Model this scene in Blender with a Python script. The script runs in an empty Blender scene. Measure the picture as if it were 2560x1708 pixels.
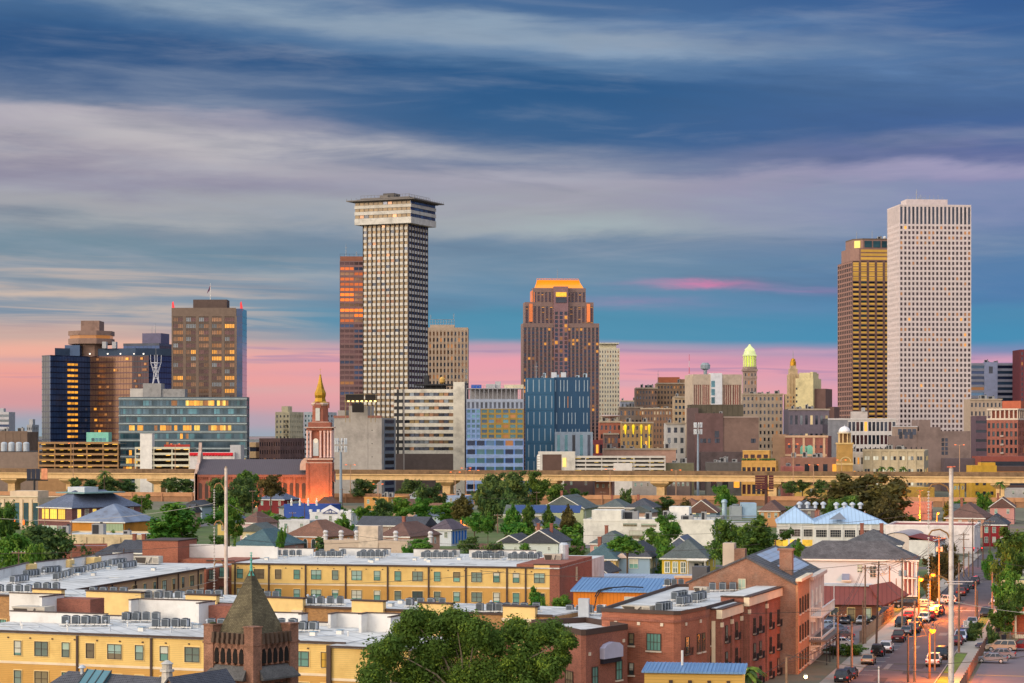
import bpy,math,random
from mathutils import Vector
random.seed(11)
C = bpy.context.scene
COL = C.collection
PI = math.pi
R = math.radians
def s2l(c):
    return tuple(((v/255)/12.92 if v/255 <= .04045 else (((v/255)+.055)/1.055)**2.4) for v in c)

# ------------------------------------------------------------ camera
F = 5600.0; HZ = 1084.0; CAMH = 34.0      # focal length in px of a 2560 px wide frame, horizon row, height of the viewpoint (m)
cd = bpy.data.cameras.new('camera'); cam = bpy.data.objects.new('camera',cd); COL.objects.link(cam)
cd.sensor_width = 36; cd.lens = 36*F/2560; cd.shift_y = (HZ-854)/2560
cd.clip_start = 1; cd.clip_end = 60000
cam.location = (0,0,CAMH); cam.rotation_euler = (R(90),0,0)
C.camera = cam
C.view_settings.view_transform = 'Standard'; C.view_settings.look = 'None'
C.view_settings.exposure = 0.0; C.view_settings.gamma = 1
C.cycles.use_denoising = True
C.cycles.max_bounces = 5; C.cycles.diffuse_bounces = 3; C.cycles.glossy_bounces = 3
C.cycles.transparent_max_bounces = 4; C.cycles.transmission_bounces = 2
C.cycles.caustics_reflective = False; C.cycles.caustics_refractive = False
C.cycles.sample_clamp_indirect = 4

# ------------------------------------------------------------ world: dusk sky with layered cloud
W = bpy.data.worlds.new('World'); C.world = W; W.use_nodes = True
nt = W.node_tree; nt.nodes.clear()
def _in(sock,v):
    if hasattr(v,'is_output'): nt.links.new(v,sock)
    else: sock.default_value = v
def mt(op,a,b=None,c=None,clamp=False):
    n = nt.nodes.new('ShaderNodeMath'); n.operation = op; n.use_clamp = clamp
    _in(n.inputs[0],a)
    if b is not None: _in(n.inputs[1],b)
    if c is not None: _in(n.inputs[2],c)
    return n.outputs[0]
def sstep(v,lo,hi):
    n = nt.nodes.new('ShaderNodeMapRange'); n.interpolation_type = 'SMOOTHSTEP'
    _in(n.inputs[0],v); n.inputs[1].default_value = lo; n.inputs[2].default_value = hi
    return n.outputs[0]
def vec(x,y,z):
    n = nt.nodes.new('ShaderNodeCombineXYZ')
    for i,v in enumerate((x,y,z)): _in(n.inputs[i],v)
    return n.outputs[0]
def noise(v,scale,detail=4,rough=.5,dist=0):
    n = nt.nodes.new('ShaderNodeTexNoise'); nt.links.new(v,n.inputs['Vector'])
    n.inputs['Scale'].default_value = scale; n.inputs['Detail'].default_value = detail
    n.inputs['Roughness'].default_value = rough; n.inputs['Distortion'].default_value = dist
    return n.outputs[0]
def mix(f,a,b):
    n = nt.nodes.new('ShaderNodeMix'); n.data_type = 'RGBA'
    _in(n.inputs[0],f); _in(n.inputs[6],a if hasattr(a,'is_output') else (*a,1)); _in(n.inputs[7],b if hasattr(b,'is_output') else (*b,1))
    return n.outputs[2]
def ramp(v,stops):
    n = nt.nodes.new('ShaderNodeValToRGB'); nt.links.new(v,n.inputs[0]); e = n.color_ramp.elements
    n.color_ramp.interpolation = 'EASE'
    stops = sorted(stops)
    while len(e) < len(stops): e.new(.5)
    for i,(p,c) in enumerate(stops): e[i].position = p; e[i].color = (*s2l(c),1)
    return n.outputs[0]
tc = nt.nodes.new('ShaderNodeTexCoord')
nrm = nt.nodes.new('ShaderNodeVectorMath'); nrm.operation = 'NORMALIZE'; nt.links.new(tc.outputs['Generated'],nrm.inputs[0])
sp = nt.nodes.new('ShaderNodeSeparateXYZ'); nt.links.new(nrm.outputs[0],sp.inputs[0])
dx,dy,dz = sp.outputs
az = mt('ARCTAN2',dx,dy)
hr = mt('SQRT',mt('MAXIMUM',mt('ADD',mt('MULTIPLY',dx,dx),mt('MULTIPLY',dy,dy)),1e-6))
el = mt('DIVIDE',dz,hr)
def E(y): return (HZ-y)/F/.22
warp = mt('SUBTRACT',noise(vec(mt('MULTIPLY',az,4.5),mt('MULTIPLY',el,24),1.7),1,5,.55,.4),.5)
warp2 = mt('SUBTRACT',noise(vec(mt('MULTIPLY',az,16),mt('MULTIPLY',el,90),6.1),1,5,.6,.3),.5)
hi = sstep(el,.035,.075)
amp = mt('ADD',mt('MULTIPLY',hi,.05),.003)
e2 = mt('ADD',el,mt('MULTIPLY',warp,amp))
e2 = mt('ADD',e2,mt('MULTIPLY',warp2,mt('ADD',mt('MULTIPLY',hi,.012),.002)))
e2 = mt('ADD',e2,mt('MULTIPLY',mt('MULTIPLY',az,hi),.03))
t = mt('DIVIDE',e2,.22)
L = ramp(t,[(0,(150,168,182)),(E(1055),(160,165,180)),(E(1005),(214,155,158)),(E(940),(236,162,152)),(E(880),(238,176,158)),
    (E(845),(200,168,160)),(E(800),(128,146,165)),(E(735),(150,158,168)),(E(680),(118,142,158)),(E(600),(124,140,156)),
    (E(540),(162,163,170)),(E(480),(146,143,162)),(E(410),(182,176,182)),(E(330),(170,164,178)),(E(270),(100,120,152)),
    (E(190),(48,86,132)),(E(110),(64,102,146)),(E(30),(118,145,172)),(1,(90,120,155))])
M_ = ramp(t,[(0,(165,165,180)),(E(1050),(205,160,172)),(E(985),(236,166,170)),(E(900),(232,160,174)),(E(868),(176,158,180)),
    (E(845),(84,146,176)),(E(790),(82,144,174)),(E(740),(98,140,170)),(E(660),(110,140,165)),(E(590),(112,136,160)),
    (E(520),(160,165,172)),(E(440),(158,156,172)),(E(370),(106,122,154)),(E(280),(58,98,142)),(E(200),(48,92,138)),
    (E(130),(92,125,162)),(E(70),(140,158,178)),(E(10),(72,108,152)),(1,(70,105,150))])
Rr = ramp(t,[(0,(160,160,185)),(E(1040),(190,155,182)),(E(960),(222,158,176)),(E(905),(208,156,182)),(E(880),(120,140,180)),
    (E(850),(74,142,180)),(E(760),(78,138,176)),(E(680),(84,126,172)),(E(560),(100,128,168)),(E(480),(128,140,178)),
    (E(430),(140,140,178)),(E(380),(100,112,158)),(E(290),(72,102,152)),(E(200),(78,110,156)),(E(110),(76,110,156)),
    (E(40),(60,98,150)),(1,(50,88,145))])
lr = mt('ADD',az,mt('MULTIPLY',warp,.12))
sky = mix(sstep(lr,-.20,.0),L,M_)
sky = mix(sstep(lr,.02,.22),sky,Rr)
# long pale streaks and darker veils
n1 = noise(vec(mt('MULTIPLY',az,7),mt('ADD',mt('MULTIPLY',el,62),mt('MULTIPLY',az,-3)),3.3),1,7,.58,.5)
st = mt('MULTIPLY',sstep(n1,.50,.74),mt('MULTIPLY',sstep(el,.045,.085),.16))
sky = mix(st,sky,s2l((196,194,200)))
n2 = noise(vec(mt('MULTIPLY',az,5),mt('ADD',mt('MULTIPLY',el,44),mt('MULTIPLY',az,2)),9.1),1,6,.55,.5)
dk = mt('MULTIPLY',sstep(n2,.52,.74),mt('MULTIPLY',sstep(el,.05,.1),.14))
sky = mix(dk,sky,s2l((72,98,138)))
# fine cream streaks low on the left
n3 = noise(vec(mt('MULTIPLY',az,9),mt('ADD',mt('MULTIPLY',el,210),mt('MULTIPLY',az,4)),5.5),1,5,.55,.6)
lm = mt('MULTIPLY',sstep(mt('MULTIPLY',az,-1),.06,.14),mt('MULTIPLY',sstep(el,.038,.05),mt('SUBTRACT',1,sstep(el,.072,.085))))
sky = mix(mt('MULTIPLY',mt('MULTIPLY',sstep(n3,.46,.66),lm),.6),sky,s2l((214,190,174)))
sky = mix(mt('MULTIPLY',mt('MULTIPLY',sstep(mt('SUBTRACT',1,n3),.52,.68),lm),.5),sky,s2l((120,138,156)))
# thin purple bars over the pink band, pink puffs in the teal
n4 = noise(vec(mt('MULTIPLY',az,12),mt('MULTIPLY',el,260),8.5),1,4,.5,.4)
pm = mt('MULTIPLY',sstep(el,.02,.027),mt('SUBTRACT',1,sstep(el,.036,.042)))
sky = mix(mt('MULTIPLY',mt('MULTIPLY',sstep(n4,.56,.68),pm),.55),sky,s2l((160,135,172)))
lump = sstep(noise(vec(mt('MULTIPLY',az,14),mt('MULTIPLY',el,95),4.4),1,6,.6,.4),.25,.75)
def puff(px,py,wx,wy,col,f,tilt=0.):
    """a long soft cloud lying across one part of the sky"""
    global sky
    a = mt('SUBTRACT',az,math.atan((px-1280)/F)); b = mt('SUBTRACT',mt('ADD',e3,mt('MULTIPLY',a,tilt)),(HZ-py)/F)
    g = mt('ADD',mt('POWER',mt('ABSOLUTE',mt('MULTIPLY',a,F/wx)),2),mt('POWER',mt('ABSOLUTE',mt('MULTIPLY',b,F/wy)),2))
    g = mt('MULTIPLY',mt('POWER',2.718,mt('MULTIPLY',g,-1)),mt('MULTIPLY',mt('ADD',mt('MULTIPLY',lump,1.1),.15),f))
    sky = mix(mt('MULTIPLY',g,sstep(dy,0,.3)),sky,s2l(col))
e3 = mt('ADD',el,mt('MULTIPLY',warp,mt('ADD',mt('MULTIPLY',hi,.014),.002)))
e3 = mt('ADD',e3,mt('MULTIPLY',warp2,mt('ADD',mt('MULTIPLY',hi,.010),.002)))
for a_ in ((720,372,620,42,(198,194,196),.75,.02),(160,305,330,46,(192,188,192),.6,.03),(480,462,640,26,(138,134,158),.6,.01),(330,560,620,36,(176,178,180),.6,-.01),(40,365,150,40,(120,120,146),.6),(160,412,200,26,(128,124,150),.6),
    (1440,556,330,26,(166,180,184),.7),(1300,440,420,30,(172,172,186),.6),(2330,442,360,22,(166,160,190),.7),(1540,118,560,26,(140,164,190),.7,.03),(690,34,420,36,(150,168,186),.8,.04),(1250,60,300,24,(150,170,188),.6),(2300,200,330,34,(104,136,178),.6,.03),(1900,60,500,26,(96,132,176),.5),
    (1500,660,900,60,(112,140,164),.5),(520,640,420,40,(112,140,158),.6),(760,690,200,16,(166,172,176),.6),(140,740,300,10,(206,186,172),.7),(330,770,260,8,(210,190,172),.6),(1745,714,135,10,(206,132,172),.9),(1560,758,190,12,(168,136,176),.7),(1990,724,160,8,(160,132,176),.6),(1900,770,260,20,(104,138,178),.4),(1950,905,320,8,(150,128,172),.5),(2050,880,260,8,(226,164,186),.5)):
    puff(*a_)
n6 = noise(vec(mt('MULTIPLY',az,9),mt('ADD',mt('MULTIPLY',el,78),mt('MULTIPLY',az,5)),7.7),1,6,.56,.25)
sky = mix(mt('MULTIPLY',sstep(n6,.48,.78),mt('MULTIPLY',hi,.26)),sky,s2l((168,176,190)))
sky = mix(mt('MULTIPLY',sstep(mt('SUBTRACT',1,n6),.5,.78),mt('MULTIPLY',hi,.30)),sky,s2l((62,88,122)))
for a_ in ((260,905,420,9,(160,160,178),.5),(560,975,300,12,(206,176,176),.5),(1010,935,360,10,(176,160,184),.5),(1560,960,420,10,(190,170,190),.5),(2300,950,300,14,(170,150,184),.5),(1230,868,240,10,(214,150,170),.5),(300,862,260,10,(236,190,165),.5)): puff(*a_)
gr = nt.nodes.new('ShaderNodeHueSaturation'); gr.inputs['Saturation'].default_value = 1.0; nt.links.new(sky,gr.inputs['Color']); sky = gr.outputs[0]
# afterglow behind and to the left of the viewpoint, brighter open sky overhead
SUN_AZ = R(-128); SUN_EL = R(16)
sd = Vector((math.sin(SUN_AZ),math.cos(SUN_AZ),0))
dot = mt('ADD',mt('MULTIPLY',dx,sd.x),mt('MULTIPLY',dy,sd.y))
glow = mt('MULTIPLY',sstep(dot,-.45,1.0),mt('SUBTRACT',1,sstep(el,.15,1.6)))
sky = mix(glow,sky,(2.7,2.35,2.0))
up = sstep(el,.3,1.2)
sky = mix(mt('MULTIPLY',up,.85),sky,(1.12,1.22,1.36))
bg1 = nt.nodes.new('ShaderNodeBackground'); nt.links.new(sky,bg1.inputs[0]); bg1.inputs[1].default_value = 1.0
ns = nt.nodes.new('ShaderNodeTexSky'); ns.sky_type = 'NISHITA'; ns.sun_disc = False; ns.sun_elevation = SUN_EL; ns.sun_rotation = SUN_AZ
ns.altitude = 10
bg2 = nt.nodes.new('ShaderNodeBackground'); nt.links.new(ns.outputs[0],bg2.inputs[0])
nt.links.new(mt('MULTIPLY',sstep(el,.25,.8),.05),bg2.inputs[1])
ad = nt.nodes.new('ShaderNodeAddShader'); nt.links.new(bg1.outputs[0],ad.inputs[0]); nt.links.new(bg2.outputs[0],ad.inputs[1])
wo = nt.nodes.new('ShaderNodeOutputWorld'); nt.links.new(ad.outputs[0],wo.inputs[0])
W.cycles.sampling_method = 'MANUAL'; W.cycles.sample_map_resolution = 512

# ------------------------------------------------------------ low veiled sun from the left, behind the viewpoint
sl = bpy.data.lights.new('sun','SUN'); sl.energy = 1.3; sl.angle = R(22); sl.color = (1,.80,.58)
so = bpy.data.objects.new('sun',sl); COL.objects.link(so)
so.rotation_euler = Vector((-sd.x*math.cos(SUN_EL),-sd.y*math.cos(SUN_EL),-math.sin(SUN_EL))).to_track_quat('-Z','Y').to_euler()

# ------------------------------------------------------------ places: metres from a row / column of the 2560 px frame at a distance
def X_(px,d): return (px-1280)/F*d
def Z_(py,d): return CAMH-(py-HZ)/F*d
def D_(py,z=0): return (CAMH-z)*F/(py-HZ)
def G_(px,py,z=0):
    d = D_(py,z); return Vector((X_(px,d),d,z))
KX = {1: (0,640,1/2.703),2: (620,440,1/2.0103),3: (1240,660,1/2.703),4: (1880,440,1/1.9603),
      5: (0,1120,.375),6: (560,1120,.375),7: (1200,1120,.375),8: (1860,1120,.375)}
def qx(k,x): return KX[k][0]+x*KX[k][2]
def qy(k,y): return KX[k][1]+y*KX[k][2]

# ------------------------------------------------------------ mesh builder
class MB:
    def __init__(s): s.v = []; s.f = []; s.m = []
    def add(s,vs,fs,m=0):
        o = len(s.v); s.v.extend(vs); s.f.extend([tuple(i+o for i in f) for f in fs]); s.m.extend([m]*len(fs)); return s
    def box(s,x0,x1,y0,y1,z0,z1,m=0):
        return s.add([(x0,y0,z0),(x1,y0,z0),(x1,y1,z0),(x0,y1,z0),(x0,y0,z1),(x1,y0,z1),(x1,y1,z1),(x0,y1,z1)],
                     [(0,3,2,1),(4,5,6,7),(0,1,5,4),(1,2,6,5),(2,3,7,6),(3,0,4,7)],m)
    def quad(s,*p,m=0): return s.add([tuple(q) for q in p],[tuple(range(len(p)))],m)
    def prism(s,poly,z0,z1,m=0,mt_=None):
        n = len(poly)
        s.add([(x,y,z0) for x,y in poly]+[(x,y,z1) for x,y in poly],[(i,(i+1)%n,n+(i+1)%n,n+i) for i in range(n)],m)
        s.add([(x,y,z1) for x,y in poly],[tuple(range(n))],m if mt_ is None else mt_)
        return s.add([(x,y,z0) for x,y in poly],[tuple(range(n-1,-1,-1))],m)
    def extr(s,poly,y0,y1,m=0):      # polygon in x,z pushed along y
        n = len(poly)
        s.add([(x,y0,z) for x,z in poly]+[(x,y1,z) for x,z in poly],[(i,(i+1)%n,n+(i+1)%n,n+i) for i in range(n)],m)
        s.add([(x,y0,z) for x,z in poly],[tuple(range(n))],m)
        return s.add([(x,y1,z) for x,z in poly],[tuple(range(n-1,-1,-1))],m)
    def tube(s,p0,p1,r0,r1=None,n=6,m=0,caps=True):
        p0 = Vector(p0); p1 = Vector(p1); r1 = r0 if r1 is None else r1
        d = (p1-p0).normalized(); a = d.orthogonal().normalized(); b = d.cross(a)
        vs = []
        for p,r in ((p0,r0),(p1,r1)):
            for i in range(n):
                t_ = 2*PI*i/n; vs.append(tuple(p+a*(r*math.cos(t_))+b*(r*math.sin(t_))))
        fs = [(i,(i+1)%n,n+(i+1)%n,n+i) for i in range(n)]
        if caps: fs += [tuple(range(n-1,-1,-1)),tuple(range(n,2*n))]
        return s.add(vs,fs,m)
    def path(s,pts,r,n=5,m=0):
        for a,b in zip(pts,pts[1:]): s.tube(a,b,r,r,n,m)
        return s
    def lathe(s,prof,n=12,cx=0,cy=0,m=0,ph=0):
        vs = []; k = len(prof)
        for r,z in prof:
            for i in range(n):
                t_ = 2*PI*i/n+ph; vs.append((cx+r*math.cos(t_),cy+r*math.sin(t_),z))
        fs = [(j*n+i,j*n+(i+1)%n,(j+1)*n+(i+1)%n,(j+1)*n+i) for j in range(k-1) for i in range(n)]
        fs += [tuple(range(n-1,-1,-1)),tuple((k-1)*n+i for i in range(n))]
        return s.add(vs,fs,m)
    def fb(s,fr,u0,u1,n0,n1,z0,z1,m=0):   # a box on a facade: fr = (side, W, Dp)
        sd_,w,dp = fr
        if sd_ == 'F': return s.box(u0,u1,-n1,-n0,z0,z1,m)
        if sd_ == 'R': return s.box(w+n0,w+n1,u0,u1,z0,z1,m)
        if sd_ == 'L': return s.box(-n1,-n0,dp-u1,dp-u0,z0,z1,m)
        return s.box(w-u1,w-u0,dp+n0,dp+n1,z0,z1,m)
    def mesh(s,name,mats):
        me = bpy.data.meshes.new(name); me.from_pydata(s.v,[],s.f)
        for q in (mats if isinstance(mats,(list,tuple)) else [mats]): me.materials.append(q)
        me.polygons.foreach_set('material_index',s.m); me.update(); return me
    def build(s,name,mats,parent=None,loc=(0,0,0),rz=0,smooth=False):
        me = s.mesh(name,mats)
        if smooth: me.polygons.foreach_set('use_smooth',[True]*len(me.polygons))
        return inst(name,me,parent,loc,rz)
def inst(name,me,parent=None,loc=(0,0,0),rz=0,sc=None):
    o = bpy.data.objects.new(name,me); COL.objects.link(o)
    if parent is not None: o.parent = parent
    o.location = loc
    if rz: o.rotation_euler = (0,0,rz)
    if sc: o.scale = sc
    return o
def tag(o,label,cat,group=None,kind=None):
    if label: o['label'] = label
    if cat: o['category'] = cat
    if group: o['group'] = group
    if kind: o['kind'] = kind
    return o
def thing(name,label,cat,loc=(0,0,0),rz=0,group=None):
    o = inst(name,None,None,loc,rz); o.empty_display_size = .5; return tag(o,label,cat,group)
def setting(o): o['kind'] = 'structure'; return o
def copy_tree(o,parent=None):
    c = o.copy(); COL.objects.link(c)
    if parent is not None: c.parent = parent
    for ch in list(o.children): copy_tree(ch,c)
    return c
ORD = ['leftmost','second from left','third from left','fourth from left','fifth from left','sixth from left','seventh from left','eighth from left']
def ordi(i,n): return 'rightmost' if (i == n-1 and n > 1) else ORD[min(i,7)]

# ------------------------------------------------------------ materials
def mat(name,col,rough=.8,var=.14,sc=.35,metal=0,spec=.3,kind=None,k=1.,col2=None,bump=.0,srgb=True,stain=0):
    m = bpy.data.materials.new(name); m.use_nodes = True; g = m.node_tree; n = g.nodes; ln = g.links.new
    b = n['Principled BSDF']; c = s2l(col) if srgb else col
    b.inputs['Roughness'].default_value = rough; b.inputs['Metallic'].default_value = metal
    b.inputs['Specular IOR Level'].default_value = spec
    t_ = n.new('ShaderNodeTexCoord'); oc = t_.outputs['Object']
    nz = n.new('ShaderNodeTexNoise'); nz.inputs['Scale'].default_value = sc; nz.inputs['Detail'].default_value = 6; nz.inputs['Roughness'].default_value = .62
    ln(oc,nz.inputs['Vector'])
    mx = n.new('ShaderNodeMix'); mx.data_type = 'RGBA'
    mr = n.new('ShaderNodeMapRange'); mr.inputs[1].default_value = .3; mr.inputs[2].default_value = .7; ln(nz.outputs[0],mr.inputs[0]); ln(mr.outputs[0],mx.inputs[0])
    lo = tuple(v*(1-var) for v in c); hi_ = tuple(min(1,v*(1+var)) for v in c)
    mx.inputs[6].default_value = (*lo,1); mx.inputs[7].default_value = (*hi_,1)
    out = mx.outputs[2]; hgt = None
    def wallvec(z=True):
        s_ = n.new('ShaderNodeSeparateXYZ'); ln(oc,s_.inputs[0])
        a = n.new('ShaderNodeMath'); ln(s_.outputs[0],a.inputs[0]); ln(s_.outputs[1],a.inputs[1])
        cb = n.new('ShaderNodeCombineXYZ'); ln(a.outputs[0],cb.inputs[0]); ln(s_.outputs[2],cb.inputs[1]); return cb.outputs[0]
    if kind in ('brick','shingle','block'):
        bt = n.new('ShaderNodeTexBrick'); ln(wallvec(),bt.inputs['Vector'])
        bt.inputs['Scale'].default_value = k
        if kind == 'shingle': bt.inputs['Brick Width'].default_value = .5; bt.inputs['Row Height'].default_value = .28; bt.inputs['Mortar Size'].default_value = .025
        bt.inputs['Color1'].default_value = (*[v*.78 for v in c],1); bt.inputs['Color2'].default_value = (*[min(1,v*1.2) for v in c],1)
        mo = s2l(col2) if col2 else tuple(v*.6+.12 for v in c); bt.inputs['Mortar'].default_value = (*mo,1)
        m2 = n.new('ShaderNodeMix'); m2.data_type = 'RGBA'; m2.blend_type = 'MULTIPLY'; m2.inputs[0].default_value = .8
        sc2 = n.new('ShaderNodeMapRange'); sc2.inputs[3].default_value = 1-1.6*var; sc2.inputs[4].default_value = 1+1.6*var
        sc2.inputs[1].default_value = .3; sc2.inputs[2].default_value = .7; ln(nz.outputs[0],sc2.inputs[0])
        ln(bt.outputs[0],m2.inputs[6]); ln(sc2.outputs[0],m2.inputs[7]); out = m2.outputs[2]
        hgt = bt.outputs['Fac']
    if kind in ('siding','ribs','tiles'):
        s_ = n.new('ShaderNodeSeparateXYZ'); ln(oc,s_.inputs[0])
        if kind == 'siding': src = s_.outputs[2]
        else:
            a = n.new('ShaderNodeMath'); ln(s_.outputs[0],a.inputs[0]); src = a.outputs[0]
            if kind == 'tiles': ln(s_.outputs[1],a.inputs[1])
            else: a.inputs[1].default_value = 0
        f_ = n.new('ShaderNodeMath'); f_.operation = 'MULTIPLY'; ln(src,f_.inputs[0]); f_.inputs[1].default_value = k
        g_ = n.new('ShaderNodeMath'); g_.operation = 'FRACT'; ln(f_.outputs[0],g_.inputs[0])
        hgt = g_.outputs[0]
        # the thin joint line between boards / sheets
        l_ = n.new('ShaderNodeMath'); l_.operation = 'LESS_THAN'; ln(hgt,l_.inputs[0]); l_.inputs[1].default_value = .14
        m2 = n.new('ShaderNodeMix'); m2.data_type = 'RGBA'; ln(l_.outputs[0],m2.inputs[0]); ln(out,m2.inputs[6]); m2.inputs[7].default_value = (*[v*.72 for v in c],1); out = m2.outputs[2]
    if stain:
        s2 = n.new('ShaderNodeTexNoise'); s2.inputs['Scale'].default_value = stain; s2.inputs['Detail'].default_value = 8; s2.inputs['Roughness'].default_value = .7; ln(oc,s2.inputs['Vector'])
        r2 = n.new('ShaderNodeMapRange'); ln(s2.outputs[0],r2.inputs[0]); r2.inputs[1].default_value = .5; r2.inputs[2].default_value = .72; r2.inputs[4].default_value = .75
        m3 = n.new('ShaderNodeMix'); m3.data_type = 'RGBA'; ln(r2.outputs[0],m3.inputs[0]); ln(out,m3.inputs[6]); m3.inputs[7].default_value = (*(s2l(col2) if col2 else [v*.45 for v in c]),1); out = m3.outputs[2]
    ln(out,b.inputs['Base Color'])
    if bump:
        bp = n.new('ShaderNodeBump'); bp.inputs['Strength'].default_value = bump; bp.inputs['Distance'].default_value = .05
        ln(hgt if hgt is not None else nz.outputs[0],bp.inputs['Height']); ln(bp.outputs[0],b.inputs['Normal'])
    return m
def glass(name,col,rough=.12,metal=.55,var=.5):
    m = mat(name,col,rough,.35,.08,metal,.6)
    g = m.node_tree; b = g.nodes['Principled BSDF']; n = g.nodes
    # each pane tilts and tints a little by itself
    oi = n.new('ShaderNodeObjectInfo'); old = b.inputs['Base Color'].links[0].from_socket
    mr = n.new('ShaderNodeMapRange'); mr.inputs[3].default_value = 1-var; mr.inputs[4].default_value = 1+var; g.links.new(oi.outputs['Random'],mr.inputs[0])
    mx = n.new('ShaderNodeMix'); mx.data_type = 'RGBA'; mx.blend_type = 'MULTIPLY'; mx.inputs[0].default_value = 1; g.links.new(old,mx.inputs[6]); g.links.new(mr.outputs[0],mx.inputs[7])
    g.links.new(mx.outputs[2],b.inputs['Base Color']); return m
def lit(name,col,st,var=.7,sc=1.1,sample=False):
    m = bpy.data.materials.new(name); m.use_nodes = True; g = m.node_tree; n = g.nodes; b = n['Principled BSDF']
    b.inputs['Base Color'].default_value = (*[v*.3 for v in s2l(col)],1); b.inputs['Roughness'].default_value = .3
    t_ = n.new('ShaderNodeTexCoord'); nz = n.new('ShaderNodeTexNoise'); nz.inputs['Scale'].default_value = sc; nz.inputs['Detail'].default_value = 3
    g.links.new(t_.outputs['Object'],nz.inputs['Vector'])
    oi = n.new('ShaderNodeObjectInfo')
    a = n.new('ShaderNodeMath'); a.operation = 'ADD'; g.links.new(nz.outputs[0],a.inputs[0]); g.links.new(oi.outputs['Random'],a.inputs[1])
    mr = n.new('ShaderNodeMapRange'); g.links.new(a.outputs[0],mr.inputs[0]); mr.inputs[1].default_value = .3; mr.inputs[2].default_value = 1.4
    mr.inputs[3].default_value = st*(1-var); mr.inputs[4].default_value = st*(1+var)
    b.inputs['Emission Color'].default_value = (*s2l(col),1); g.links.new(mr.outputs[0],b.inputs['Emission Strength'])
    m.cycles.emission_sampling = 'AUTO' if sample else 'NONE'
    return m
MC = {}
def m_(col,rough=.8,**kw):
    key = (col,rough,tuple(sorted(kw.items())))
    if key not in MC: MC[key] = mat('painted_%d_%d_%d' % col,col,rough,**kw)
    return MC[key]
G_DARK = glass('dark_glass',(52,58,72)); G_BLUE = glass('blue_glass',(60,88,116)); G_BROWN = glass('bronze_glass',(120,88,66))
G_TEAL = glass('teal_glass',(66,104,116)); G_NAVY = glass('navy_glass',(38,54,86)); G_GREY = glass('grey_glass',(96,104,112)); G_MAROON = glass('maroon_glass',(78,52,56))
G_OLIVE = glass('olive_glass',(124,104,66),.3,.25)
L_AMB = lit('amber_window_light',(255,170,60),.75); L_YEL = lit('yellow_window_light',(250,205,95),.7); L_ORG = lit('orange_window_light',(255,120,30),.9)
L_DIM = lit('dim_window_light',(200,130,70),.35)
STEEL = m_((150,152,155),.5,metal=.5); DARKM = m_((45,46,50),.6); WHITE = m_((226,222,214)); CONC = m_((168,158,144),sc=.2,stain=.6)

# ------------------------------------------------------------ buildings
def box3(name,label,cat,xl,xm,xr,side,d,ytop,a=0.,dp=None,group=None,z0=0):
    """A block whose near corner stands at distance d; the columns xl / xm / xr are its silhouette and corner edge."""
    a = R(a); ca,sa = math.cos(a),math.sin(a); tl,tm,tr = [(v-1280)/F for v in (xl,xm,xr)]
    cx,cy = tm*d,d
    if side == 'R':
        w = (cx-tl*cy)/(ca-tl*sa); D = dp or (tr*cy-cx)/(-sa-tr*ca); ox,oy = cx-w*ca,cy-w*sa
    elif side == 'L':
        w = (tr*cy-cx)/(ca-tr*sa); D = dp or (tl*cy-cx)/(-sa-tl*ca); ox,oy = cx,cy
    else:
        cx = tl*d; w = (tr*cy-cx)/(ca-tr*sa); D = dp or w; ox,oy = cx,cy
    r = thing(name,label,cat,(ox,oy,z0),a,group)
    r['w'] = w
    return r,w,max(4,min(D,90)),Z_(ytop,d)-z0
def clear(r):
    for k in ('w',):
        if k in r: del r[k]
PANE = {}
def pane_mesh(w,h,m,th=.08):
    key = (round(w,2),round(h,2),m.name)
    if key not in PANE:
        PANE[key] = MB().box(-w/2,w/2,-th,0,-h/2,h/2).mesh('window',m)
    return PANE[key]
ROT = {'F': 0,'R': PI/2,'L': -PI/2,'B': PI}
def fpos(fr,u,n):
    s_,w,dp = fr
    return {'F': (u,-n),'R': (w+n,u),'L': (-n,dp-u),'B': (w-u,dp+n)}[s_]
def place(root,wins,n,ch,limit=96,name='window'):
    """wins: (facade, u, z, w, h); the first LIMIT become panes of their own, the rest one mass of panes."""
    rest = MB(); mats = []
    for i,(fr,u,z,w,h) in enumerate(wins):
        m = ch(i,fr,u,z)
        if m is None: continue
        if i < limit:
            x,y = fpos(fr,u,n); inst(name,pane_mesh(w,h,m),root,(x,y,z),ROT[fr[0]])
        else:
            if m not in mats: mats.append(m)
            rest.fb(fr,u-w/2,u+w/2,n,n+.08,z-h/2,z+h/2,mats.index(m))
    if rest.v:
        o = rest.build(name,mats,root); o['kind'] = 'stuff'
def pick(*ws):
    ms = [a for a,b in ws]; wt = [b for a,b in ws]
    return lambda i,fr,u,z: random.choices(ms,wt)[0]
def lattice(mb,fr,u0,u1,z0,z1,nc,nr,fu,fv,rel,wins,m=0,ms=0,sp_in=.1,top_first=True):
    cu = (u1-u0)/nc; ch = (z1-z0)/nr; w = cu*fu; h = ch*fv; g = (cu-w)/2
    for i in range(nc+1):
        a = max(u0,u0+i*cu-g); b = min(u1,u0+i*cu+g)
        if b-a > .01: mb.fb(fr,a,b,-rel,0,z0,z1,m)
    for i in range(nc):
        a = u0+i*cu+g; b = a+w
        for j in range(nr+1):
            c = max(z0,z0+j*ch-(ch-h)/2); d = min(z1,z0+j*ch+(ch-h)/2)
            if d-c > .01: mb.fb(fr,a,b,-rel,-sp_in,c,d,ms)
    for j in range(nr-1,-1,-1):
        for i in range(nc):
            wins.append((fr,u0+i*cu+cu/2,z0+j*ch+ch/2,w,h))
def faces(side,w,dp,rel):
    out = [(('F',w,dp),0,w)]
    if side == 'R': out.append((('R',w,dp),rel,dp))
    if side == 'L': out.append((('L',w,dp),0,dp-rel))
    return out
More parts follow.
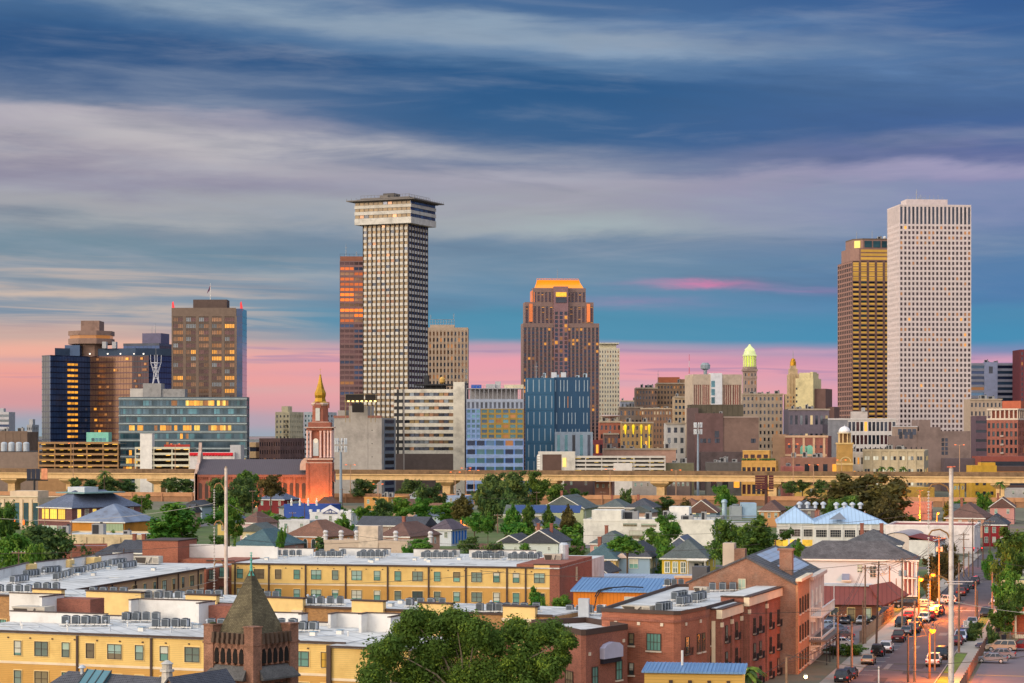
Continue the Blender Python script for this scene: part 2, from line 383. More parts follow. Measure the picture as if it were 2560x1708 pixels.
def grid_block(r,w,dp,h,side,nc,ns,nr,fu,fv,wall,ch,z0=0.,z1=None,rel=.5,span=None,limit=96,sp_in=.1,par=1.2,core=None):
    """core block + projecting piers and spandrels with recessed panes; returns the wall part"""
    z1 = h-par if z1 is None else z1; mb = MB(); wins = []
    e = rel
    mb.box(e,w-e,e,dp,0,h-.05,2)
    for fr,a,b in faces(side,w,dp,rel):
        lattice(mb,fr,a,b,z0,z1,nc if fr[0] == 'F' else ns,nr,fu,fv,rel,wins,0,1,sp_in)
        if z0 > 0.1: mb.fb(fr,a,b,-rel,0,0,z0,0)
        if h-z1 > .05: mb.fb(fr,a,b,-rel,0,z1,h,0)
    for s_ in 'RL':
        if s_ != side:
            fr = (s_,w,dp)
            mb.fb(fr,*((rel,dp) if s_ == 'R' else (0,dp-rel)),-rel,0,0,h,0)
    o = mb.build('wall',[wall,span or wall,core or wall],r)
    place(r,wins,-rel,ch,limit)
    return o
def ribbon_block(r,w,dp,h,side,nr,fv,wall,ch,z0=0.,z1=None,rel=.4,inset=0.,core=None,mull=0,mm=None,seg=1):
    z1 = h-1 if z1 is None else z1; mb = MB(); wins = []; c = (z1-z0)/nr; hh = c*fv
    mb.box(rel,w-rel,rel,dp,0,h-.05,1)
    for fr,a,b in faces(side,w,dp,rel):
        for j in range(nr+1):
            p = max(z0,z0+j*c-(c-hh)/2); q = min(z1,z0+j*c+(c-hh)/2)
            if q-p > .01: mb.fb(fr,a,b,-rel,0,p,q,0)
        if z0 > .1: mb.fb(fr,a,b,-rel,0,0,z0,0)
        if h-z1 > .05: mb.fb(fr,a,b,-rel,0,z1,h,0)
        if inset:
            for p,q in ((a,a+inset),(b-inset,b)): mb.fb(fr,p,q,-rel,-.06,z0,z1,0)
        sg = seg if fr[0] == 'F' else 1
        for j in range(nr-1,-1,-1):
            for k in range(sg):
                L_ = (b-a-2*inset)/sg; wins.append((fr,a+inset+L_*(k+.5),z0+j*c+c/2,L_-.02,hh))
        if mull:
            k = int((b-a)/mull)
            for i in range(1,k):
                u = a+(b-a)*i/k
                mb.fb(fr,u-.06,u+.06,-rel,-rel+.16,z0,z1,2)
    for s_ in 'RL':
        if s_ != side: mb.fb((s_,w,dp),*((rel,dp) if s_ == 'R' else (0,dp-rel)),-rel,0,0,h,0)
    o = mb.build('wall',[wall,core or wall,mm or wall],r)
    place(r,wins,-rel,ch)
    return o
def sub(name,r,m,x0,x1,y0,y1,z0,z1,cap=None):
    mb = MB().box(x0,x1,y0,y1,z0,z1)
    if cap: mb.box(x0-.15,x1+.15,y0-.15,y1+.15,z1,z1+.35,1)
    return mb.build(name,[m,cap or m],r)
def mast(r,x,y,z0,z1,rad=.25,m=None,name='antenna'):
    mb = MB().tube((x,y,z0),(x,y,z1),rad,rad*.35,5)
    for k in range(2): z = z0+(z1-z0)*(.45+.25*k); mb.box(x-rad*3,x+rad*3,y-.05,y+.05,z,z+rad*.8)
    return mb.build(name,m or STEEL,r)
def rooftop_kit(r,w,dp,h,n=4,seed=1,m=None):
    rr = random.Random(seed)
    for i in range(n):
        a = rr.uniform(1.5,min(5,w/5)); x = rr.uniform(1,max(1.2,w-a-1)); y = rr.uniform(1,max(2,min(dp-a-1,dp*.5))); z = rr.uniform(1.,3.2)
        mb = MB().box(x,x+a,y,y+a*.7,h-.06,h+z); mb.box(x+.2,x+a*.6,y-.08,y,h+.4,h+z-.3,1); mb.box(x+a*.7,x+a*.9,y+.2,y+.6,h+z,h+z+.5,1)
        mb.build('rooftop_plant',[m or m_((150,150,150)),DARKM],r)
# ============================================================ SETTING: ground and streets come with the near district below
EARTH = mat('ground_soil',(112,108,90),.95,.3,.02,stain=.05,col2=(70,84,52))
gm = MB().box(-9000,9000,-300,26000,-1.2,0)
setting(gm.build('ground',EARTH))

# ============================================================ DOWNTOWN
BEIGE = m_((186,170,150),stain=.08); TAN = m_((158,136,112),stain=.1); BROWN = m_((110,88,76)); CREAM = m_((212,200,168),stain=.1)
LGREY = m_((172,172,174)); DGREY = m_((86,84,90)); PINKST = m_((150,120,122)); PURP = m_((104,88,96))
# --- far left: low brown blocks and pale slab
r,w,dp,h = box3('office_building','pale striped office slab at the far left edge of the skyline','building',-40,22,22,None,1560,1030,0,20)
ribbon_block(r,w,dp,h,None,14,.5,m_((190,188,192)),pick((G_GREY,3),(G_NAVY,2),(L_DIM,.3))); sub('penthouse',r,LGREY,w*.4,w*.75,3,10,h,h+2.5)
r,w,dp,h = box3('office_building','small grey block left of the dark glass hotel','building',67,80,97,'R',1620,1062,-4)
grid_block(r,w,dp,h,'R',3,4,12,.5,.5,LGREY,pick((G_GREY,1),(G_DARK,1))); sub('penthouse',r,LGREY,w*.3,w,2,8,h,h+4)
r,w,dp,h = box3('theatre_block','windowless brown block at the left edge behind the viaduct','building',-60,68,95,'R',1420,1080,-8)
mb = MB().box(0,w,0,dp,0,h); mb.box(-.2,w+.2,-.2,0,h-.6,h+.5)
for k in range(7): mb.box(w*k/7,w*k/7+.25,-.2,0,0,h-.6)
mb.build('wall',m_((120,100,86),stain=.1),r); rooftop_kit(r,w,dp,h,5,3)
r,w,dp,h = box3('low_hall','low tan hall with rooftop tanks beside the viaduct at left','building',-60,96,96,None,1330,1130,0,40)
sub('wall',r,m_((134,116,104)),0,w,0,dp,0,h,DARKM)
for i in range(4):
    mb = MB().lathe([(1.7,h),(1.9,h+.4),(1.9,h+5),(1.5,h+5.6),(.3,h+5.9)],12,w*.42+i*4.4,5,0); mb.build('cooling_tank',m_((176,184,192),.5),r)

# --- dark glass hotel with a rotunda
d = 1500; r = thing('glass_hotel','dark faceted glass hotel with a round restaurant on its roof','building',(X_(97,d),d,0))
w_ = lambda px: X_(px,d)-X_(97,d)
h = Z_(889,d); base = [(0,10),(w_(126),0),(w_(207),26),(w_(325),8),(w_(372),0),(w_(429),22),(w_(429),60),(0,60)]
HB_ = glass('hotel_blue_glass',(62,86,128),.15,.5,.1)
fm = [G_GREY,HB_,G_BROWN,G_MAROON,HB_]  # brown and blue reflections put into the facets' glass colours
for i in range(5):
    (ax,ay),(bx,by) = base[i],base[i+1]; L_ = math.hypot(bx-ax,by-ay); fa = math.atan2(by-ay,bx-ax)
    mb = MB().box(0,L_,0,.5,0,h,0); nf = 23
    for k in range(nf+1): mb.box(0,L_,-.14,0,h*k/nf-.35,h*k/nf+.35,1)
    nv = int(L_/2.4)
    for k in range(1,nv): mb.box(L_*k/nv-.06,L_*k/nv+.06,-.08,0,0,h,1)
    o = mb.build('glass_wall',[fm[i],(G_NAVY,G_NAVY,G_MAROON,G_DARK,G_NAVY)[i]],r,(ax,ay,0),fa)
    if i == 1:
        for k in range(nf-1):
            if k in (7,): continue
            for q in range(3): inst('window',pane_mesh(L_*.075,1.5,L_AMB,.2),o,(L_*(.46+.09*q),-.2,h*(k+.5)/nf),0)
    if i in (2,3):
        for k in range(26):
            u = random.uniform(.08,.92)*L_; inst('window',pane_mesh(2.1,1.5,L_AMB if random.random() < .3 else L_DIM,.2),o,(u,-.2,h*(random.randint(2,nf-1)+.5)/nf),0)
mb = MB().prism([(x,y+.6) for x,y in base],0,h-.4); mb.prism([(w_(128),12),(w_(200),30),(w_(330),14),(w_(425),26),(w_(425),58),(w_(128),58)],h-.4,h+5.5,1)
mb.build('wall',[G_DARK,m_((58,74,96))],r)
sub('blue_glass_box',r,m_((64,88,122),.3),w_(147),w_(185),20,34,h,Z_(863,d+20))
cx = (w_(150)+w_(260))/2; cy = 34; dd = d+34; k8 = dict(n=8,cx=cx,cy=cy,ph=PI/8); q = (260-150)/2/F*dd*1.06
CONB = m_((140,114,102),stain=.15)
mb = MB().lathe([(q*.62,h),(q*.62,Z_(862,dd))],**k8); mb.build('rotunda_stem',CONB,r)
mb = MB().lathe([(q*.97,Z_(862,dd)),(q,Z_(861,dd)),(q,Z_(848,dd)),(q*.95,Z_(848,dd))],**k8); mb.lathe([(q*.95,Z_(840,dd)),(q,Z_(840,dd)),(q,Z_(829,dd)),(q*.6,Z_(828,dd))],**k8)
mb.build('rotunda_deck',CONB,r)
mb = MB().lathe([(q*.93,Z_(848.2,dd)),(q*.93,Z_(839.8,dd))],**k8); mb.build('rotunda_window',L_DIM,r)
mb = MB().box(w_(182),w_(229),cy-6,cy+12,Z_(829,dd),Z_(803,dd)); mb.build('rotunda_penthouse',CONB,r)
for px in (243,268): sub('rooftop_plant',r,LGREY,w_(px),w_(px+10),18,24,h+5.5,h+10)
for px in (219,264,296,330,354): inst('rooftop_lamp',pane_mesh(.8,.8,lit('lamp_%d' % px,(255,240,220),2),.4),r,(w_(px),8,h+1.4))

r,w,dp,h = box3('office_building','dark glass tower with a purple box on top behind the hotel','building',308,398,431,'R',1640,858,-14)
ribbon_block(r,w,dp,h,'R',26,.6,G_DARK,pick((G_NAVY,3),(G_MAROON,2),(G_BROWN,1)),mull=3,mm=G_DARK)
d = 1648; x0 = X_(348,d)-r.location.x; x1 = X_(398,d)-r.location.x
sub('penthouse',r,m_((92,88,116),.5),x0,x1,8,24,h,Z_(833,d)); mast(r,x0+6,12,Z_(833,d),Z_(815,d)); mast(r,x1-6,12,Z_(833,d),Z_(806,d))

# --- brown gridded tower with flag
r,w,dp,h = box3('office_tower','brown gridded office tower with a flag on its roof','building',429,606,617,'R',1480,772,0)
GR = m_((116,98,86),.6); mb = MB(); wins = []; rel = .35
mb.box(rel,w-rel,rel,dp,0,h-.05,1); fr = ('F',w,dp); nf = 26; fh = (h-5)/nf; nb = 5; bw = w*.915/nb
mb.fb(fr,0,w*.91,-rel,.05,h-5,h+.6,0)
for j in range(nf+1): mb.fb(fr,0,w*.91,-rel,-.1,j*fh-.8,j*fh+.8,2)
for k in range(nb*8+1):
    u = w*.91*k/(nb*8); wd = .95 if k % 8 == 0 else .16
    mb.fb(fr,max(0,u-wd),min(w*.92,u+wd),-rel,.04 if k % 8 == 0 else -.06,0,h-5,0 if k % 8 == 0 else 2)
mb.fb(fr,w*.92,w,-rel,0,0,h,3)
for j in range(nf+1): mb.fb(fr,w*.92,w,0,.06,j*fh-.15,j*fh+.15,1)
mb.fb(('R',w,dp),rel,dp,-rel,0,0,h,4)
for j in range(nf+1): mb.fb(('R',w,dp),0,dp,0,.1,j*fh-.3,j*fh+.3,3)
mb.build('wall',[GR,G_DARK,m_((96,80,70),.6),G_NAVY,G_TEAL],r)
for j in range(nf-1,2,-1):
    for k in range(nb*2): wins.append((fr,w*.91/nb*(k//2+.28+.44*(k % 2)),j*fh+fh/2,w*.91/nb*.41,fh-1.75))
hot = {(nf-2,4),(nf-3,0),(nf-3,3),(nf-4,0),(nf-4,2),(nf-5,3),(nf-5,4),(nf-6,0),(nf-6,1),(nf-6,3),(nf-6,4),(nf-7,3),(nf-7,4),(nf-10,0),(nf-10,1),(nf-10,4),(nf-11,0),(nf-12,0),(nf-12,4),(nf-13,0),(nf-14,1),(nf-15,1)}
place(r,wins,-rel+.02,lambda i,f,u,z: (L_AMB if random.random() < .4 else (L_DIM if random.random() < .6 else G_BROWN)) if (int(z/fh),int(u/(w*.91/nb))) in hot else random.choice((G_BROWN,G_MAROON,G_GREY,G_MAROON)))
d = 1490; xx = lambda px: X_(px,d)-r.location.x
sub('penthouse',r,m_((92,76,70)),xx(485),xx(569),6,20,h,Z_(750,d))
mb = MB().tube((xx(526),10,Z_(750,d)),(xx(526),10,Z_(708,d)),.22,.12); mb.build('flagpole',WHITE,r)
fl = MB()
for k in range(6):
    a = xx(525.6)-k*.35; fl.quad((a,10+.2*math.sin(k),Z_(712,d)-k*.9),(a-.4,10+.2*math.sin(k+1),Z_(712,d)-k*.9-1),(a-.4,10+.2*math.sin(k+1),Z_(725,d)-k*.5),(a,10+.2*math.sin(k),Z_(725,d)-k*.4),m=k % 2)
fl.build('flag',[m_((120,60,80)),m_((70,60,100))],r)
RED = lit('red_sign_light',(240,40,50),.7)
for px in (439,611):
    MB().extr([(0,0),(1.6,0),(1.6,2.5),(.8,6.5),(0,5.4)],0,1).build('roof_fin',RED,r,(min(xx(px)-1,w-1.6),0.6,h-1.5))

# --- wide green-glass office with lattice mast
r,w,dp,h = box3('office_building','wide green glass office slab with a lattice mast on its roof','building',297,617,623.5,'R',1350,992.6,0)
OFG = glass('office_dark_glass',(46,70,84),.12,.5); OFG2 = glass('office_slate_glass',(60,82,96),.12,.5); RUN = [False]
def gch(i,fr,u,z):
    if fr[0] != 'F': return G_TEAL
    row = i//44; p = {0: .55,2: .18,3: .5,4: .55,5: .2,6: .5,7: .35,8: .3}.get(row,.03)
    if row == 0 and i % 44 < 15: p = 0
    RUN[0] = (random.random() < p) if random.random() < .3 else (RUN[0] and p > .05); return random.choice((L_AMB,L_YEL,L_DIM,OFG)) if RUN[0] else random.choice((G_TEAL,OFG,OFG2,OFG,OFG2))
ribbon_block(r,w,dp,h,'R',11,.62,m_((92,104,112),.5),gch,z1=h-1.2,mull=2.0,mm=m_((60,70,76),.5),inset=.9,seg=44)
d = 1360; xx = lambda px: X_(px,d)-r.location.x; CC = m_((150,148,146),stain=.3)
mb = MB()
for j in range(11): mb.box(-.1,w+.1,-.5,-.02,h-1.2-(h-1.2)/11*j-.25,h-1.2-(h-1.2)/11*j+.25)
mb.build('sunshade_fins',m_((168,182,184),.4,metal=.4),r)
sub('penthouse',r,CC,xx(360),xx(405),6,20,h,Z_(959,d)); sub('penthouse',r,CC,xx(405.3),xx(464),7,18,h,Z_(973,d)); sub('penthouse',r,m_((190,184,176)),xx(328),xx(359.7),6,16,h,Z_(972,d))
t = thing('lattice_mast','white hourglass lattice mast on the green glass office','mast',(X_(382,d),d+12,Z_(959,d))); H_ = Z_(906,d)-Z_(959,d)
mb = MB()
for k in range(4):
    a = PI/4+k*PI/2; b = a+PI/2; P = lambda an,rr,z: (rr*math.cos(an),rr*math.sin(an),z)
    mb.tube(P(a,2.6,0),P(a+1.2,1.3,H_*.5),.16); mb.tube(P(a+1.2,1.3,H_*.5),P(a+1.2,3.2,H_),.16); mb.tube(P(b,2.6,0),P(a+1.2,1.3,H_*.5),.12)
    mb.tube(P(a+1.2,1.3,H_*.5),P(b+1.2,3.2,H_),.12); mb.tube(P(a+1.2,3.2,H_),P(b+1.2,3.2,H_),.16); mb.tube(P(a+1.2,3.2,H_),P(a+1.2,3.4,H_+5),.14); mb.tube(P(a+1.2,2.2,H_*.78),P(b+1.2,2.2,H_*.78),.12)
    mb.tube(P(a,2.,H_*.25),P(b,2.,H_*.25),.12)
mb.build('lattice',m_((214,214,220),.5),t); mb = MB().tube((0,0,H_*.4),(0,0,H_+9),.2,.08); mb.build('antenna',STEEL,t)

# --- parking garages
MID_CAR = [(MB().box(0,1.8,0,4.3,.25,.85).add([(.1,.9,.85),(1.7,.9,.85),(1.7,3.7,.85),(.1,3.7,.85),(.3,1.5,1.42),(1.5,1.5,1.42),(1.5,3.2,1.42),(.3,3.2,1.42)],[(4,5,6,7),(0,1,5,4),(1,2,6,5),(2,3,7,6),(3,0,4,7)],1).mesh('parked_car',[m_(c,.35),G_DARK]),n) for c,n in (((64,66,76),'dark'),((186,186,188),'pale'),((120,44,46),'red'))]
def garage(gname,name,label,xl,xm,xr,side,d,ytop,ybot,nl,m,glow,a=0,cars=True,gl=None):
    r,w,dp,h = box3(name,label,'parking garage',xl,xm,xr,side,d,ytop,a,30)
    zb = Z_(ybot,d) if ybot else 0; mb = MB(); fh = (h-zb)/nl; mb.box(.2,w-.2,.2,dp,0,zb,0)
    for j in range(nl+1):
        z = zb+j*fh
        for fr,u0,u1 in faces(side,w,dp,.3): mb.fb(fr,u0,u1,-.3,0,z-.25,z+.95,0)
        mb.box(.3,w-.3,.3,dp-.3,z-.25,z,2)
    mb.box(.5,w-.5,9,9.4,0,h-.4,1)
    n = max(2,int(w/8))
    for k in range(n+1):
        u = min(w-.6,w*k/n); mb.fb(('F',w,dp),u,u+.6,-.9,-.31,0,h,0)
        if glow: pass
    mb.build('frame',[m,m_((84,72,58)),m_((120,108,92))],r)
    for j in range(nl):
        for k in range(int(w/5)):
            if random.random() < glow: inst('ceiling_lamp',pane_mesh(random.uniform(1.6,3.6),.22,gl or L_YEL,.3),r,(w*(k+.5)/int(w/5),random.uniform(2,7),zb+(j+1)*fh-.45))
        for k in range(int(w/4)):
            if random.random() < .4:
                q = MID_CAR[random.randrange(3)]; v = r.matrix_basis @ Vector((2+k*4,random.uniform(1.4,2.2),zb+j*fh+.02)); tag(inst('parked_car',q[0],None,v,a),'%s car parked on an open deck of the %s' % (q[1],gname),'car','cars in the '+gname)
    return r,w,dp,h
GL = lit('garage_light',(255,190,70),1.6)
r,w,dp,h = garage('tan garage','parking_garage','tan parking garage of five lit levels below the dark hotel',95,296,296,None,1285,1109,1180,5,m_((164,126,86)),.8,gl=GL)
rd = 1292; a = X_(216,rd)-r.location.x; b = X_(271,rd)-r.location.x
mb = MB().box(a,b,7,18,h,Z_(1081,rd)); mb.build('mint_stair_house',m_((128,196,176),.6),r)
for k in range(4): inst('window',pane_mesh((b-a)*.14,1.9,G_TEAL),r,(a+(b-a)*(.3+.17*k),6.99,Z_(1102,rd)+.6))
r,w,dp,h = garage('cream garage','parking_garage','cream parking garage with a white stair tower and lit decks',337,474,474,None,1240,1122,1180,4,m_((206,200,176)),.6,gl=GL)
rd = 1238; a = X_(349,rd)-r.location.x; b = X_(379,rd)-r.location.x
sub('stair_tower',r,WHITE,a,b,-.5,8,0,Z_(1085,rd),m_((200,200,200)))
mb = MB().box(X_(408,rd)-r.location.x,w,1,1.3,h+1,h+2.3); mb.build('roof_railing',m_((170,60,50)),r)
r,w,dp,h = box3('blank_wall_building','blank white wall edged in red awning trim beside the brick church','building',474,586,600,'R',1225,1131,-10)
mb = MB().box(0,w,0,dp,0,h); mb.build('wall',m_((205,200,198),stain=.15),r); sub('stair_tower',r,LGREY,w*.88,w+3,2,9,0,h+4)
mb = MB().box(0,w*.97,-.35,-.02,h-1.3,h-.2)
for k in range(14): mb.lathe([(.01,h-2.1),(.8,h-1.9),(1.,h-1.3)],8,w*.97*(k+.5)/14,-.2,0)
mb.build('awning_trim',m_((200,40,52)),r)

# --- behind the steeple
r,w,dp,h = box3('apartment_building','cream apartment block with a grey side wall left of the steeple','building',688,724,759,'R',1560,1030,-22)
grid_block(r,w,dp,h,'R',4,8,13,.42,.45,CREAM,pick((G_DARK,3),(G_TEAL,1))); sub('roof_house',r,CREAM,w*.35,w*.8,2,8,h,h+4)
mb = MB()
for k in range(11): mb.box(w*.62,w*.9,-1.1,-.05,h-6-k*3.3,h-5.85-k*3.3); mb.tube((w*.62+(k % 2)*w*.25,-.6,h-6-k*3.3),(w*.88-(k % 2)*w*.25,-.6,h-9.3-k*3.3),.08)
mb.build('fire_escape',DARKM,r)
r,w,dp,h = box3('office_building','pale office block just behind the belfry','building',760,800,842,'R',1640,1030,-14)
grid_block(r,w,dp,h,'R',5,5,14,.5,.45,m_((188,196,200)),pick((G_GREY,2),(G_TEAL,1)))
r,w,dp,h = box3('warehouse','brown brick warehouse left of the steeple','building',648,700,762,'R',1400,1096,-14)
BRK = mat('brown_brick',(116,84,78),.9,.2,.2,kind='brick',k=1.2)
grid_block(r,w,dp,h,'R',9,10,6,.45,.5,BRK,pick((G_DARK,4),(G_BROWN,1),(L_DIM,.25)))
r,w,dp,h = box3('warehouse','low tan block right of the green glass office','building',624,640,654,'R',1420,1106,-20)
ribbon_block(r,w,dp,h,'R',4,.4,m_((190,160,120)),pick((G_DARK,2),(L_DIM,1)))
r,w,dp,h = box3('distant_block','low pale block on the horizon between office and steeple','building',622,690,690,None,2600,1092,0,30)
ribbon_block(r,w,dp,h,None,4,.4,m_((150,140,150)),pick((G_GREY,1)))

L_ORG2 = lit('reddish_window_light',(230,110,40),.55)
# --- slim bronze tower
r,w,dp,h = box3('office_tower','slim bronze banded tower glowing orange near its top','building',842,850,990,'L',1500,641,4)
nf = 43; mb = MB(); wins = []; rel = .35; fr = ('F',w,dp); fh = (h-3)/nf
mb.box(rel,w-.1,rel,dp,0,h-.05,1); BZ = m_((126,96,94),.6)
for j in range(nf+1): mb.fb(fr,0,w,-rel,-.06,j*fh-.75,j*fh+.75,0)
mb.fb(fr,0,w,-rel,0,h-3,h,2)
for k in range(13): mb.fb(fr,w*k/12-.18,w*k/12+.18,-rel,0 if k % 3 == 0 else -.15,0,h-3,0)
mb.fb(('L',w,dp),0,dp-rel,-rel,0,0,h,0)
for j in range(nf): mb.fb(('L',w,dp),0,dp,0,.05,j*fh+1.2,j*fh+2.6,1)
mb.build('wall',[BZ,G_DARK,m_((140,90,70))],r)
for j in range(nf-1,8,-1):
    for k in range(4): wins.append((fr,w*(k+.5)/4,j*fh+fh/2,w/4-.5,fh-1.6))
def bch(i,f,u,z):
    j = int(z/fh); k = int(u/(w/4))
    if nf-12 <= j <= nf-2: return random.choice((L_ORG,L_ORG2,L_ORG2,G_BROWN,G_BROWN)) if not (j > nf-3 and k == 1) else G_NAVY
    return random.choices((G_NAVY,G_MAROON,L_DIM),(5 if k % 2 else 2,2 if k % 2 else 6,.15))[0]
place(r,wins,-rel+.02,bch,120); mast(r,4,6,h,h+9); mast(r,24,6,h,h+11); mast(r,11,6,h,h+4)
mb = MB()
for k in range(12): mb.tube((k*w/12,1,h),(k*w/12,1,h+1.6),.07)
mb.tube((0,1,h+1.6),(w,1,h+1.6),.07); mb.build('roof_railing',DARKM,r)

# --- the tall tower with a wide cap
r,w,dp,h = box3('capped_tower','tall tower with a wide banded cap and checkered white panels','building',907,1020.5,1070,'R',1300,559,-24)
PAN = m_((196,192,184),.6,stain=.2); mb = MB(); wins = []; rel = 1.0; nf = 46; fh = h/nf; nb = 10
FIN = m_((84,74,70),.6); mb.box(rel,w-rel,rel,dp,0,h,1); pan = MB()
OL2 = glass('tinted_tower_glass',(104,82,48),.3,.2,.25)
for fr,a,b in faces('R',w,dp,rel):
    front = fr[0] == 'F'; n = nb if front else 7; cw = (b-a)/n
    for k in range(n):
        u = a+cw*(k+.5); hw = cw*.32
        for j in range(nf):
            z = j*fh; pan.fb(fr,u-hw,u+hw,-rel,0,z,z+fh*.50,0)
            if z > 25: wins.append((fr,u,z+fh*.75,hw*2,fh*.48))
        mb.fb(fr,max(a,u-cw*.5-.2),u-cw*.5+.2,-rel,.12,0,h,0)
    mb.fb(fr,b-.25,b,-rel,.12,0,h,0)
mb.build('wall',[FIN,m_((40,38,40))],r); o = pan.build('white_panel',PAN,r); o['kind'] = 'stuff'
wins.sort(key=lambda q: -q[2])
place(r,wins,-.45,lambda i,f,u,z: random.choices((OL2,G_BROWN,G_DARK),(12,2,1))[0] if f[0] == 'F' else random.choices((G_NAVY,G_DARK),(3,1))[0])  # shade of the right face put into darker, bluer panes
ov = 3.6; z = h; zt = Z_(503,1300); mb = MB(); hb = zt-z; CF = ('F',w+2*ov,dp+2*ov)
seq = [(0,.43,0),(.43,.56,1),(.56,.71,0),(.71,.80,1),(.80,.93,0),(.93,1.06,1)]
seq = [(0,.28,0),(.28,.43,1),(.43,.58,0),(.58,.72,1),(.72,.86,0),(.86,1.0,1)]
for a,b,k in seq:
    q = 0 if k == 0 else .5
    mb.box(-ov+q,w+ov-q,-ov+q,dp+ov-q,z+hb*a,z+hb*b,k)
mb.build('cap',[PAN,m_((92,84,78),.5)],r)
for a,b,k in seq:
    if k:
        cw = [];
        for fr,L_ in ((('F',w,dp),w+2*ov),(('R',w,dp),dp+2*ov)):
            for i in range(12): cw.append((fr,-ov+L_*(i+.5)/12,z+hb*(a+b)/2,L_/12-.5,hb*(b-a)*.86))
        place(r,cw,ov-.48,lambda i,f,u,zz: random.choices((OL2,G_DARK,G_BROWN),(7,1,1))[0] if f[0] == 'F' else random.choice((G_NAVY,G_BLUE)))  # cap panes too: the shaded side is painted in cooler glass
e = ov+3.6
mb = MB().box(-e,w+e,-e,dp+e,zt+.5,zt+1.1,0); mb.box(-ov-1,w+ov+1,-ov-1,dp+ov+1,zt,zt+.5,1); mb.box(-ov+1,w+ov-1,-ov+1,dp+ov-1,zt+1.1,zt+1.9,1); mb.box(-1,w+1,-1,dp+1,zt+1.9,zt+2.7,0)
mb.box(w*.38,w*.62,4,12,zt+2.7,zt+5.6,1); mb.box(w*.32,w*.5,3,9,zt+2.7,zt+4.4,0)
mb.build('roof_slab',[m_((116,110,106)),m_((84,80,78))],r)
mb = MB()
for fr,L_ in ((('F',w,dp),w),(('R',w,dp),dp)):
    for k in range(15):
        x,y = fpos(fr,-e+(L_+2*e)*k/14,e-.6); mb.tube((x,y,zt+1.1),(x,y,zt+2.3),.09)
        x,y = fpos(fr,-1+(L_+2)*k/14,.6); mb.tube((x,y,zt+2.7),(x,y,zt+4.3),.08)
    a = fpos(fr,-1,.6); b = fpos(fr,L_+1,.6); mb.tube((*a,zt+4.2),(*b,zt+4.2),.08)
mb.build('roof_railing',m_((120,116,112)),r)
# --- banded annex in front of it
r,w,dp,h = box3('banded_annex','white banded annex with a blank white end wall under the tall tower','building',985,1162,1171,'R',1270,973,-6)
mb = MB(); wins = []; fr = ('F',w,dp); wl = w*.84; zb = Z_(1126,1275); nfl = 9; fh = (h-zb)/nfl
mb.box(.5,w-.5,.5,dp,0,h-.2,1)
for j in range(nfl+1):
    zt = h-j*fh; mb.fb(fr,w*.15,wl,-.5,.3,zt-fh*.52,zt,0); wins.append((fr,w*.495,zt-fh*.76,w*.69,fh*.46))
    mb.fb(fr,0,w*.04,-.5,0,zt-fh*.52,zt,0); mb.fb(fr,w*.07,w*.12,-.5,0,zt-fh*.52,zt,0)
mb.fb(fr,w*.135,w*.15,-.5,.5,0,h,3); mb.fb(fr,0,wl,-.5,.35,0,zb-fh*.5,2)
for k in range(40): mb.fb(fr,w*.15+(wl-w*.15)*k/40,w*.15+(wl-w*.15)*k/40+.25,.35,.5,1,zb-fh*.5,2)
mb.fb(fr,wl+.02,w,-.5,.9,0,Z_(955,1270),0); mb.fb(('R',w,dp),.5,dp,-.5,0,0,Z_(957,1270),2)
mb.build('wall',[m_((206,200,186),stain=.15),DARKM,m_((100,88,84)),m_((150,144,140))],r)
for f_,u,z,ww,hh in wins:
    for k in range(10): inst('window',pane_mesh(ww/10-.35,hh,random.choice((G_BROWN,G_DARK,G_GREY,G_OLIVE,G_DARK)),.1),r,(u-ww/2+ww*(k+.5)/10,.3,z))
mb = MB().box(w*.28,w*.83,1,16,h+2.2,h+3)
for k in range(8): mb.tube((w*(.29+.53*k/7),1.4,h),(w*(.29+.53*k/7),1.4,h+2.2),.15)
mb.box(w*.4,w*.7,6,12,h,h+2); mb.build('roof_canopy',DARKM,r)
mb = MB().lathe([(.3,h+3),(1.6,h+4),(1.7,h+6),(.8,h+7),(.2,h+7.2)],10,w*.66,6,0); mb.build('roof_dish',m_((200,160,90)),r)
sub('rooftop_plant',r,DARKM,w*.41,w*.47,3,8,h+3,h+8)
# --- grey blank block with a sign frame
r,w,dp,h = box3('blank_block','grey windowless block with a dark sign frame on its roof','building',835,953,990,'R',1225,1044,-18)
GRY = m_((158,152,146),stain=.08); mb = MB().box(0,w,0,dp,0,h-.2)
xa = w*.32; xb = w*.72; ht = Z_(1015,1225); mb.box(xa,xb,-.15,9,0,ht)
for k in range(5): mb.box(w*.80,w*.80+.5,-.12,0,h*(.15+.17*k),h*(.15+.17*k)+.5,1)
for k in range(1,5): mb.box(0,w,-.04,0,h*k/5,h*k/5+.1,2)
mb.box(w*.05,w*.2,2,9,h-.2,h+4,0)
mb.build('wall',[GRY,DARKM,m_((140,134,130))],r)
mb = MB().box(-.2,xa-.02,-.3,.6,h-.2,h+1.1); mb.box(xb+.02,w+.2,-.3,.6,h-.2,h+1.1); mb.build('parapet',m_((140,96,84)),r)
wins = [(('R',w,dp),dp*(.3+.45*(k % 1)),h*(.07+.088*k),dp*.5,h*.045) for k in range(11)]
mb = MB().box(w,w+.3,0,dp*.16,0,h); mb.box(w,w+.2,dp*.16,dp*.9,0,h-1,1); mb.build('side_wall',[GRY,m_((106,116,128),.5)],r)
place(r,[(('R',w,dp),dp*.53,q[2],dp*.6,h*.05) for q in wins],.22,pick((G_NAVY,5),(L_DIM,1),(G_DARK,2)))
s = thing('sign_frame','dark billboard frame with lamps on the grey windowless block','sign',(X_(864,1222),1222,ht)); sw = X_(938,1222)-X_(864,1222); z0 = Z_(1013,1222)-ht; z1 = Z_(986,1222)-ht
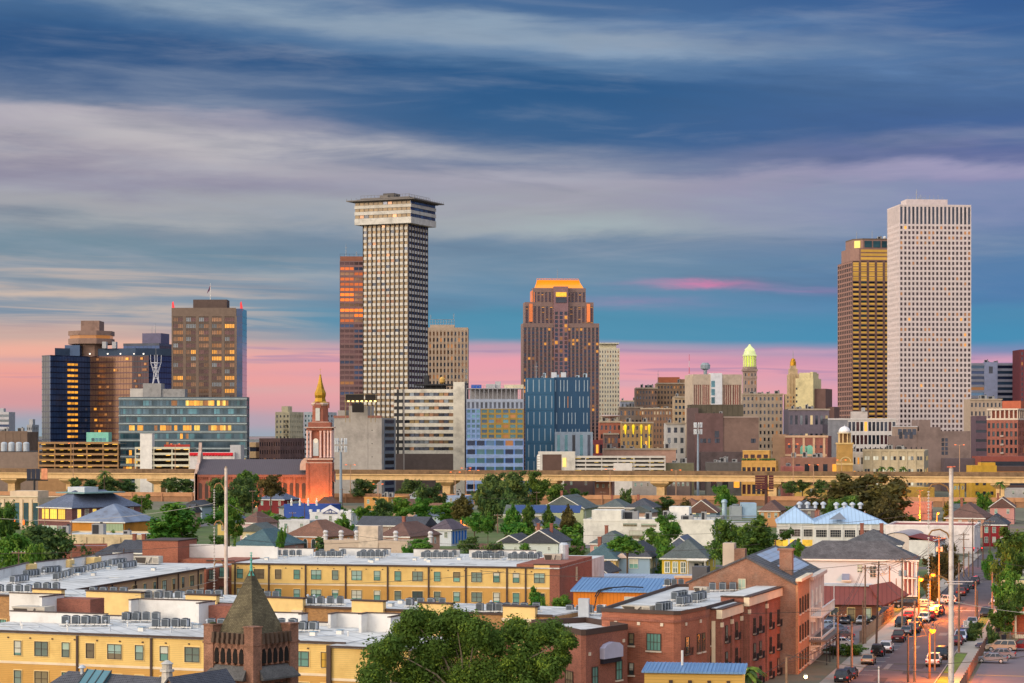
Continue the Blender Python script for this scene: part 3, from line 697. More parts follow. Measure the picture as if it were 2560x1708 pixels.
MB().box(0,sw*.62,0,.4,z0+2.5,z1).box(sw*.66,sw,0,.4,z0+2.5,z1).box(sw*.22,sw*.62,-.6,-.2,z0-4,z0+1).build('panel',m_((38,34,34)),s)
mb = MB()
for k in range(8): mb.tube((sw*k/7,.5,-9 if k < 2 or k > 5 else -1),(sw*k/7,.5,z1),.18)
for z in (z0+1.8,z0+2.4,z1): mb.tube((-1,.5,z),(sw+2,.5,z),.15)
mb.build('frame',m_((150,132,96)),s)
lm = lit('sign_lamp_light',(255,225,130),3,.2)
for k in range(7): inst('lamp',pane_mesh(1.1,.7,lm,.5),s,(sw*(.1+.15*k),-.8,z0+2.1))
# --- beige gridded tower behind right
r,w,dp,h = box3('office_tower','beige gridded tower with a railed crown right of the tall tower','building',1062,1170,1170,None,1700,819,0,30)
grid_block(r,w,dp,h,None,12,1,24,.5,.6,m_((170,150,130)),pick((G_DARK,4),(G_BROWN,4),(G_GREY,1),(L_DIM,1)),z1=h-2.4,span=m_((150,128,110)))
d = 1702; a = X_(1075,d)-r.location.x; b = X_(1136,d)-r.location.x
sub('penthouse',r,m_((170,152,134)),a,b,2,20,h,Z_(812,d)); z0 = Z_(812,d); z1 = Z_(799,d)
mb = MB()
for k in range(10): x = a+(b-a)*k/9; mb.tube((x,2.4,z0),(x,2.4,z1),.16)
for z in (z1,(z0+z1)/2): mb.tube((a,2.4,z),(b,2.4,z),.16)
mb.build('roof_railing',STEEL,r); mast(r,a+.5,3,z1,z1+4); mast(r,b-.5,3,z1,z1+5)

# --- blue and ochre hotel
r,w,dp,h = box3('new_hotel','blue and ochre gridded hotel under construction under the tall tower','building',1166,1309,1316,'R',1245,998,0)
BL = m_((120,146,190),.6); OC = m_((150,124,62),.7); WB = m_((120,150,200),.6)
mb = MB(); wins = []; fr = ('F',w,dp); z2 = Z_(1022,1245); z1 = Z_(1097,1245); mb.box(.4,w-.4,.4,dp,0,h-.2,3)
lattice(mb,fr,0,w,z2,h-1.5,13,1,.55,.86,.4,wins,2,2); mb.fb(fr,0,w,-.4,.1,h-1.5,h,2)
wo_ = []; lattice(mb,fr,w*.25,w,z1,z2-.02,6,6,.74,.62,.4,wo_,1,1); lattice(mb,fr,0,w*.245,z1,z2-.02,3,6,.68,.62,.4,wo_,0,0)
wb = []; lattice(mb,fr,0,w,2,z1-.02,6,6,.82,.66,.4,wb,4,4)
for j in range(7):
    z = 2+(z1-2)*j/6
    for k in range(60): mb.fb(fr,w*k/60,w*k/60+.25,0.0,.12,max(2,z-1.1),min(z1,z+1.1),5)
for fr2,a,b in [(('R',w,dp),.4,dp)]: mb.fb(fr2,a,b,-.4,0,0,h,0)
mb.build('wall',[BL,OC,m_((150,160,178)),DARKM,m_((88,126,190),.6),m_((170,192,226),.6)],r)
place(r,wins,-.36,pick((G_DARK,1))); place(r,wo_,-.36,pick((G_TEAL,4),(G_BLUE,2),(L_DIM,.3)),60); place(r,wb,-.36,pick((G_NAVY,3),(G_TEAL,5),(G_BLUE,3),(L_DIM,.2)),40)
mb = MB()
for k in range(14): mb.box(w*k/13-.2,w*k/13+.2,.5,.9,h,h+5.6)
mb.box(0,w,.4,14,h+5.6,h+6.1); mb.box(w*.05,w*.9,6,12,h,h+5.5); mb.tube((0,.3,h+7.4),(w,.3,h+7.4),.08)
for k in range(18): mb.tube((w*k/17,.3,h+6.1),(w*k/17,.3,h+7.4),.07)
mb.build('unfinished_top',[m_((150,150,156))],r)
sub('tarp_box',r,m_((40,84,170)),w*.08,w*.26,5,10,h+6.1,Z_(962,1250)); sub('rooftop_plant',r,LGREY,w*.34,w*.5,5,10,h+6.1,h+8.5); sub('rooftop_plant',r,CREAM,w*.66,w,5,12,h+6.1,Z_(962,1250)); sub('rooftop_plant',r,LGREY,w*.5,w*.6,6,9,h+6.1,h+10)

# --- stepped tower with glowing crown
d = 1600; r,w,dp,h = box3('stepped_tower','stepped purple granite tower with a glowing orange crown','building',1302,1308,1498,'L',d,808,5)
GRN = m_((130,106,100),.6); xx = lambda px: X_(px,d)-r.location.x
mb = MB(); wins = []
def tier(x0,x1,y0,y1,z0,z1,nb,nf,cap=3.):
    ww = x1-x0; mb.box(x0+.6,x1-.6,y0+.6,y1,z0,z1-.1,1); fh = (z1-cap-z0)/nf
    for k in range(nb+1):
        u = x0+ww*k/nb; mb.box(max(x0,u-.62),min(x1,u+.62),y0,y0+.6,z0,z1-cap,0)
    for j in range(nf): mb.box(x0,x1,y0+.3,y0+.6,z0+j*fh-.4,z0+j*fh+.4,2)
    mb.box(x0,x1,y0-.1,y0+.6,z1-cap,z1,0); mb.box(x0,x0+.6,y0+.6,y1,z0,z1,0); mb.box(x1-.6,x1,y0+.6,y1,z0,z1,0)
    for j in range(nf-1,-1,-1):
        for k in range(nb): wins.append((('F',w,dp),x0+ww*(k+.5)/nb,z0+(j+.5)*fh,ww/nb-1.3,fh-.9,y0))
zA = Z_(808,d); zB = Z_(755,d); zC = Z_(719,d)
tier(0,w,0,dp,0,zA,19,42); tier(xx(1313),xx(1486),2,dp-2,zA,zB,17,10); tier(xx(1334),xx(1467),4,dp-4,zB,zC,14,6)
bay = (xx(1385),xx(1421)); mb.box(bay[0],bay[1],-.9,8,0,Z_(716,d),3)
mb.build('wall',[GRN,G_DARK,m_((96,74,80),.6),m_((136,104,108),.6)],r)
for k in range(3):
    for j in range(int((Z_(760,d)-14)/3)): wins.append((('F',w,dp),bay[0]+(bay[1]-bay[0])*(k+.5)/3,12+j*3.0,2.,2.2,-1.45))
wins.sort(key=lambda q: -q[2]); n_ = 0; rest = MB(); rm = [G_NAVY,G_DARK,G_MAROON,L_AMB,L_DIM]
rows_hot = {}
for f_,u,z,a,b,y in wins:
    jz = int(z/3.1)
    if jz not in rows_hot: rows_hot[jz] = random.choice((.02,.05,.05,.35,.1))
    m = random.choices(rm,(5,5,2,0,0))[0] if random.random() > rows_hot[jz] else random.choice((L_AMB,L_DIM))
    if n_ < 96: inst('window',pane_mesh(a,b,m,.1),r,(u,y+.5,z)); n_ += 1
    else: rest.box(u-a/2,u+a/2,y+.42,y+.5,z-b/2,z+b/2,rm.index(m))
rest.build('window',rm,r)['kind'] = 'stuff'
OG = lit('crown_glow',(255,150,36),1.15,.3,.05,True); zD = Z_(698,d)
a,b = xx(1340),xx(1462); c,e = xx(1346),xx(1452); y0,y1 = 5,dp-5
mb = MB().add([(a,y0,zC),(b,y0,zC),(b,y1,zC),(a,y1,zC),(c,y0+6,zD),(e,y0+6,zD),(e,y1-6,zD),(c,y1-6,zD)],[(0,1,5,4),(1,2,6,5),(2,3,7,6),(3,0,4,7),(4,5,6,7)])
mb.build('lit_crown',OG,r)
mb = MB()
for k in range(16): mb.tube((c+(e-c)*k/15,y0+6,zD),(c+(e-c)*k/15,y0+6,zD+1.2),.12)
mb.tube((c,y0+6,zD+1),(e,y0+6,zD+1),.2); mb.build('crown_railing',m_((230,150,90)),r); mast(r,(c+e)/2,y0+8,zD,zD+9,.15)
inst('lit_window',pane_mesh((bay[1]-bay[0])*.74,Z_(731,d)-Z_(742,d),lit('top_window_light',(255,190,50),1.2),.4),r,((bay[0]+bay[1])/2,-1,Z_(736,d)))
inst('dark_window',pane_mesh((bay[1]-bay[0])*.74,Z_(744,d)-Z_(757,d),G_DARK,.4),r,((bay[0]+bay[1])/2,-1,Z_(750,d)))
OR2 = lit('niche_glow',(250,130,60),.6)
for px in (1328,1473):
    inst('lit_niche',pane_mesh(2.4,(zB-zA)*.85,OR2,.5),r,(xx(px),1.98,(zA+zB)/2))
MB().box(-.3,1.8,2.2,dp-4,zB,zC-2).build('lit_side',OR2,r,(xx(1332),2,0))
r,w,dp,h = box3('podium_block','dark red podium beside the blue cinema block','building',1478,1508,1508,None,1480,1100,0,25)
grid_block(r,w,dp,h,None,3,1,3,.6,.6,m_((120,62,64)),pick((G_DARK,2),(L_AMB,1)))

# --- blue block with staggered light slits
r,w,dp,h = box3('blue_block','deep blue panelled block with staggered light slits','building',1314,1387,1478,None,1300,945,0,30)
DB1 = m_((46,92,124),.5,var=.06); DB2 = m_((34,72,104),.5,var=.06); xx = lambda px: X_(px,1300)-r.location.x
x1 = xx(1386); x2 = xx(1475); mb = MB().box(0,x1,0,30,0,h,0).box(x1,x2,1.6,30,0,h+.4,1)
nf = 7
for j in range(nf):
    mb.box(0,x1,-.05,0,h*j/nf-.08,h*j/nf+.08,2)
mb.build('wall',[DB1,DB2,m_((30,66,96),.5)],r)
SL = m_((150,168,182),.4); sl_ = MB(); n_ = 0
for j in range(nf):
    for k in range(5):
        x = x1*(k+.35+.3*((j*7+k*3) % 3)/3)/5; z = h*(j+.1)/nf; inst('window',pane_mesh(.5,h/nf*.75,SL,.1),r,(x,-.02,z+h/nf*.42))
    for k in range(9):
        x = x1+(x2-x1)*(k+.3+.4*((j*5+k*2) % 3)/3)/9; z = h*(j+.1)/nf
        if (j+k) % 5: inst('window',pane_mesh(.45,h/nf*.7,SL if random.random() < .9 else L_DIM,.1),r,(x,1.58,z+h/nf*.42))
for px in (1379,1403): sub('cooling_tower',r,m_((196,200,204)),xx(px),xx(px+13),6,9,h,Z_(931,1306))
mast(r,xx(1341),5,h,Z_(905,1300),.3); rooftop_kit(r,w,dp,h,5,8,m_((170,190,205)))
r,w,dp,h = box3('podium_block','grey podium with lit windows at the foot of the blue block','building',1387,1482,1484,'R',1280,1080,0,16)
wins = []; mb = MB(); mb.box(.4,w-.4,.4,dp,0,h-.1,1); zz = h*.56
lattice(mb,('F',w,dp),0,w,zz,h-1,5,1,.4,.9,.4,wins,0,0); mb.fb(('F',w,dp),0,w,-.4,0,h-1,h,0); w2 = []; lattice(mb,('F',w,dp),0,w,0,zz-.02,3,3,.8,.6,.4,w2,0,0)
mb.fb(('R',w,dp),.4,dp,-.4,0,0,h,0); mb.build('wall',[m_((150,164,178)),DARKM],r); place(r,wins,-.36,pick((G_DARK,2),(G_TEAL,1))); place(r,w2,-.36,pick((G_TEAL,2),(L_AMB,1),(L_YEL,1)))

# --- slim white tower
r,w,dp,h = box3('office_tower','slim cream tower of small windows right of the stepped tower','building',1497,1549,1549,None,1700,871,0,22)
grid_block(r,w,dp,h,None,8,1,29,.42,.52,m_((206,198,176)),pick((G_DARK,5),(G_BROWN,2),(G_GREY,1)),z1=h-1,rel=.8)
sub('penthouse',r,m_((210,204,178)),.5,w*.85,2,18,h,Z_(860,1700)); MB().box(-.4,w*.98,-1,20,Z_(860,1700),Z_(857,1700)).build('roof_slab',m_((200,196,180)),r)

# --- historic hotel cluster
HB = m_((150,122,96),stain=.08); HB2 = m_((134,110,96),stain=.08)
def blk(label,xl,xm,xr,side,d,ytop,a,nc,ns_,nr,m,ch,fu=.45,fv=.5,name='hotel_block',cat='building',rel=.4,dp=None,z1=None,cornice=True,kit=3):
    r,w,dp,h = box3(name,label,cat,xl,xm,xr,side,d,ytop,a,dp)
    grid_block(r,w,dp,h,side,nc,ns_,nr,fu,fv,m,ch,rel=rel,z1=z1)
    if cornice: MB().box(-.6,w+.6,-.6,.3,h-.7,h+.3).build('cornice',m_((176,160,140)),r)
    if kit: rooftop_kit(r,w,dp,h,kit,int(xl))
    return r,w,dp,h
blk('distant grey pair of blocks behind the old hotel',1552,1600,1600,None,2000,1002,0,5,1,10,m_((128,134,150)),pick((G_GREY,1)),dp=20)
blk('brown old hotel wing with dark roof plant and flag',1590,1643,1643,None,1720,970,0,7,1,16,HB2,pick((G_DARK,4),(L_DIM,1)),dp=24,kit=6)
r,w,dp,h = blk('tan old hotel wing under an orange penthouse',1643,1714,1714,None,1740,958,0,9,1,18,HB,pick((G_DARK,5),(L_DIM,.6)),dp=30,kit=2)
sub('orange_penthouse',r,m_((176,104,70)),w*.06,w*.8,3,16,h,Z_(943,1743)); sub('penthouse',r,HB,w*.76,w,5,20,h,Z_(948,1745)); mast(r,1,5,h,h+10)
blk('brown hotel block with pale lit windows facing the viaduct',1603,1686,1700,'R',1600,1021,-6,11,3,12,m_((132,104,86)),pick((G_DARK,2),(G_GREY,2),(lit('pale_window_light',(235,210,170),.5),1.3)),fu=.38)
blk('low beige block left of the brown hotel block',1549,1606,1606,None,1660,1018,0,6,1,8,m_((160,140,124)),pick((G_DARK,3),(L_DIM,1)),dp=20)
r,w,dp,h = blk('tan block with glazed corner left of the columned office',1686,1714,1714,None,1580,992,0,3,1,14,m_((178,156,128)),pick((G_BLUE,2),(G_DARK,1),(L_DIM,.5)),fu=.6,dp=20)
r,w,dp,h = blk('pale yellow floodlit building with four glowing light washes at its crown',1554,1632,1632,None,1480,1056,0,7,1,8,m_((168,136,92)),pick((G_DARK,4),(L_AMB,1),(G_GREY,1)),dp=24,rel=.5)
fy = lit('crown_wash_glow',(236,206,40),.95,.4,.3)
for k in range(4):
    MB().lathe([(.25,h-8),(.55,h-5.5),(.95,h-2.6),(.5,h-1.5)],8).build('crown_wash',fy,r,(w*(.12+.255*k),-.1,0))  # light washed over the wall, built as glowing shapes
for k in (2,3): MB().box(-.35,.35,-.3,.05,2,h-9).build('light_strip',fy,r,(w*(.12+.255*k),0,0))
r,w,dp,h = blk('orange brown block left of the floodlit building',1499,1553,1553,None,1500,1054,0,5,1,7,m_((156,98,80)),pick((G_DARK,4),(L_AMB,.8)),dp=24)
MB().lathe([(1,h),(1,h+2.2),(6.5,h+3.4),(7,h+4),(5,h+4.4)],16,w*.5,6,0).build('round_roof_disc',m_((196,176,170)),r)
blk('dark brown narrow block left of the floodlit building',1510,1545,1545,None,1440,1084,0,4,1,5,m_((120,92,84)),pick((G_DARK,3),(L_DIM,1)),dp=14,kit=1)
blk('white narrow old building beside the columned office',1665,1713,1713,None,1430,1058,0,3,1,6,m_((200,196,190)),pick((G_GREY,3),(G_DARK,1)),dp=20,fu=.5)
blk('low pinkish beige block under the floodlit building',1510,1690,1690,None,1330,1122,0,16,1,1,m_((190,150,130)),pick((G_DARK,3),(L_AMB,1)),dp=24,fv=.35,kit=6)
# --- columned beige office with white centre
d = 1500; r,w,dp,h = box3('columned_office','beige office with dark red window groups and a white centre panel','building',1712,1732,1855,'L',d,936,6)
BG = m_((192,174,154),stain=.1); mb = MB(); wins = []; mb.box(.6,w-.6,.6,dp,0,h-.1,1); fr = ('F',w,dp); zt = Z_(962,d); zb = 20
mb.fb(fr,0,w,-.6,.2,zt,h,0); mb.fb(fr,0,w,-.6,0,0,zb,0); mb.fb(('L',w,dp),0,dp-.6,-.6,0,0,h,0); mb.fb(('R',w,dp),.6,dp,-.6,0,0,h,0)
c0,c1 = w*.36,w*.59
for side_ in (0,1):
    a,b = ((0,c0) if side_ == 0 else (c1,w))
    for g in range(2):
        ga = a+(b-a)*(.06+.47*g); gb = ga+(b-a)*.42
        for k in range(4): wins.append((fr,ga+(gb-ga)*(k+.5)/4,(zt+zb)/2,(gb-ga)/4-.5,zt-zb))
        for k in range(5): u = ga+(gb-ga)*k/4; mb.fb(fr,u-.25,u+.25,-.6,-.1,zb,zt,0)
    for u0,u1 in ((a,a+(b-a)*.06-.2),(a+(b-a)*.48+.25,a+(b-a)*.53-.25),(a+(b-a)*.95+.25,b)): mb.fb(fr,u0,u1,-.6,.1,zb,zt,0)
mb.build('wall',[BG,DARKM],r); place(r,wins,-.5,pick((glass('dark_red_glass',(112,60,52)),1)))
MB().box(c0,c1,-.9,10,0,Z_(933,d)).build('white_centre_panel',m_((222,222,224)),r)
for k in range(8): inst('window',pane_mesh(2.4,(zt-zb)/11,G_TEAL,.1),r,(c0+(c1-c0)*.2,-.92,zb+(zt-zb)*(k+.5)/8.5+6))
mb = MB().lathe([(1.2,h),(1.2,h+3),(3.2,h+4),(3.4,h+6.5),(2,h+8)],10,w*.3,8,0); mb.build('roof_dish',m_((140,150,156)),r)
t = thing('radio_mast','red and white radio mast left of the columned office','mast',(X_(1723,1520),1520,0)); zt = Z_(886,1520)
mb = MB()
for k in range(9): z0 = zt*.55+(zt*.45)*k/9; mb.tube((0,0,z0),(0,0,z0+zt*.05),.5-.04*k,.46-.04*k,6,k % 2)
mb.tube((0,0,0),(0,0,zt*.55),.6,.5,6,1); mb.build('mast_tube',[m_((200,90,100)),m_((200,190,190))],t)
# --- dark olive box, brown windowless hall
r,w,dp,h = box3('blank_block','dark olive windowless box in front of the columned office','building',1726,1858,1858,None,1420,1013,0,25)
sub('wall',r,m_((96,88,74),stain=.1),0,w,0,dp,0,h,m_((110,100,90))); sub('roof_box',r,m_((110,90,88)),-2,w*.14,-4,6,0,Z_(1020,1416))
for k in range(10): MB().box(-.1,.1,-.15,0,1,h).build('wall_rib',m_((84,78,66)),r,(w*k/10,0,0))
r,w,dp,h = box3('blank_hall','big brown windowless hall behind the monopole','building',1738,1897,1900,'R',1350,1040,0)
P1 = m_((112,86,84),stain=.06); P2 = m_((128,104,94),stain=.06); xm_ = w*.44
mb = MB().box(0,xm_,0,dp,0,h+1.6,0).box(xm_,w,.6,dp,0,h-1,1).box(xm_,w,.4,1,h-1,h-.4,2); mb.box(w*.07,w*.8,-12,0,0,Z_(1130,1338),3); mb.build('wall',[P1,P2,m_((170,150,140)),m_((92,78,78),stain=.2)],r)
for u in (.10,.15,.22,.33,.36): inst('window',pane_mesh(1.7,2.6,G_DARK),r,(w*u,-.03,Z_(1102,1350)))
for u in (.9,.93): inst('window',pane_mesh(1.7,2.6,G_DARK),r,(w*u,.56,Z_(1102,1350)))
inst('window',pane_mesh(2.6,4,G_DARK),r,(w*.34,-.03,Z_(1086,1350))); rooftop_kit(r,w,dp,h,3,4)
# --- lit cupola tower
d = 1800; r,w,dp,h = box3('cupola_tower','grey tower with a yellow green lit columned cupola','building',1860,1892,1892,None,d,925,0,11)
ST = m_((158,138,126),stain=.1); grid_block(r,w,dp,h,None,4,1,14,.4,.5,ST,pick((G_DARK,4),(L_DIM,1)),rel=.5)
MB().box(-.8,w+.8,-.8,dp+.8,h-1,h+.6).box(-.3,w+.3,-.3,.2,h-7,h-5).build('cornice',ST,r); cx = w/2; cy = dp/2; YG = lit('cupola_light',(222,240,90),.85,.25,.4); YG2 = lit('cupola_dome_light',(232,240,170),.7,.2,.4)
z = lambda y: Z_(y,d)
MB().lathe([(w*.56,h+.6),(w*.56,z(918)),(w*.52,z(917))],16,cx,cy).build('cupola_base',ST,r)
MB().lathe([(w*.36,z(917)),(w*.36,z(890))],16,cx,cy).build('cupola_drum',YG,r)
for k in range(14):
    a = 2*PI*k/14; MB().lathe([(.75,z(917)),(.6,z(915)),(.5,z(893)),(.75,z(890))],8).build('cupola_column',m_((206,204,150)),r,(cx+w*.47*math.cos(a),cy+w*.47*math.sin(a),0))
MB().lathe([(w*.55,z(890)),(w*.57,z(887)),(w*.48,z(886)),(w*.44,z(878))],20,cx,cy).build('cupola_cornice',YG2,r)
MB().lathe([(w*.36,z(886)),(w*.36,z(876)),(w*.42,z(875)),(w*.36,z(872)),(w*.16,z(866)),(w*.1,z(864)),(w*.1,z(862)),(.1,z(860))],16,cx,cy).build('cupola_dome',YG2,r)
blk('wide beige stone bank block below the lit cupola',1856,1957,1957,None,1770,985,0,10,1,12,m_((172,154,136),stain=.1),pick((G_DARK,4),(L_DIM,.7)),dp=26,kit=4)
# --- deco tower
d = 1760; r,w,dp,h = box3('deco_tower','tan art deco tower with a gold lantern and spire','building',1966,2003,2003,None,d,985,0,16)
DT = m_((188,164,130),stain=.1); grid_block(r,w,dp,h,None,5,1,20,.45,.55,DT,pick((G_DARK,3),(L_DIM,.6)),rel=.5)
xx = lambda px: X_(px,d)-r.location.x
mb = MB().box(xx(1972),xx(1998),1,12,h,z(936) if 0 else Z_(936,d)); mb.box(xx(1975),xx(1995),2,11,Z_(936,d),Z_(922,d)); mb.box(xx(1978),xx(1992),3,10,Z_(922,d),Z_(914,d))
for k in range(4): mb.box(xx(1973)+k*(xx(1997)-xx(1973))/3.4,xx(1973)+k*(xx(1997)-xx(1973))/3.4+.8,.4,1,h-20,Z_(934,d))
mb.build('setback_top',DT,r)
MB().lathe([(2.4,Z_(914,d)),(2.4,Z_(904,d)),(1.8,Z_(902,d)),(1.8,Z_(898,d)),(.4,Z_(895,d))],8,xx(1985),6).build('gold_lantern',m_((190,140,40),.35,metal=.6),r)
MB().tube((xx(1985),6,Z_(896,d)),(xx(1985),6,Z_(876,d)),.35,.1).build('spire',STEEL,r)
r,w,dp,h = box3('deco_block','plain cream deco block with a dark stepped side next to the gold lantern','building',1989,2033,2053,'R',1735,946,-20)
CB = m_((214,198,150),stain=.12); mb = MB().box(0,w,0,dp,0,h,0).box(w*.2,w*.85,0.1,dp,h,Z_(932,1735),0).box(w*.82,w*.98,0.1,dp*.5,h,Z_(930,1735)).box(w,w+dp*.3,dp*.15,dp,0,h-8,1).box(w+dp*.3,w+dp*.5,dp*.3,dp,0,h-22,1); mb.build('wall',[CB,m_((110,84,78))],r)
for j in range(9): inst('window',pane_mesh(1.2,1.6,G_DARK),r,(w*.06,-.03,h-8-j*5))
blk('purple grey office block below the deco tower',1972,2073,2073,None,1520,1023,0,8,1,4,m_((116,106,116)),pick((G_DARK,3),(G_GREY,2),(lit('ivory_window_light',(220,190,140),.5),1.5)),dp=30,fu=.5,fv=.5,kit=5)
# --- tower with yellow reflections painted in as glowing bands
d = 1960; r,w,dp,h = box3('office_tower','tower of glowing yellow bands painted for reflections beside the tall white tower','building',2094,2130,2250,'L',d,652,7)
TP = m_((140,108,98),.6); mb = MB(); wins = []; rel = .5; nf = 44; fh = (h-1)/nf; mb.box(rel,w,rel,dp,0,h-.05,1); fr = ('F',w,dp)
nb = 6; YB = lit('reflection_glow_band',(222,170,80),.52,.35,.3)
for k in range(nb+1):
    for q in (-.9,.35): u = min(max(0,w*k/nb+q),w-.55); mb.fb(fr,u,u+.55,-rel,.05,0,h,0)
for j in range(nf+1): mb.fb(fr,0,w,-rel,-.05,j*fh-.35,j*fh+.2,0)
for k in range(9):
    u = (dp-rel)*k/8; mb.fb(('L',w,dp),max(0,u-.7),min(dp-rel,u+.7),-rel,0,0,h,0)
for j in range(nf+1): mb.fb(('L',w,dp),0,dp-rel,-rel,-.12,j*fh-.8,j*fh+.5,2)
mb.build('wall',[TP,G_DARK,m_((150,112,100),.6)],r)
for j in range(nf-1,4,-1):
    for k in range(nb): wins.append((fr,w*(k+.5)/nb,j*fh+fh*.28,w/nb-2.2,fh*.4,1)); wins.append((fr,w*(k+.5)/nb,j*fh+fh*.73,w/nb-2.2,fh*.42,0))
place(r,[q[:5] for q in wins],-rel+.02,lambda i,f,u,zz: YB if (i % 2 == 0 or zz > h-16) else random.choices((G_DARK,G_TEAL),(4,1))[0],100)
mb = MB(); xx = lambda px: X_(px,d)-r.location.x; z2 = Z_(620,d); z3 = Z_(598,d)
ch = [(1,9),(7,2),(w,2),(w,dp-9),(1,dp-9)]; mb.prism(ch,h,z2,0); c2 = [(4,13),(11,5),(w,5),(w,dp-12),(4,dp-12)]; mb.prism(c2,z2,z3,0)
mb.build('crown_block',[TP],r)
for j in range(3): inst('window',pane_mesh(w-9,(z2-h)*.2,YB,.3),r,((8+w)/2,1.95,h+(z2-h)*(.2+.3*j)))
for k in range(4): inst('window',pane_mesh((w-12)/4-1.2,(z3-z2)*.75,G_TEAL,.3),r,(12+(w-12)*(k+.5)/4,4.95,(z2+z3)/2))
inst('window',pane_mesh(6,(z3-z2)*.8,lit('gold_reflection_glow',(240,214,110),.7),.3),r,(7.3,8.8,(z2+z3)/2),-.85)  # reflection on the crown corner, painted as a glowing pane
MB().prism(c2,z3+.01,z3+1.2).build('roof_slab',m_((100,84,70)),r); mast(r,xx(2150),10,z3,z3+8); mast(r,xx(2190),10,z3+1,z3+9)
MB().lathe([(.3,0),(1.4,.4),(1.7,1.4),(1.,2.4),(.1,2.7)],10).build('roof_dish',m_((200,200,200)),r,(w*.75,10,z3+1.2)); rooftop_kit(r,w,dp,z3+1.2,3,5)
# --- tall white tower
r,w,dp,h = box3('white_tower','tallest white tower of small square windows at right','building',2218,2248.5,2428,'L',1850,511,5)
WT = m_((204,190,188),.7); mb = MB(); wins = []; rel = .8; zt = h-17
mb.box(rel,w-rel,rel,dp,0,h-.2,1); lattice(mb,('F',w,dp),0,w,0,zt,18,49,.58,.60,rel,wins,0,0,.12); s2 = []; lattice(mb,('L',w,dp),0,dp-rel,0,zt,12,49,.5,.56,rel,s2,0,0,.12)
w3 = []; lattice(mb,('F',w,dp),0,w,zt+.02,h-1,18,1,.58,.9,rel,w3,0,0); mb.fb(('F',w,dp),0,w,-rel,.1,h-1,h,0); lattice(mb,('L',w,dp),0,dp-rel,zt+.02,h,12,1,.45,.86,rel,s2,0,0); mb.fb(('R',w,dp),rel,dp,-rel,0,0,h,0)
mb.build('wall',[WT,m_((90,70,76))],r)
WD = glass('tower_window_glass',(66,48,56),.15,.35,.5); place(r,w3,-.6,pick((G_DARK,1))); wins = [q for q in wins if q[2] > 40]; RW = {}
def wch(i,f,u,z):
    j = int(z/4.2); RW.setdefault(j,random.choice((.02,.05,.05,.1,.3,.06)))
    return L_DIM if random.random() < RW[j] else (L_AMB if random.random() < .01 else WD)
place(r,wins,-.55,wch,80); place(r,s2,-.5,pick((WD,5),(m_((200,180,170)),3)),0)
d = 1862; xx = lambda px: X_(px,d)-r.location.x; zz = Z_(498,d)
sub('penthouse',r,WT,xx(2270),xx(2375),12,30,h-.3,zz); mast(r,xx(2297),14,zz,Z_(472,d),.35)
mb = MB()
for q in range(9): x = xx(2274+11*q); mb.tube((x,12.5,zz),(x,12.5,zz+random.uniform(1.5,4)),.12)
for q in range(3): mb.tube((xx(2300),14,zz),(xx(2308+5*q),14,zz+4-q),.15)
mb.build('roof_antennas',STEEL,r)
# --- right of it
r,w,dp,h = box3('glass_office','blue grey glass office with a pale centre shaft at the right edge','building',2425,2535,2535,None,1950,908,0,30)
ribbon_block(r,w,dp,h,None,20,.55,m_((150,152,166),.5),pick((G_NAVY,4),(G_BLUE,2),(L_DIM,.3)),seg=2); d = 1949; xx = lambda px: X_(px,d)-r.location.x
MB().box(xx(2461),xx(2494),-1,4,0,h+.8).build('centre_shaft',m_((164,172,200)),r); inst('window',pane_mesh(3.4,6,G_DARK,.1),r,(xx(2477),-1.02,h-6)); rooftop_kit(r,w,dp,h,4,9)
r,w,dp,h = box3('office_tower','dark red tower cut by the right edge of the skyline','building',2551,2640,2640,None,1900,874,0,30)
grid_block(r,w,dp,h,None,10,1,24,.45,.6,m_((120,60,66)),pick((G_DARK,3),(L_DIM,.3)),limit=30)
blk('beige stone block right of the tall white tower',2425,2504,2504,None,1720,998,0,8,1,9,m_((170,150,132)),pick((G_DARK,3),(L_DIM,.5)),dp=24)
r,w,dp,h = box3('blank_block','purple brown windowless slab behind the red brick apartments','building',2440,2478,2478,None,1560,1040,0,18); ribbon_block(r,w,dp,h,None,7,.3,m_((98,78,88)),pick((G_DARK,1)))
# red brick apartments
r,w,dp,h = box3('brick_apartments','red brick apartment block with a white arcaded top at the right edge','building',2467,2545,2640,'R',1400,1050,-30,30)
RB = mat('red_brick_far',(150,86,70),.9,.15,.2,kind='brick',k=1.0); grid_block(r,w,dp,h,'R',7,9,8,.55,.62,RB,pick((G_GREY,3),(G_DARK,2),(G_TEAL,1),(L_DIM,.6)),par=1)
mb = MB()
for fr,a,b in faces('R',w,dp,.3):
    n = 7
    for k in range(n+1): u = a+(b-a)*k/n; mb.fb(fr,max(a,u-.4),min(b,u+.4),-.7,0,h,h+6.2,0)
    mb.fb(fr,a,b,-1,.3,h+6.2,h+7.2,0); mb.fb(fr,a,b,-.7,.2,h,h+1.1,0)
mb.box(2,w-1.2,2,dp,h,h+6,1); mb.build('arcade',[m_((206,188,170)),m_((150,90,74))],r); sub('penthouse',r,m_((176,96,70)),w*.4,w,6,16,h+6.2,h+12)
for k in range(6): MB().box(-1.1,1.1,-1.2,0,0,.2).box(-1.1,1.1,-1.2,-1.1,.2,1.1).build('balcony',m_((170,150,140)),r,(w*.5,0,h*(k+1)/8))
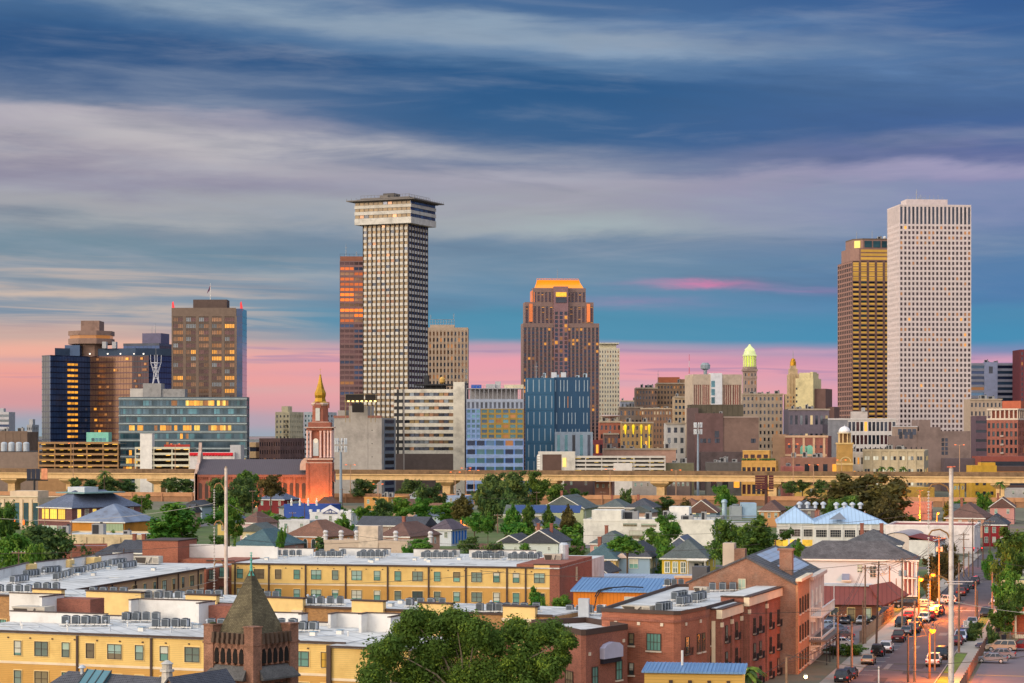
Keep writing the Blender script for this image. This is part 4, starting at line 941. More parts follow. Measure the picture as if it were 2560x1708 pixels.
# purple building with white grid
r,w,dp,h = box3('office_building','white gridded low office in front of the yellow banded tower','building',2070,2240,2240,None,1450,1046,0,30)
mb = MB(); wins = []; fr = ('F',w,dp); mb.box(.6,w,.6,dp,0,h-.1,1); u0 = w*.29
lattice(mb,fr,u0,w,0,h-1,12,5,.74,.7,.6,wins,0,0); mb.fb(fr,0,w,-.6,.3,h-1,h,0)
for k in range(16): mb.fb(fr,u0*k/16,u0*k/16+.6,-.6,0,0,h-1,2)
mb.build('wall',[m_((204,198,194)),G_DARK,m_((150,150,156))],r); place(r,wins,-.5,lambda i,f,u,z: random.choice((L_DIM,L_AMB,G_DARK)) if z > h*.8 and random.random() < .5 else random.choice((G_DARK,G_MAROON)))
sub('penthouse',r,m_((196,186,180)),w*.38,w*.6,5,14,h,h+4.5); sub('rooftop_plant',r,LGREY,w*.52,w*.56,4,8,h+4.5,h+7)
r,w,dp,h = box3('warehouse','grey brown stepped windowless block below the tall white tower','building',2237,2426,2426,None,1330,1078,0,25)
GB = m_((130,112,106),stain=.08); xx = lambda px: X_(px,1330)-r.location.x
mb = MB().box(xx(2295),w,0,dp,0,h,0).box(xx(2298),xx(2326),.1,dp,h,Z_(1050,1330)).box(xx(2326),xx(2352),.2,dp,h,Z_(1068,1330)).box(0,xx(2295),.5,dp,0,Z_(1090,1330),0)
mb.add([(xx(2270),.5,Z_(1090,1330)),(xx(2295),.5,Z_(1090,1330)),(xx(2295),.5,h),(xx(2270),6,Z_(1090,1330))],[(0,1,2),(0,2,3)])
mb.build('wall',[GB],r)
for j in range(4):
    for k in range(2): inst('window',pane_mesh(1.5,2.,G_DARK),r,(xx(2357+k*9),-.03,Z_(1100+j*11,1330)))
for k in range(3): inst('arched_window',pane_mesh(1.8,4,G_DARK,.1),r,(xx(2252+k*13),.46,Z_(1080,1330)-2))
sub('arched_loft',r,m_((150,130,118)),0,xx(2294),.6,10,Z_(1090,1330),Z_(1067,1330),m_((206,206,210)))
for k in range(4): inst('arched_window',pane_mesh(2.2,3.4,G_DARK,.1),r,(xx(2250+k*12),.56,Z_(1080,1330)))
sub('annex',r,m_((96,84,88)),w*.6,w*1.2,-14,-2,0,Z_(1146,1318))
# red brick hall with arched green windows
r,w,dp,h = box3('brick_hall','red brick hall with arched green windows right of the yellow stepped office','building',1963,2069,2099,'R',1360,1090,-14,22)
RBH = mat('hall_red_brick',(142,82,68),.9,.15,.2,kind='brick',k=1.0); mb = MB().box(0,w,0,dp,0,h).box(-.4,w+.4,-.5,.2,h-1,h+.3,1).box(-.1,w*.98,-.3,0,h*.62,h*.66,1)
for k in range(4): mb.box(w*(.2+.24*k)-.7,w*(.2+.24*k)+.7,-.35,0,2,h-1.2,1)
mb.build('wall',[RBH,m_((196,160,130))],r); GT = glass('green_arch_glass',(90,140,124))
def arch(wd,ht,n=8,y0=-.25,y1=0): return MB().extr([(-wd/2,0),(wd/2,0)]+[(wd/2*math.cos(PI*k/n),ht-wd/2+wd/2*math.sin(PI*k/n)) for k in range(n+1)],y0,y1)
for k in (0,1): arch(4.4,7).build('arched_window',GT,r,(w*(.44+.14*k),0,Z_(1142,1360)))
for k in range(6): inst('window',pane_mesh(1.6,1.6,G_DARK,.1),r,(w*(.1+.15*k),-.03,h*.8))
sub('side_block',r,m_((176,140,110)),-8,0,2,16,0,h+1)
# cream hotel
r,w,dp,h = box3('cream_hotel','cream hotel of paired white windows behind palms at the viaduct','building',2157,2310,2342,'R',1185,1127,-12)
CH = m_((186,170,140),stain=.1); mb = MB().box(0,w,0,dp,0,h,0).box(-.3,w+.3,-.3,.2,h-.4,h+.8,0); fr = ('F',w,dp)
for k in range(8): mb.fb(fr,w*k/7-.5 if k else 0,min(w,w*k/7+.5),0,.35,0,h-.4,0)
mb.build('wall',CH,r); WW = lit('pale_hotel_window',(236,230,205),.42)
for j in range(3):
    for k in range(7):
        for q in (-1,1): inst('window',pane_mesh(1.15,2.,random.choice((WW,WW,G_DARK,G_GREY)),.1),r,(w*(k+.5)/7+q*.75,-.03,h*(.84-.27*j)))
for j in range(3):
    for k in range(3): inst('window',pane_mesh(1.4,2.2,random.choice((L_AMB,G_DARK,L_YEL)),.1),r,(w+.03,dp*(.25+.25*k),h*(.82-.27*j)),PI/2)
for k in range(12): MB().lathe([(.3,h+.8),(.35,h+1.6),(.1,h+2.1)],6).build('roof_finial',DARKM,r,(w*(k+.5)/12,0,0))
rooftop_kit(r,w,dp,h,4,12)
# domed bell tower
d = 1180; r,w,dp,h = box3('bell_tower','ochre bell tower with a white domed lantern by the viaduct','tower',2096,2132,2132,None,d,1108,0,7.5)
OCH = m_((180,140,78),stain=.15); mb = MB().box(0,w,0,dp,0,h).box(-.35,w+.35,-.35,dp+.35,h-.6,h+.2,1).box(-.25,w+.25,-.25,dp+.25,h*.6,h*.64,1); mb.build('shaft',[OCH,m_((206,176,120))],r)
for zz in (h*.66,h*.30):
    p = [(w*.1,zz),(w*.18,zz)]; n = 10; po = [(w/2+w*.4*math.cos(PI-PI*k/n),zz+w*.36*math.sin(PI*k/n)) for k in range(n+1)]; pi_ = [(w/2+w*.33*math.cos(PI*k/n),zz+w*.29*math.sin(PI*k/n)) for k in range(n+1)]
    MB().extr(po+pi_,-.3,0).build('arch_moulding',m_((210,182,126)),r)
cx = w/2; cy = dp/2
for k in range(8): a = PI/8+k*PI/4; MB().lathe([(.42,h+.2),(.36,Z_(1083,d))],6).build('lantern_column',m_((206,176,130)),r,(cx+w*.4*math.cos(a),cy+w*.4*math.sin(a),0))
MB().lathe([(w*.3,h+.2),(w*.3,Z_(1083,d))],8,cx,cy).build('lantern_core',m_((120,90,60)),r); MB().lathe([(w*.5,Z_(1084,d)),(w*.5,Z_(1082,d))],16,cx,cy).build('lantern_cornice',m_((214,196,160)),r)
MB().lathe([(w*.42,Z_(1082,d)),(w*.40,Z_(1076,d)),(w*.30,Z_(1070,d)),(w*.15,Z_(1067,d)),(.12,Z_(1065.5,d)),(.08,Z_(1062,d))],18,cx,cy).build('dome',m_((226,222,222),.5),r,smooth=True)
# yellow stepped office right, yellow block
YE = m_((196,150,82),stain=.1)
r,w,dp,h = box3('stepped_office','yellow stepped office with plants on its roof terrace by the viaduct','building',1854,1940,1962,'R',1180,1152,-10,20)
grid_block(r,w,dp,h,'R',7,3,2,.7,.55,YE,pick((G_MAROON,3),(G_DARK,2),(L_AMB,1)),par=1.4); grid = sub('upper_storey',r,YE,w*.02,w*.8,3,15,h,Z_(1128,1183),m_((210,170,100)))
for k in range(4): inst('window',pane_mesh(2.2,1.8,G_MAROON,.1),r,(w*(.12+.19*k),2.97,h+2.3))
mb = MB()
for k in range(60): x = random.uniform(0,w); mb.lathe([(.05,h+.1),(.45,h+.5),(.3,h+1),(.02,h+1.3)],5,x,random.uniform(.4,2),0)
mb.build('terrace_plants',m_((70,96,50)),r)
r,w,dp,h = box3('yellow_block','mustard yellow block standing under the viaduct at right','building',2430,2492,2494,'R',1130,1164,0,14)
MB().box(0,w,0,dp,0,h).box(w*.4,w*.98,2,10,h,h+1.5).build('wall',m_((190,148,52),stain=.12),r)
for j in range(3):
    for k in range(3): inst('window',pane_mesh(1.5,1.7,G_DARK,.1),r,(w*(.2+.3*k),-.03,h*(.22+.27*j)))
r,w,dp,h = box3('low_block','long dark flat roofed block behind the viaduct at far right','building',2492,2640,2640,None,1180,1166,0,20)
ribbon_block(r,w,dp,h,None,3,.4,m_((86,66,62)),pick((G_DARK,2),(L_DIM,1)))
r,w,dp,h = box3('low_block','low red roofed terrace below the brick apartments','building',2452,2640,2640,None,1300,1141,0,25); ribbon_block(r,w,dp,h,None,3,.4,m_((140,76,66)),pick((G_DARK,2),(L_DIM,1)))
# low white garage
r,w,dp,h = garage('long white garage','parking_garage','long white parking garage with a boxed stair tower right of the blue block',1342,1664,1664,None,1235,1144,1184,4,m_((198,192,182)),.35)
xx = lambda px: X_(px,1234)-r.location.x; z1 = Z_(1129,1234)
MB().box(xx(1356),xx(1404),-.6,6,0,z1-1.6).build('dark_screen',m_((96,74,66)),r); MB().box(xx(1404),xx(1438),-.9,8,0,z1).build('stair_tower',m_((204,198,186),stain=.2),r); MB().box(xx(1346),xx(1404),-.8,7,z1-1.6,z1).box(xx(1346),xx(1356),-.8,7,0,z1-1.6).build('white_frame',m_((206,200,190)),r)
for k in range(8): MB().box(-.4,1.2,-1,-.8,0,.9).build('wall_fin',m_((230,228,220)),r,(xx(1345),0,z1-2.6-k*1.4))
inst('lit_sign',pane_mesh(2,5,lit('stair_sign_light',(250,215,120),.8),.2),r,(xx(1411),-.95,z1-6))
sub('stair_tower',r,m_((210,204,196)),xx(1534),xx(1581),-.7,5,0,Z_(1158,1234))
# more low blocks along the viaduct
for lab,xl,xr_,d,yt,col,nr,kit in (
    ('low green roofed market behind the viaduct near the monopole',1664,1735,1240,1158,(110,106,84),1,3),
    ('low teal and red construction sheds behind the viaduct',1770,1856,1230,1156,(96,92,90),1,6),
    ('small brick row left of the ochre bell tower',1960,2098,1240,1144,(150,108,92),2,4),
    ('white low shop right of the ochre bell tower',2132,2160,1250,1130,(176,168,160),3,2),
    ('pink arched hall beside the yellow stepped office',1962,2010,1200,1166,(180,110,100),1,2)):
    r,w,dp,h = box3('low_block',lab,'building',xl,xr_,xr_,None,d,yt,0,18)
    grid_block(r,w,dp,h,None,max(3,int(w/5)),1,nr,.5,.5,m_(col,stain=.1),pick((G_DARK,3),(L_AMB,.5))); rooftop_kit(r,w,dp,h,kit,xl)
# distant trees / blocks closing the horizon
for i in range(46):
    px = -40+i*59+random.uniform(-18,18); d = random.uniform(2300,3400); hh = random.uniform(12,32); w = random.uniform(25,60)
    r = thing('distant_block','small distant block on the horizon, '+['pale','brown','grey','tan','dusky'][i % 5]+' and low','building',(X_(px,d),d,0),0,'distant city blocks along the horizon')
    mb = MB().box(0,w,0,20,0,hh)
    for j in range(int(hh/4)): mb.box(1,w-1,-.1,0,j*4+1.5,j*4+3,1)
    mb.box(w*.3,w*.5,4,10,hh,hh+3,0); mb.build('wall',[m_([(150,146,150),(128,108,100),(120,122,132),(160,144,124),(112,100,112)][i % 5]),G_DARK],r)
# ============================================================ NEAR DISTRICT: roof level apartments, brick corner, church
def nrm2(v): return v/math.hypot(*v)
WINC = {}; CASING = m_((232,204,142),.8)
def window(root,x,y,z,rz,w,h,gm,fm,cols=2,rows=2,sill=None,name='window',t=.07):
    """one window: pane, frame with glazing bars, optional sill"""
    k = (round(w,2),round(h,2),cols,rows,fm.name,sill is None)
    if k not in WINC:
        f = MB(); b = t
        f.box(-w/2-b,-w/2,-.12,.02,-h/2-b,h/2+b); f.box(w/2,w/2+b,-.12,.02,-h/2-b,h/2+b); f.box(-w/2,w/2,-.12,.02,-h/2-b,-h/2); f.box(-w/2,w/2,-.12,.02,h/2,h/2+b)
        for i in range(1,cols): u = -w/2+w*i/cols; f.box(u-b*.4,u+b*.4,-.09,-.045,-h/2,h/2)
        for i in range(1,rows): u = -h/2+h*i/rows; f.box(-w/2,w/2,-.10,-.05,u-b*.4,u+b*.4)
        c = .17
        if fm is DTRIM and sill is None and w < 2.5:
            for x0,x1,z0,z1 in ((-w/2-c,-w/2-b,-h/2-c,h/2+c),(w/2+b,w/2+c,-h/2-c,h/2+c),(-w/2-b,w/2+b,-h/2-c,-h/2-b),(-w/2-b,w/2+b,h/2+b,h/2+c)): f.box(x0,x1,-.06,.02,z0,z1,1)
        WINC[k] = f.mesh('frame',[fm,CASING])
    o = inst(name,pane_mesh(w,h,gm,.04),root,(x,y,z),rz); inst('frame',WINC[k],o)
    if random.random() < .55 and gm in CUR:
        f = random.choice((.3,.45,.5,.62,.85)); inst('blind',pane_mesh(w-.04,h*f,random.choice(BLINDS),.002),o,(0,-.042,h/2-h*f/2))
    if sill:
        kk = ('sill',round(w,2),sill.name)
        if kk not in WINC: WINC[kk] = MB().box(-w/2-.18,w/2+.18,-.2,.02,-.2,0).mesh('sill',sill)
        inst('sill',WINC[kk],o,(0,0,-h/2-t-.005))
    return o
def u_at(r,px):
    a = r.rotation_euler.z; t = (px-1280)/F; ox,oy = r.location.x,r.location.y
    return (t*oy-ox)/(math.cos(a)-t*math.sin(a))
CUR = [glass('curtained_teal_pane',(104,150,138),.25,.1,.25),glass('curtained_grey_pane',(112,128,118),.25,.1,.25),glass('curtained_brown_pane',(116,104,82),.25,.1,.25),glass('shaded_pane',(70,84,84),.2,.2,.3)]
BLINDS = [m_((168,186,166),.9),m_((150,176,166),.9),m_((196,196,180),.9),m_((132,120,92),.9)]
ROOFW = mat('white_roof_membrane',(204,203,200),.7,.14,.3,stain=.16,col2=(146,142,136),kind='tiles',k=.33)
YEL = mat('yellow_siding',(230,194,120),.75,.08,.25,kind='siding',k=4.5,bump=.35,stain=.22,col2=(196,154,84)); YEL2 = mat('ochre_siding',(206,158,86),.75,.08,.25,kind='siding',k=4.5,bump=.35,stain=.22,col2=(178,130,66))
TANS = mat('tan_siding',(196,160,124),.75,.06,.1,kind='siding',k=4.5,bump=.35); OCHW = mat('ochre_stucco',(166,122,72),.85,.08,.2,kind='block',k=1.6)
TRIM = m_((226,206,176)); DTRIM = m_((74,58,52),.6); YPAN = m_((234,200,134),.8); BRKN = mat('red_brick',(142,86,70),.9,.14,.3,kind='brick',k=2.2,col2=(150,110,96),bump=.3)
BRK2 = mat('orange_brick',(160,97,74),.9,.12,.3,kind='brick',k=2.2,col2=(160,112,96),bump=.3); OLDB = mat('old_brick',(152,106,84),.95,.22,.35,kind='brick',k=2.4,col2=(160,140,124),bump=.5,stain=.25)
WHP = mat('white_parapet_panel',(222,220,216),.8,.06,.2,stain=.12,col2=(170,166,158))
# ---- condenser units
LOUV = mat('louvred_grey_metal',(96,104,112),.5,.1,.5,metal=.3,kind='siding',k=16,bump=.4); FANM = m_((64,68,74),.5,metal=.4); PALEM = m_((190,196,202),.5,metal=.3)
hm = MB().box(-.45,.45,-.45,.45,.32,1.22,0)
for sx in (-1,1):
    for sy in (-1,1): hm.box(sx*.45-.05,sx*.45+.05,sy*.45-.05,sy*.45+.05,.30,1.25,1)
hm.box(-.5,.5,-.5,.5,1.25,1.33,1); hm.box(.452,.475,-.38,.1,.4,1.2,2)
AC_H = hm.mesh('housing',[LOUV,m_((140,148,156),.5,metal=.3),m_((196,202,208),.5,metal=.2)])
AC_F = MB().lathe([(.40,1.331),(.40,1.40),(.14,1.45)],14).mesh('fan_grille',FANM)
fm_ = MB()
for sx in (-.42,.42):
    for sy in (-.42,.42): fm_.tube((sx,sy,0),(sx,sy,.32),.035,n=4)
fm_.box(-.55,.55,-.5,-.42,.24,.30); fm_.box(-.55,.55,.42,.5,.24,.30)
AC_S = fm_.mesh('stand',WHITE)
pm = MB().tube((.2,-.5,.5),(.2,-.8,.1),.03,n=4).tube((.2,-.8,.1),(.1,-1.2,.06),.03,n=4); AC_P = pm.mesh('pipe',DARKM)
def ac_unit(x,y,z,rz,label,group,sc=1.0):
    t = thing('condenser_unit',label,'air conditioner',(x,y,z),rz,group); t.scale = (sc,sc,sc)
    inst('housing',AC_H,t); inst('fan_grille',AC_F,t); inst('stand',AC_S,t); inst('pipe',AC_P,t)
def ac_row(k,x0,x1,cy,n,z,where,cy1=None,sc=.92):
    for i in range(n):
        f = i/(n-1) if n > 1 else .5; px = qx(k,x0+(x1-x0)*f); py = qy(k,cy+((cy1 or cy)-cy)*f)
        p = G_(px,py,z); nm = {2: 'two',3: 'three',4: 'four',5: 'five',6: 'six',7: 'seven'}[n]
        ac_unit(p.x,p.y,z,random.uniform(-.4,.1),'%s condenser %s' % (ordi(i,n),where),'roof condensers '+where,sc)
    a = G_(qx(k,x0),qy(k,cy),z); b = G_(qx(k,x1),qy(k,cy1 or cy),z); v = nrm2(b-a) if n > 1 else Vector((1,0,0)); q = Vector((-v.y,v.x,0))
    mb = MB()
    for o in (-.62,.62): mb.tube(a-v*.8+q*o+Vector((0,0,.2)),b+v*.8+q*o+Vector((0,0,.2)),.05,n=4)
    for s_ in range(n+1):
        c = a-v*.7+(b-a+v*1.4)*s_/n
        for o in (-.62,.62): mb.tube(c+q*o,c+q*o+Vector((0,0,.22)),.04,n=4)
    t = thing('equipment_rack','white rack under condensers %s' % where,'rack',a)
    mb.v = [(x-a.x,y-a.y,zz-a.z) for x,y,zz in mb.v]; mb.build('rail',WHITE,t)
def air_handler(k,x0,x1,yb,yt,z,label,a=-.3,flip=False):
    p = G_(qx(k,x0),qy(k,yb),z); s_ = p.y/F; w = (qx(k,x1)-qx(k,x0))*s_; h = (yb-yt)*.375*s_; t = thing('rooftop_air_handler',label,'air handler',p,a)
    hm_ = m_((186,178,164),.6); MB().box(w*.55,w,0,w*.5,.2,h).box(w*.56,w*.74,-.04,0,.4,h*.8,1).box(w*.78,w*.97,-.04,0,.4,h*.8,1).build('cabinet',[hm_,m_((150,144,134),.6)],t)
    MB().extr([(0,h*.98),(w*.58,h),(w*.5,.15),(w*.12,.3)],.05,w*.46,0).extr([(w*.06,h*.86),(w*.5,h*.86),(w*.46,.3),(w*.14,.42)],-.02,.05,1).build('hood',[hm_,m_((70,62,56),.6)],t)
    MB().extr([(w*.5,h*.95),(w*.72,h*.9),(w*.6,.3)],-.3,.04).build('side_hood',m_((176,168,156),.6),t)
    return t
# ---- yellow block A (front left)
def yellow_block(label,xl,xm,d,a,dp,ez,low,wins,spouts,wz,band,k5,u_end=None):
    r,w,dp,h = box3('apartment_block',label,'building',xl,xm,xm+1,'R',d,HZ+(CAMH-ez)/d*F,a,dp)
    MB().box(0,w,0,dp,0,band,1).box(0,w,0,dp,band+.3,h-.25,0).build('wall',[YEL if u_end is None else YEL,YEL2],r)
    MB().box(-.02,w+.03,-.04,.3,band,band+.3).build('trim_band',TRIM,r)
    MB().box(-.15,w+.15,-.22,dp+.1,h-.25,h-.05,0).box(-.2,w+.2,-.3,-.05,h-.2,h+.08,1).build('roof',[ROOFW,DTRIM],r)
    for px in spouts:
        u = u_at(r,px); MB().box(u-.13,u+.13,-.2,-.02,0,h-.2).build('downspout',DTRIM,r)
    for px,ww,rows in wins:
        u = u_at(r,px)
        for j in rows:
            window(r,u,-.02,wz[j],0,ww,1.65,random.choice(CUR[:2]+CUR[:3]),DTRIM,2 if ww > 1.3 else 1,2,None)
    return r,w,dp,h
ra,wa,dpa,ha = yellow_block('yellow clapboard block with a white flat roof in the lower left corner',-110,862,257,-20.4,20,10,True,
    [(45,.92,(0,1)),(104,1.75,(0,1)),(165,.95,(0,1)),(226,1.,(0,1)),(287,1.8,(0,1)),(349,1.,(0,1)),(411,1.,(0,1)),(481,1.85,(0,1)),(753,1.9,(0,1)),(823,1.85,(0,1))],[194,379,600],(7.95,4.35),6.05,5)
MB().box(wa-.6,wa+9,-2.6,12,0,5.9,1).box(wa-.6,wa+9,-2.6,12,6.2,ha-.35,0).box(wa-.62,wa+9.02,-2.66,12,5.9,6.2,2).build('wing',[YEL,YEL2,TRIM],ra)
MB().box(wa-.9,wa+9.3,-2.9,12.2,ha-.35,ha-.12,0).box(wa-.95,wa-.4,-3,-2.75,0,ha-.3,1).box(wa-.95,wa+9.3,-3,-2.8,ha-.3,ha-.08,1).build('wing_roof',[ROOFW,DTRIM],ra)
lw = lit('lit_room_light',(226,170,50),.5,.2,2.0); u = u_at(ra,823)
window(ra,u,-.05,7.95,0,1.85,1.65,lw,DTRIM,4,2)
# white parapet walls on the rear of block A
def par(x0,x1,y,z0,z1,ret=0,th=.35,ret_l=0):
    mb = MB().box(x0,x1,y,y+th,z0,z1,0).box(x0-.08,x1+.08,y-.08,y+th+.08,z1,z1+.12,1)
    if ret: mb.box(x1-th,x1,y-ret,y,z0,z1,0).box(x1-th-.06,x1+.06,y-ret-.06,y-.09,z1,z1+.12,1)
    if ret_l: mb.box(x0,x0+th,y-ret_l,y,z0,z1,0).box(x0-.06,x0+th+.06,y-ret_l-.06,y-.09,z1,z1+.12,1)
    return mb
ua = lambda k,cx,yb: None
def roof_u(r,px,py,z):   # roof point -> local u, v
    p = G_(px,py,z)-r.location; a = r.rotation_euler.z
    return p.x*math.cos(a)+p.y*math.sin(a),-p.x*math.sin(a)+p.y*math.cos(a)
RZ = ha-.05
for (xa,xb,ya,yb,hgt,ret) in ((8,345,1125,1140,3.0,5),(785,1370,1165,1172,2.7,4)):
    u0,v0 = roof_u(ra,qx(5,xa),qy(5,ya),10); u1,v1 = roof_u(ra,qx(5,xb),qy(5,yb),10); v = dpa-.5
    par(u0,u1,v,RZ,RZ+hgt,ret if xa < 100 else ret,ret_l=2 if xa > 100 else 0).build('parapet',[WHP,DTRIM],ra)
    MB().box(u1+.02,u1+5,v-1.5,v+2,4,RZ+hgt-.4).build('brick_bay',BRKN,ra)
u0,_ = roof_u(ra,qx(6,300),1555,10); u1,_ = roof_u(ra,qx(6,600),1560,10); par(u0,u1,dpa-.4,RZ,RZ+1.5,1.5).build('parapet',[WHP,DTRIM],ra)
u0,_ = roof_u(ra,qx(6,755),1565,10); u1,_ = roof_u(ra,qx(6,1010),1570,10); par(u0,u1,dpa-.6,RZ,RZ+1.7,0,ret_l=2).build('parapet',[WHP,DTRIM],ra); par(u1+.5,u1+6,dpa-5,RZ,RZ+2.2,5,ret_l=2).build('parapet',[WHP,DTRIM],ra)
par(-.1,14,dpa-8,RZ,RZ+1.3).build('parapet',[WHP,DTRIM],ra); par(0,wa,dpa-.05,RZ,RZ+.4,th=.3).build('parapet',[WHP,DTRIM],ra)
mb = MB()
for k in range(14): x = random.uniform(2,wa-2); y = random.uniform(2,dpa-3); mb.tube((x,y,RZ),(x,y,RZ+.5),.08,n=5); mb.lathe([(.2,RZ+.5),(.02,RZ+.65)],6,x,y)
mb.build('roof_vents',WHITE,ra)['kind'] = 'stuff'
ac_row(5,440,705,1185,5,10,'at the left end of the front yellow block'); ac_row(5,845,1040,1160,4,10,'before the tall white parapet',); ac_row(5,1040,1235,1205,4,10,'nearest the brick steeple')
ac_row(5,1410,1480,1205,2,10,'just left of the steeple spire'); ac_row(6,310,460,1205,3,10,'right behind the steeple spire'); ac_row(6,455,600,1225,3,10,'right of the steeple spire')
air_handler(5,75,330,1150,1055,10,'large cream air handler by the white parapet in the lower left',-.35)
# ---- block B: long strip with ochre wall and yellow raised panels
rb,wb_,dpb,hb_ = box3('apartment_block','middle strip block of ochre wall and yellow raised parapet panels','building',-30,1380,1381,'R',290.5,HZ+23.5/290.5*F,-25,14)
MB().box(0,wb_,0,dpb,0,hb_-.3).build('wall',OCHW,rb)
MB().box(0,wb_,.02,dpb,hb_-.3,hb_-.1,0).box(-.1,wb_+.1,-.2,.02,hb_-.3,hb_,1).build('roof',[ROOFW,DTRIM],rb)
PA = [(5,232,425),(5,590,955),(5,1252,1458),(6,245,540),(6,865,1075),(6,1312,1525),(7,165,380)]
for k,a,b in PA:
    u0 = u_at(rb,qx(k,a)); u1 = u_at(rb,qx(k,b))
    MB().box(u0,u1,-.6,-.02,0,hb_+.9,0).box(u0-.12,u1+.12,-.72,.5,hb_+.9,hb_+1.08,1).box(u0+.1,u1-.1,0,.4,hb_-.2,hb_+.9,0).build('raised_panel',[YPAN,DTRIM],rb)
    for x in (u0+.1,u1-1.5):
        MB().box(x-.12,x+1.52,-.9,-.6,hb_-1.0,hb_-.6,1).box(x,x+1.4,-.82,-.6,0,hb_-1.0,0).box(x+.5,x+.9,-.9,-.82,hb_-1.7,hb_-1.15,1).build('brick_pilaster',[BRKN,TRIM],rb)
for k in range(26):
    u = 2+k*wb_/26; mb = None
    window(rb,u+.8,-.03,hb_-4.6,0,1.0,1.7,CUR[k % 4],DTRIM,2,2)
for a,b,c,n,z,t in ((5,0,190,4,968,'at the far left of the middle strip block'),(5,250,375,3,953,'behind the first raised panel'),(5,625,825,4,985,'behind the second raised panel'),(5,990,1190,4,1012,'left of the pale steel pole'),
    (5,1270,1460,4,1005,'behind the third raised panel'),(6,235,345,3,1015,'right of the spire on the middle strip'),(6,580,775,4,1050,'between two raised panels right of the spire'),(6,1240,1455,4,1062,'above the foreground tree'),(6,1705,1840,3,1098,'over the right shoulder of the tree'),(7,75,235,4,1095,'left of the small green tree'),(7,295,375,2,1095,'beside the slim green trees')):
    ac_row(a,b,c,z,n,hb_-.1,t)
air_handler(5,852,1075,1002,945,hb_-.1,'cream air handler on the middle strip block',-.4)
# ---- block C: long yellow facade with brick ends
rc,wc,dpc,hc = box3('apartment_block','long yellow clapboard facade with brick ends and roof condensers','building',579,1399,1480,'R',401,HZ+24/401*F,-13.5)
ub = u_at(rc,1374); band = 6.1
MB().box(0,ub,0,dpc,0,band,1).box(0,ub,0,dpc,band+.3,hc-.25,0).build('wall',[YEL,YEL2],rc)
MB().box(0,ub,-.04,.3,band,band+.3).build('trim_band',TRIM,rc)
MB().box(ub+.01,wc,0,dpc,0,hc+.45).build('brick_end',BRKN,rc); MB().box(u_at(rc,1335),ub,-.05,.5,hc-.2,hc+.4,0).box(u_at(rc,1335)-.1,wc+.1,-.2,.55,hc+.45,hc+.6,1).build('raised_corner',[YPAN,DTRIM],rc)
xb0 = u_at(rc,510); MB().box(xb0,-.02,1.2,dpc,0,hc+.2,0).box(xb0,-.02,1.1,1.6,hc+.2,hc+.4,1).build('brick_bay',[BRKN,DTRIM],rc)
for z in (8.2,4.6): window(rc,xb0*.35,1.18,z,0,1.7,1.7,CUR[0],DTRIM,4,2,TRIM); window(rc,xb0*.8,1.18,z-.5,0,1.,1.7,CUR[1],DTRIM,2,2,TRIM)
MB().box(-.1,wc,-.25,dpc,hc-.25,hc-.05,0).box(-.1,u_at(rc,1335),-.32,-.05,hc-.24,hc+.06,1).build('roof',[ROOFW,DTRIM],rc)
for k,x in ((6,75),(6,300),(6,545),(6,812),(6,1092),(6,1365),(6,1613),(7,180),(7,305)):
    u = u_at(rc,qx(k,x)); MB().box(u-.14,u+.14,-.2,-.02,0,hc-.2).build('downspout',DTRIM,rc)
for k,x,wd in ((6,107,0),(6,234,1),(6,362,0),(6,486,0),(6,615,1),(6,742,0),(6,885,1),(6,1021,0),(6,1159,0),(6,1291,1),(6,1422,0),(6,1551,0),(6,1685,1),(6,1817,0),(7,110,0),(7,241,0),(7,396,1)):
    u = u_at(rc,qx(k,x))
    for j,z in enumerate((8.05,4.45,1.)):
        window(rc,u,-.02,z,0,1.85 if wd else 1.1,1.65,CUR[0] if random.random() < .6 else random.choice(CUR),DTRIM,2 if wd else 1,2)
for k,x0,x1 in ((6,285,540),(6,770,1065),(6,1300,1560),(6,1690,1830),(7,105,390)):
    u0,v0 = roof_u(rc,qx(k,x0),qy(k,712),10); u1,v1 = roof_u(rc,qx(k,x1),qy(k,725),10)
    par(u0,u1,min(v0,dpc+2),hc-.1,hc+1.3,th=.4).build('parapet',[WHP,DTRIM],rc)
MB().box(0,wc,dpc,dpc+12,0,hc-.05).build('rear_roof',ROOFW,rc)
MB().box(wc-8,wc+.01,.3,dpc,hc-.04,hc+.5).build('brick_parapet',BRKN,rc); window(rc,wc+.02,dpc*.5,8,PI/2,.9,2.4,CUR[3],TRIM,2,2)
for k,a,b,y,n,t in ((6,45,205,722,5,'by the pale pole on the long block'),(6,320,500,724,5,'behind the spire tip on the long block'),(6,625,775,730,5,'on the left half of the long block'),(6,905,1055,733,6,'on the middle of the long block'),
    (6,1330,1515,738,6,'right of centre on the long block'),(6,1670,1825,742,5,'on the right half of the long block'),(7,10,115,744,4,'by the right end of the long block'),(7,205,375,748,6,'at the right end of the long block')):
    ac_row(k,a,b,y,n,hc-.05,t)
    ac_row(k,a+25,b+20,y-12,max(2,n-2),hc-.05,'of the rear row '+t)
air_handler(7,420,540,765,705,hc-.05,'cream air handler at the right end of the long yellow block',-.2); MB().lathe([(.9,hc),(.9,hc+3.2),(.6,hc+3.6)],12,wc-3,dpc*.6,0).build('roof_vent',PALEM,rc)
t = thing('brick_penthouse','brick red roof box with a white inner wall beside the pale pole','building',G_(356,1397,10),R(-13)); wq = 94/F*430
MB().box(0,wq,0,10,-8,3.4,0).box(-.1,wq+.1,-.1,10,3.4,3.6,1).box(wq+.02,wq+7,6,6.4,0,2.6,2).box(wq+.02,wq+9,1,6,-8,-.05,0).box(wq+7,wq+18,6,6.4,0,2.2,2).build('wall',[BRK2,DTRIM,WHP],t)
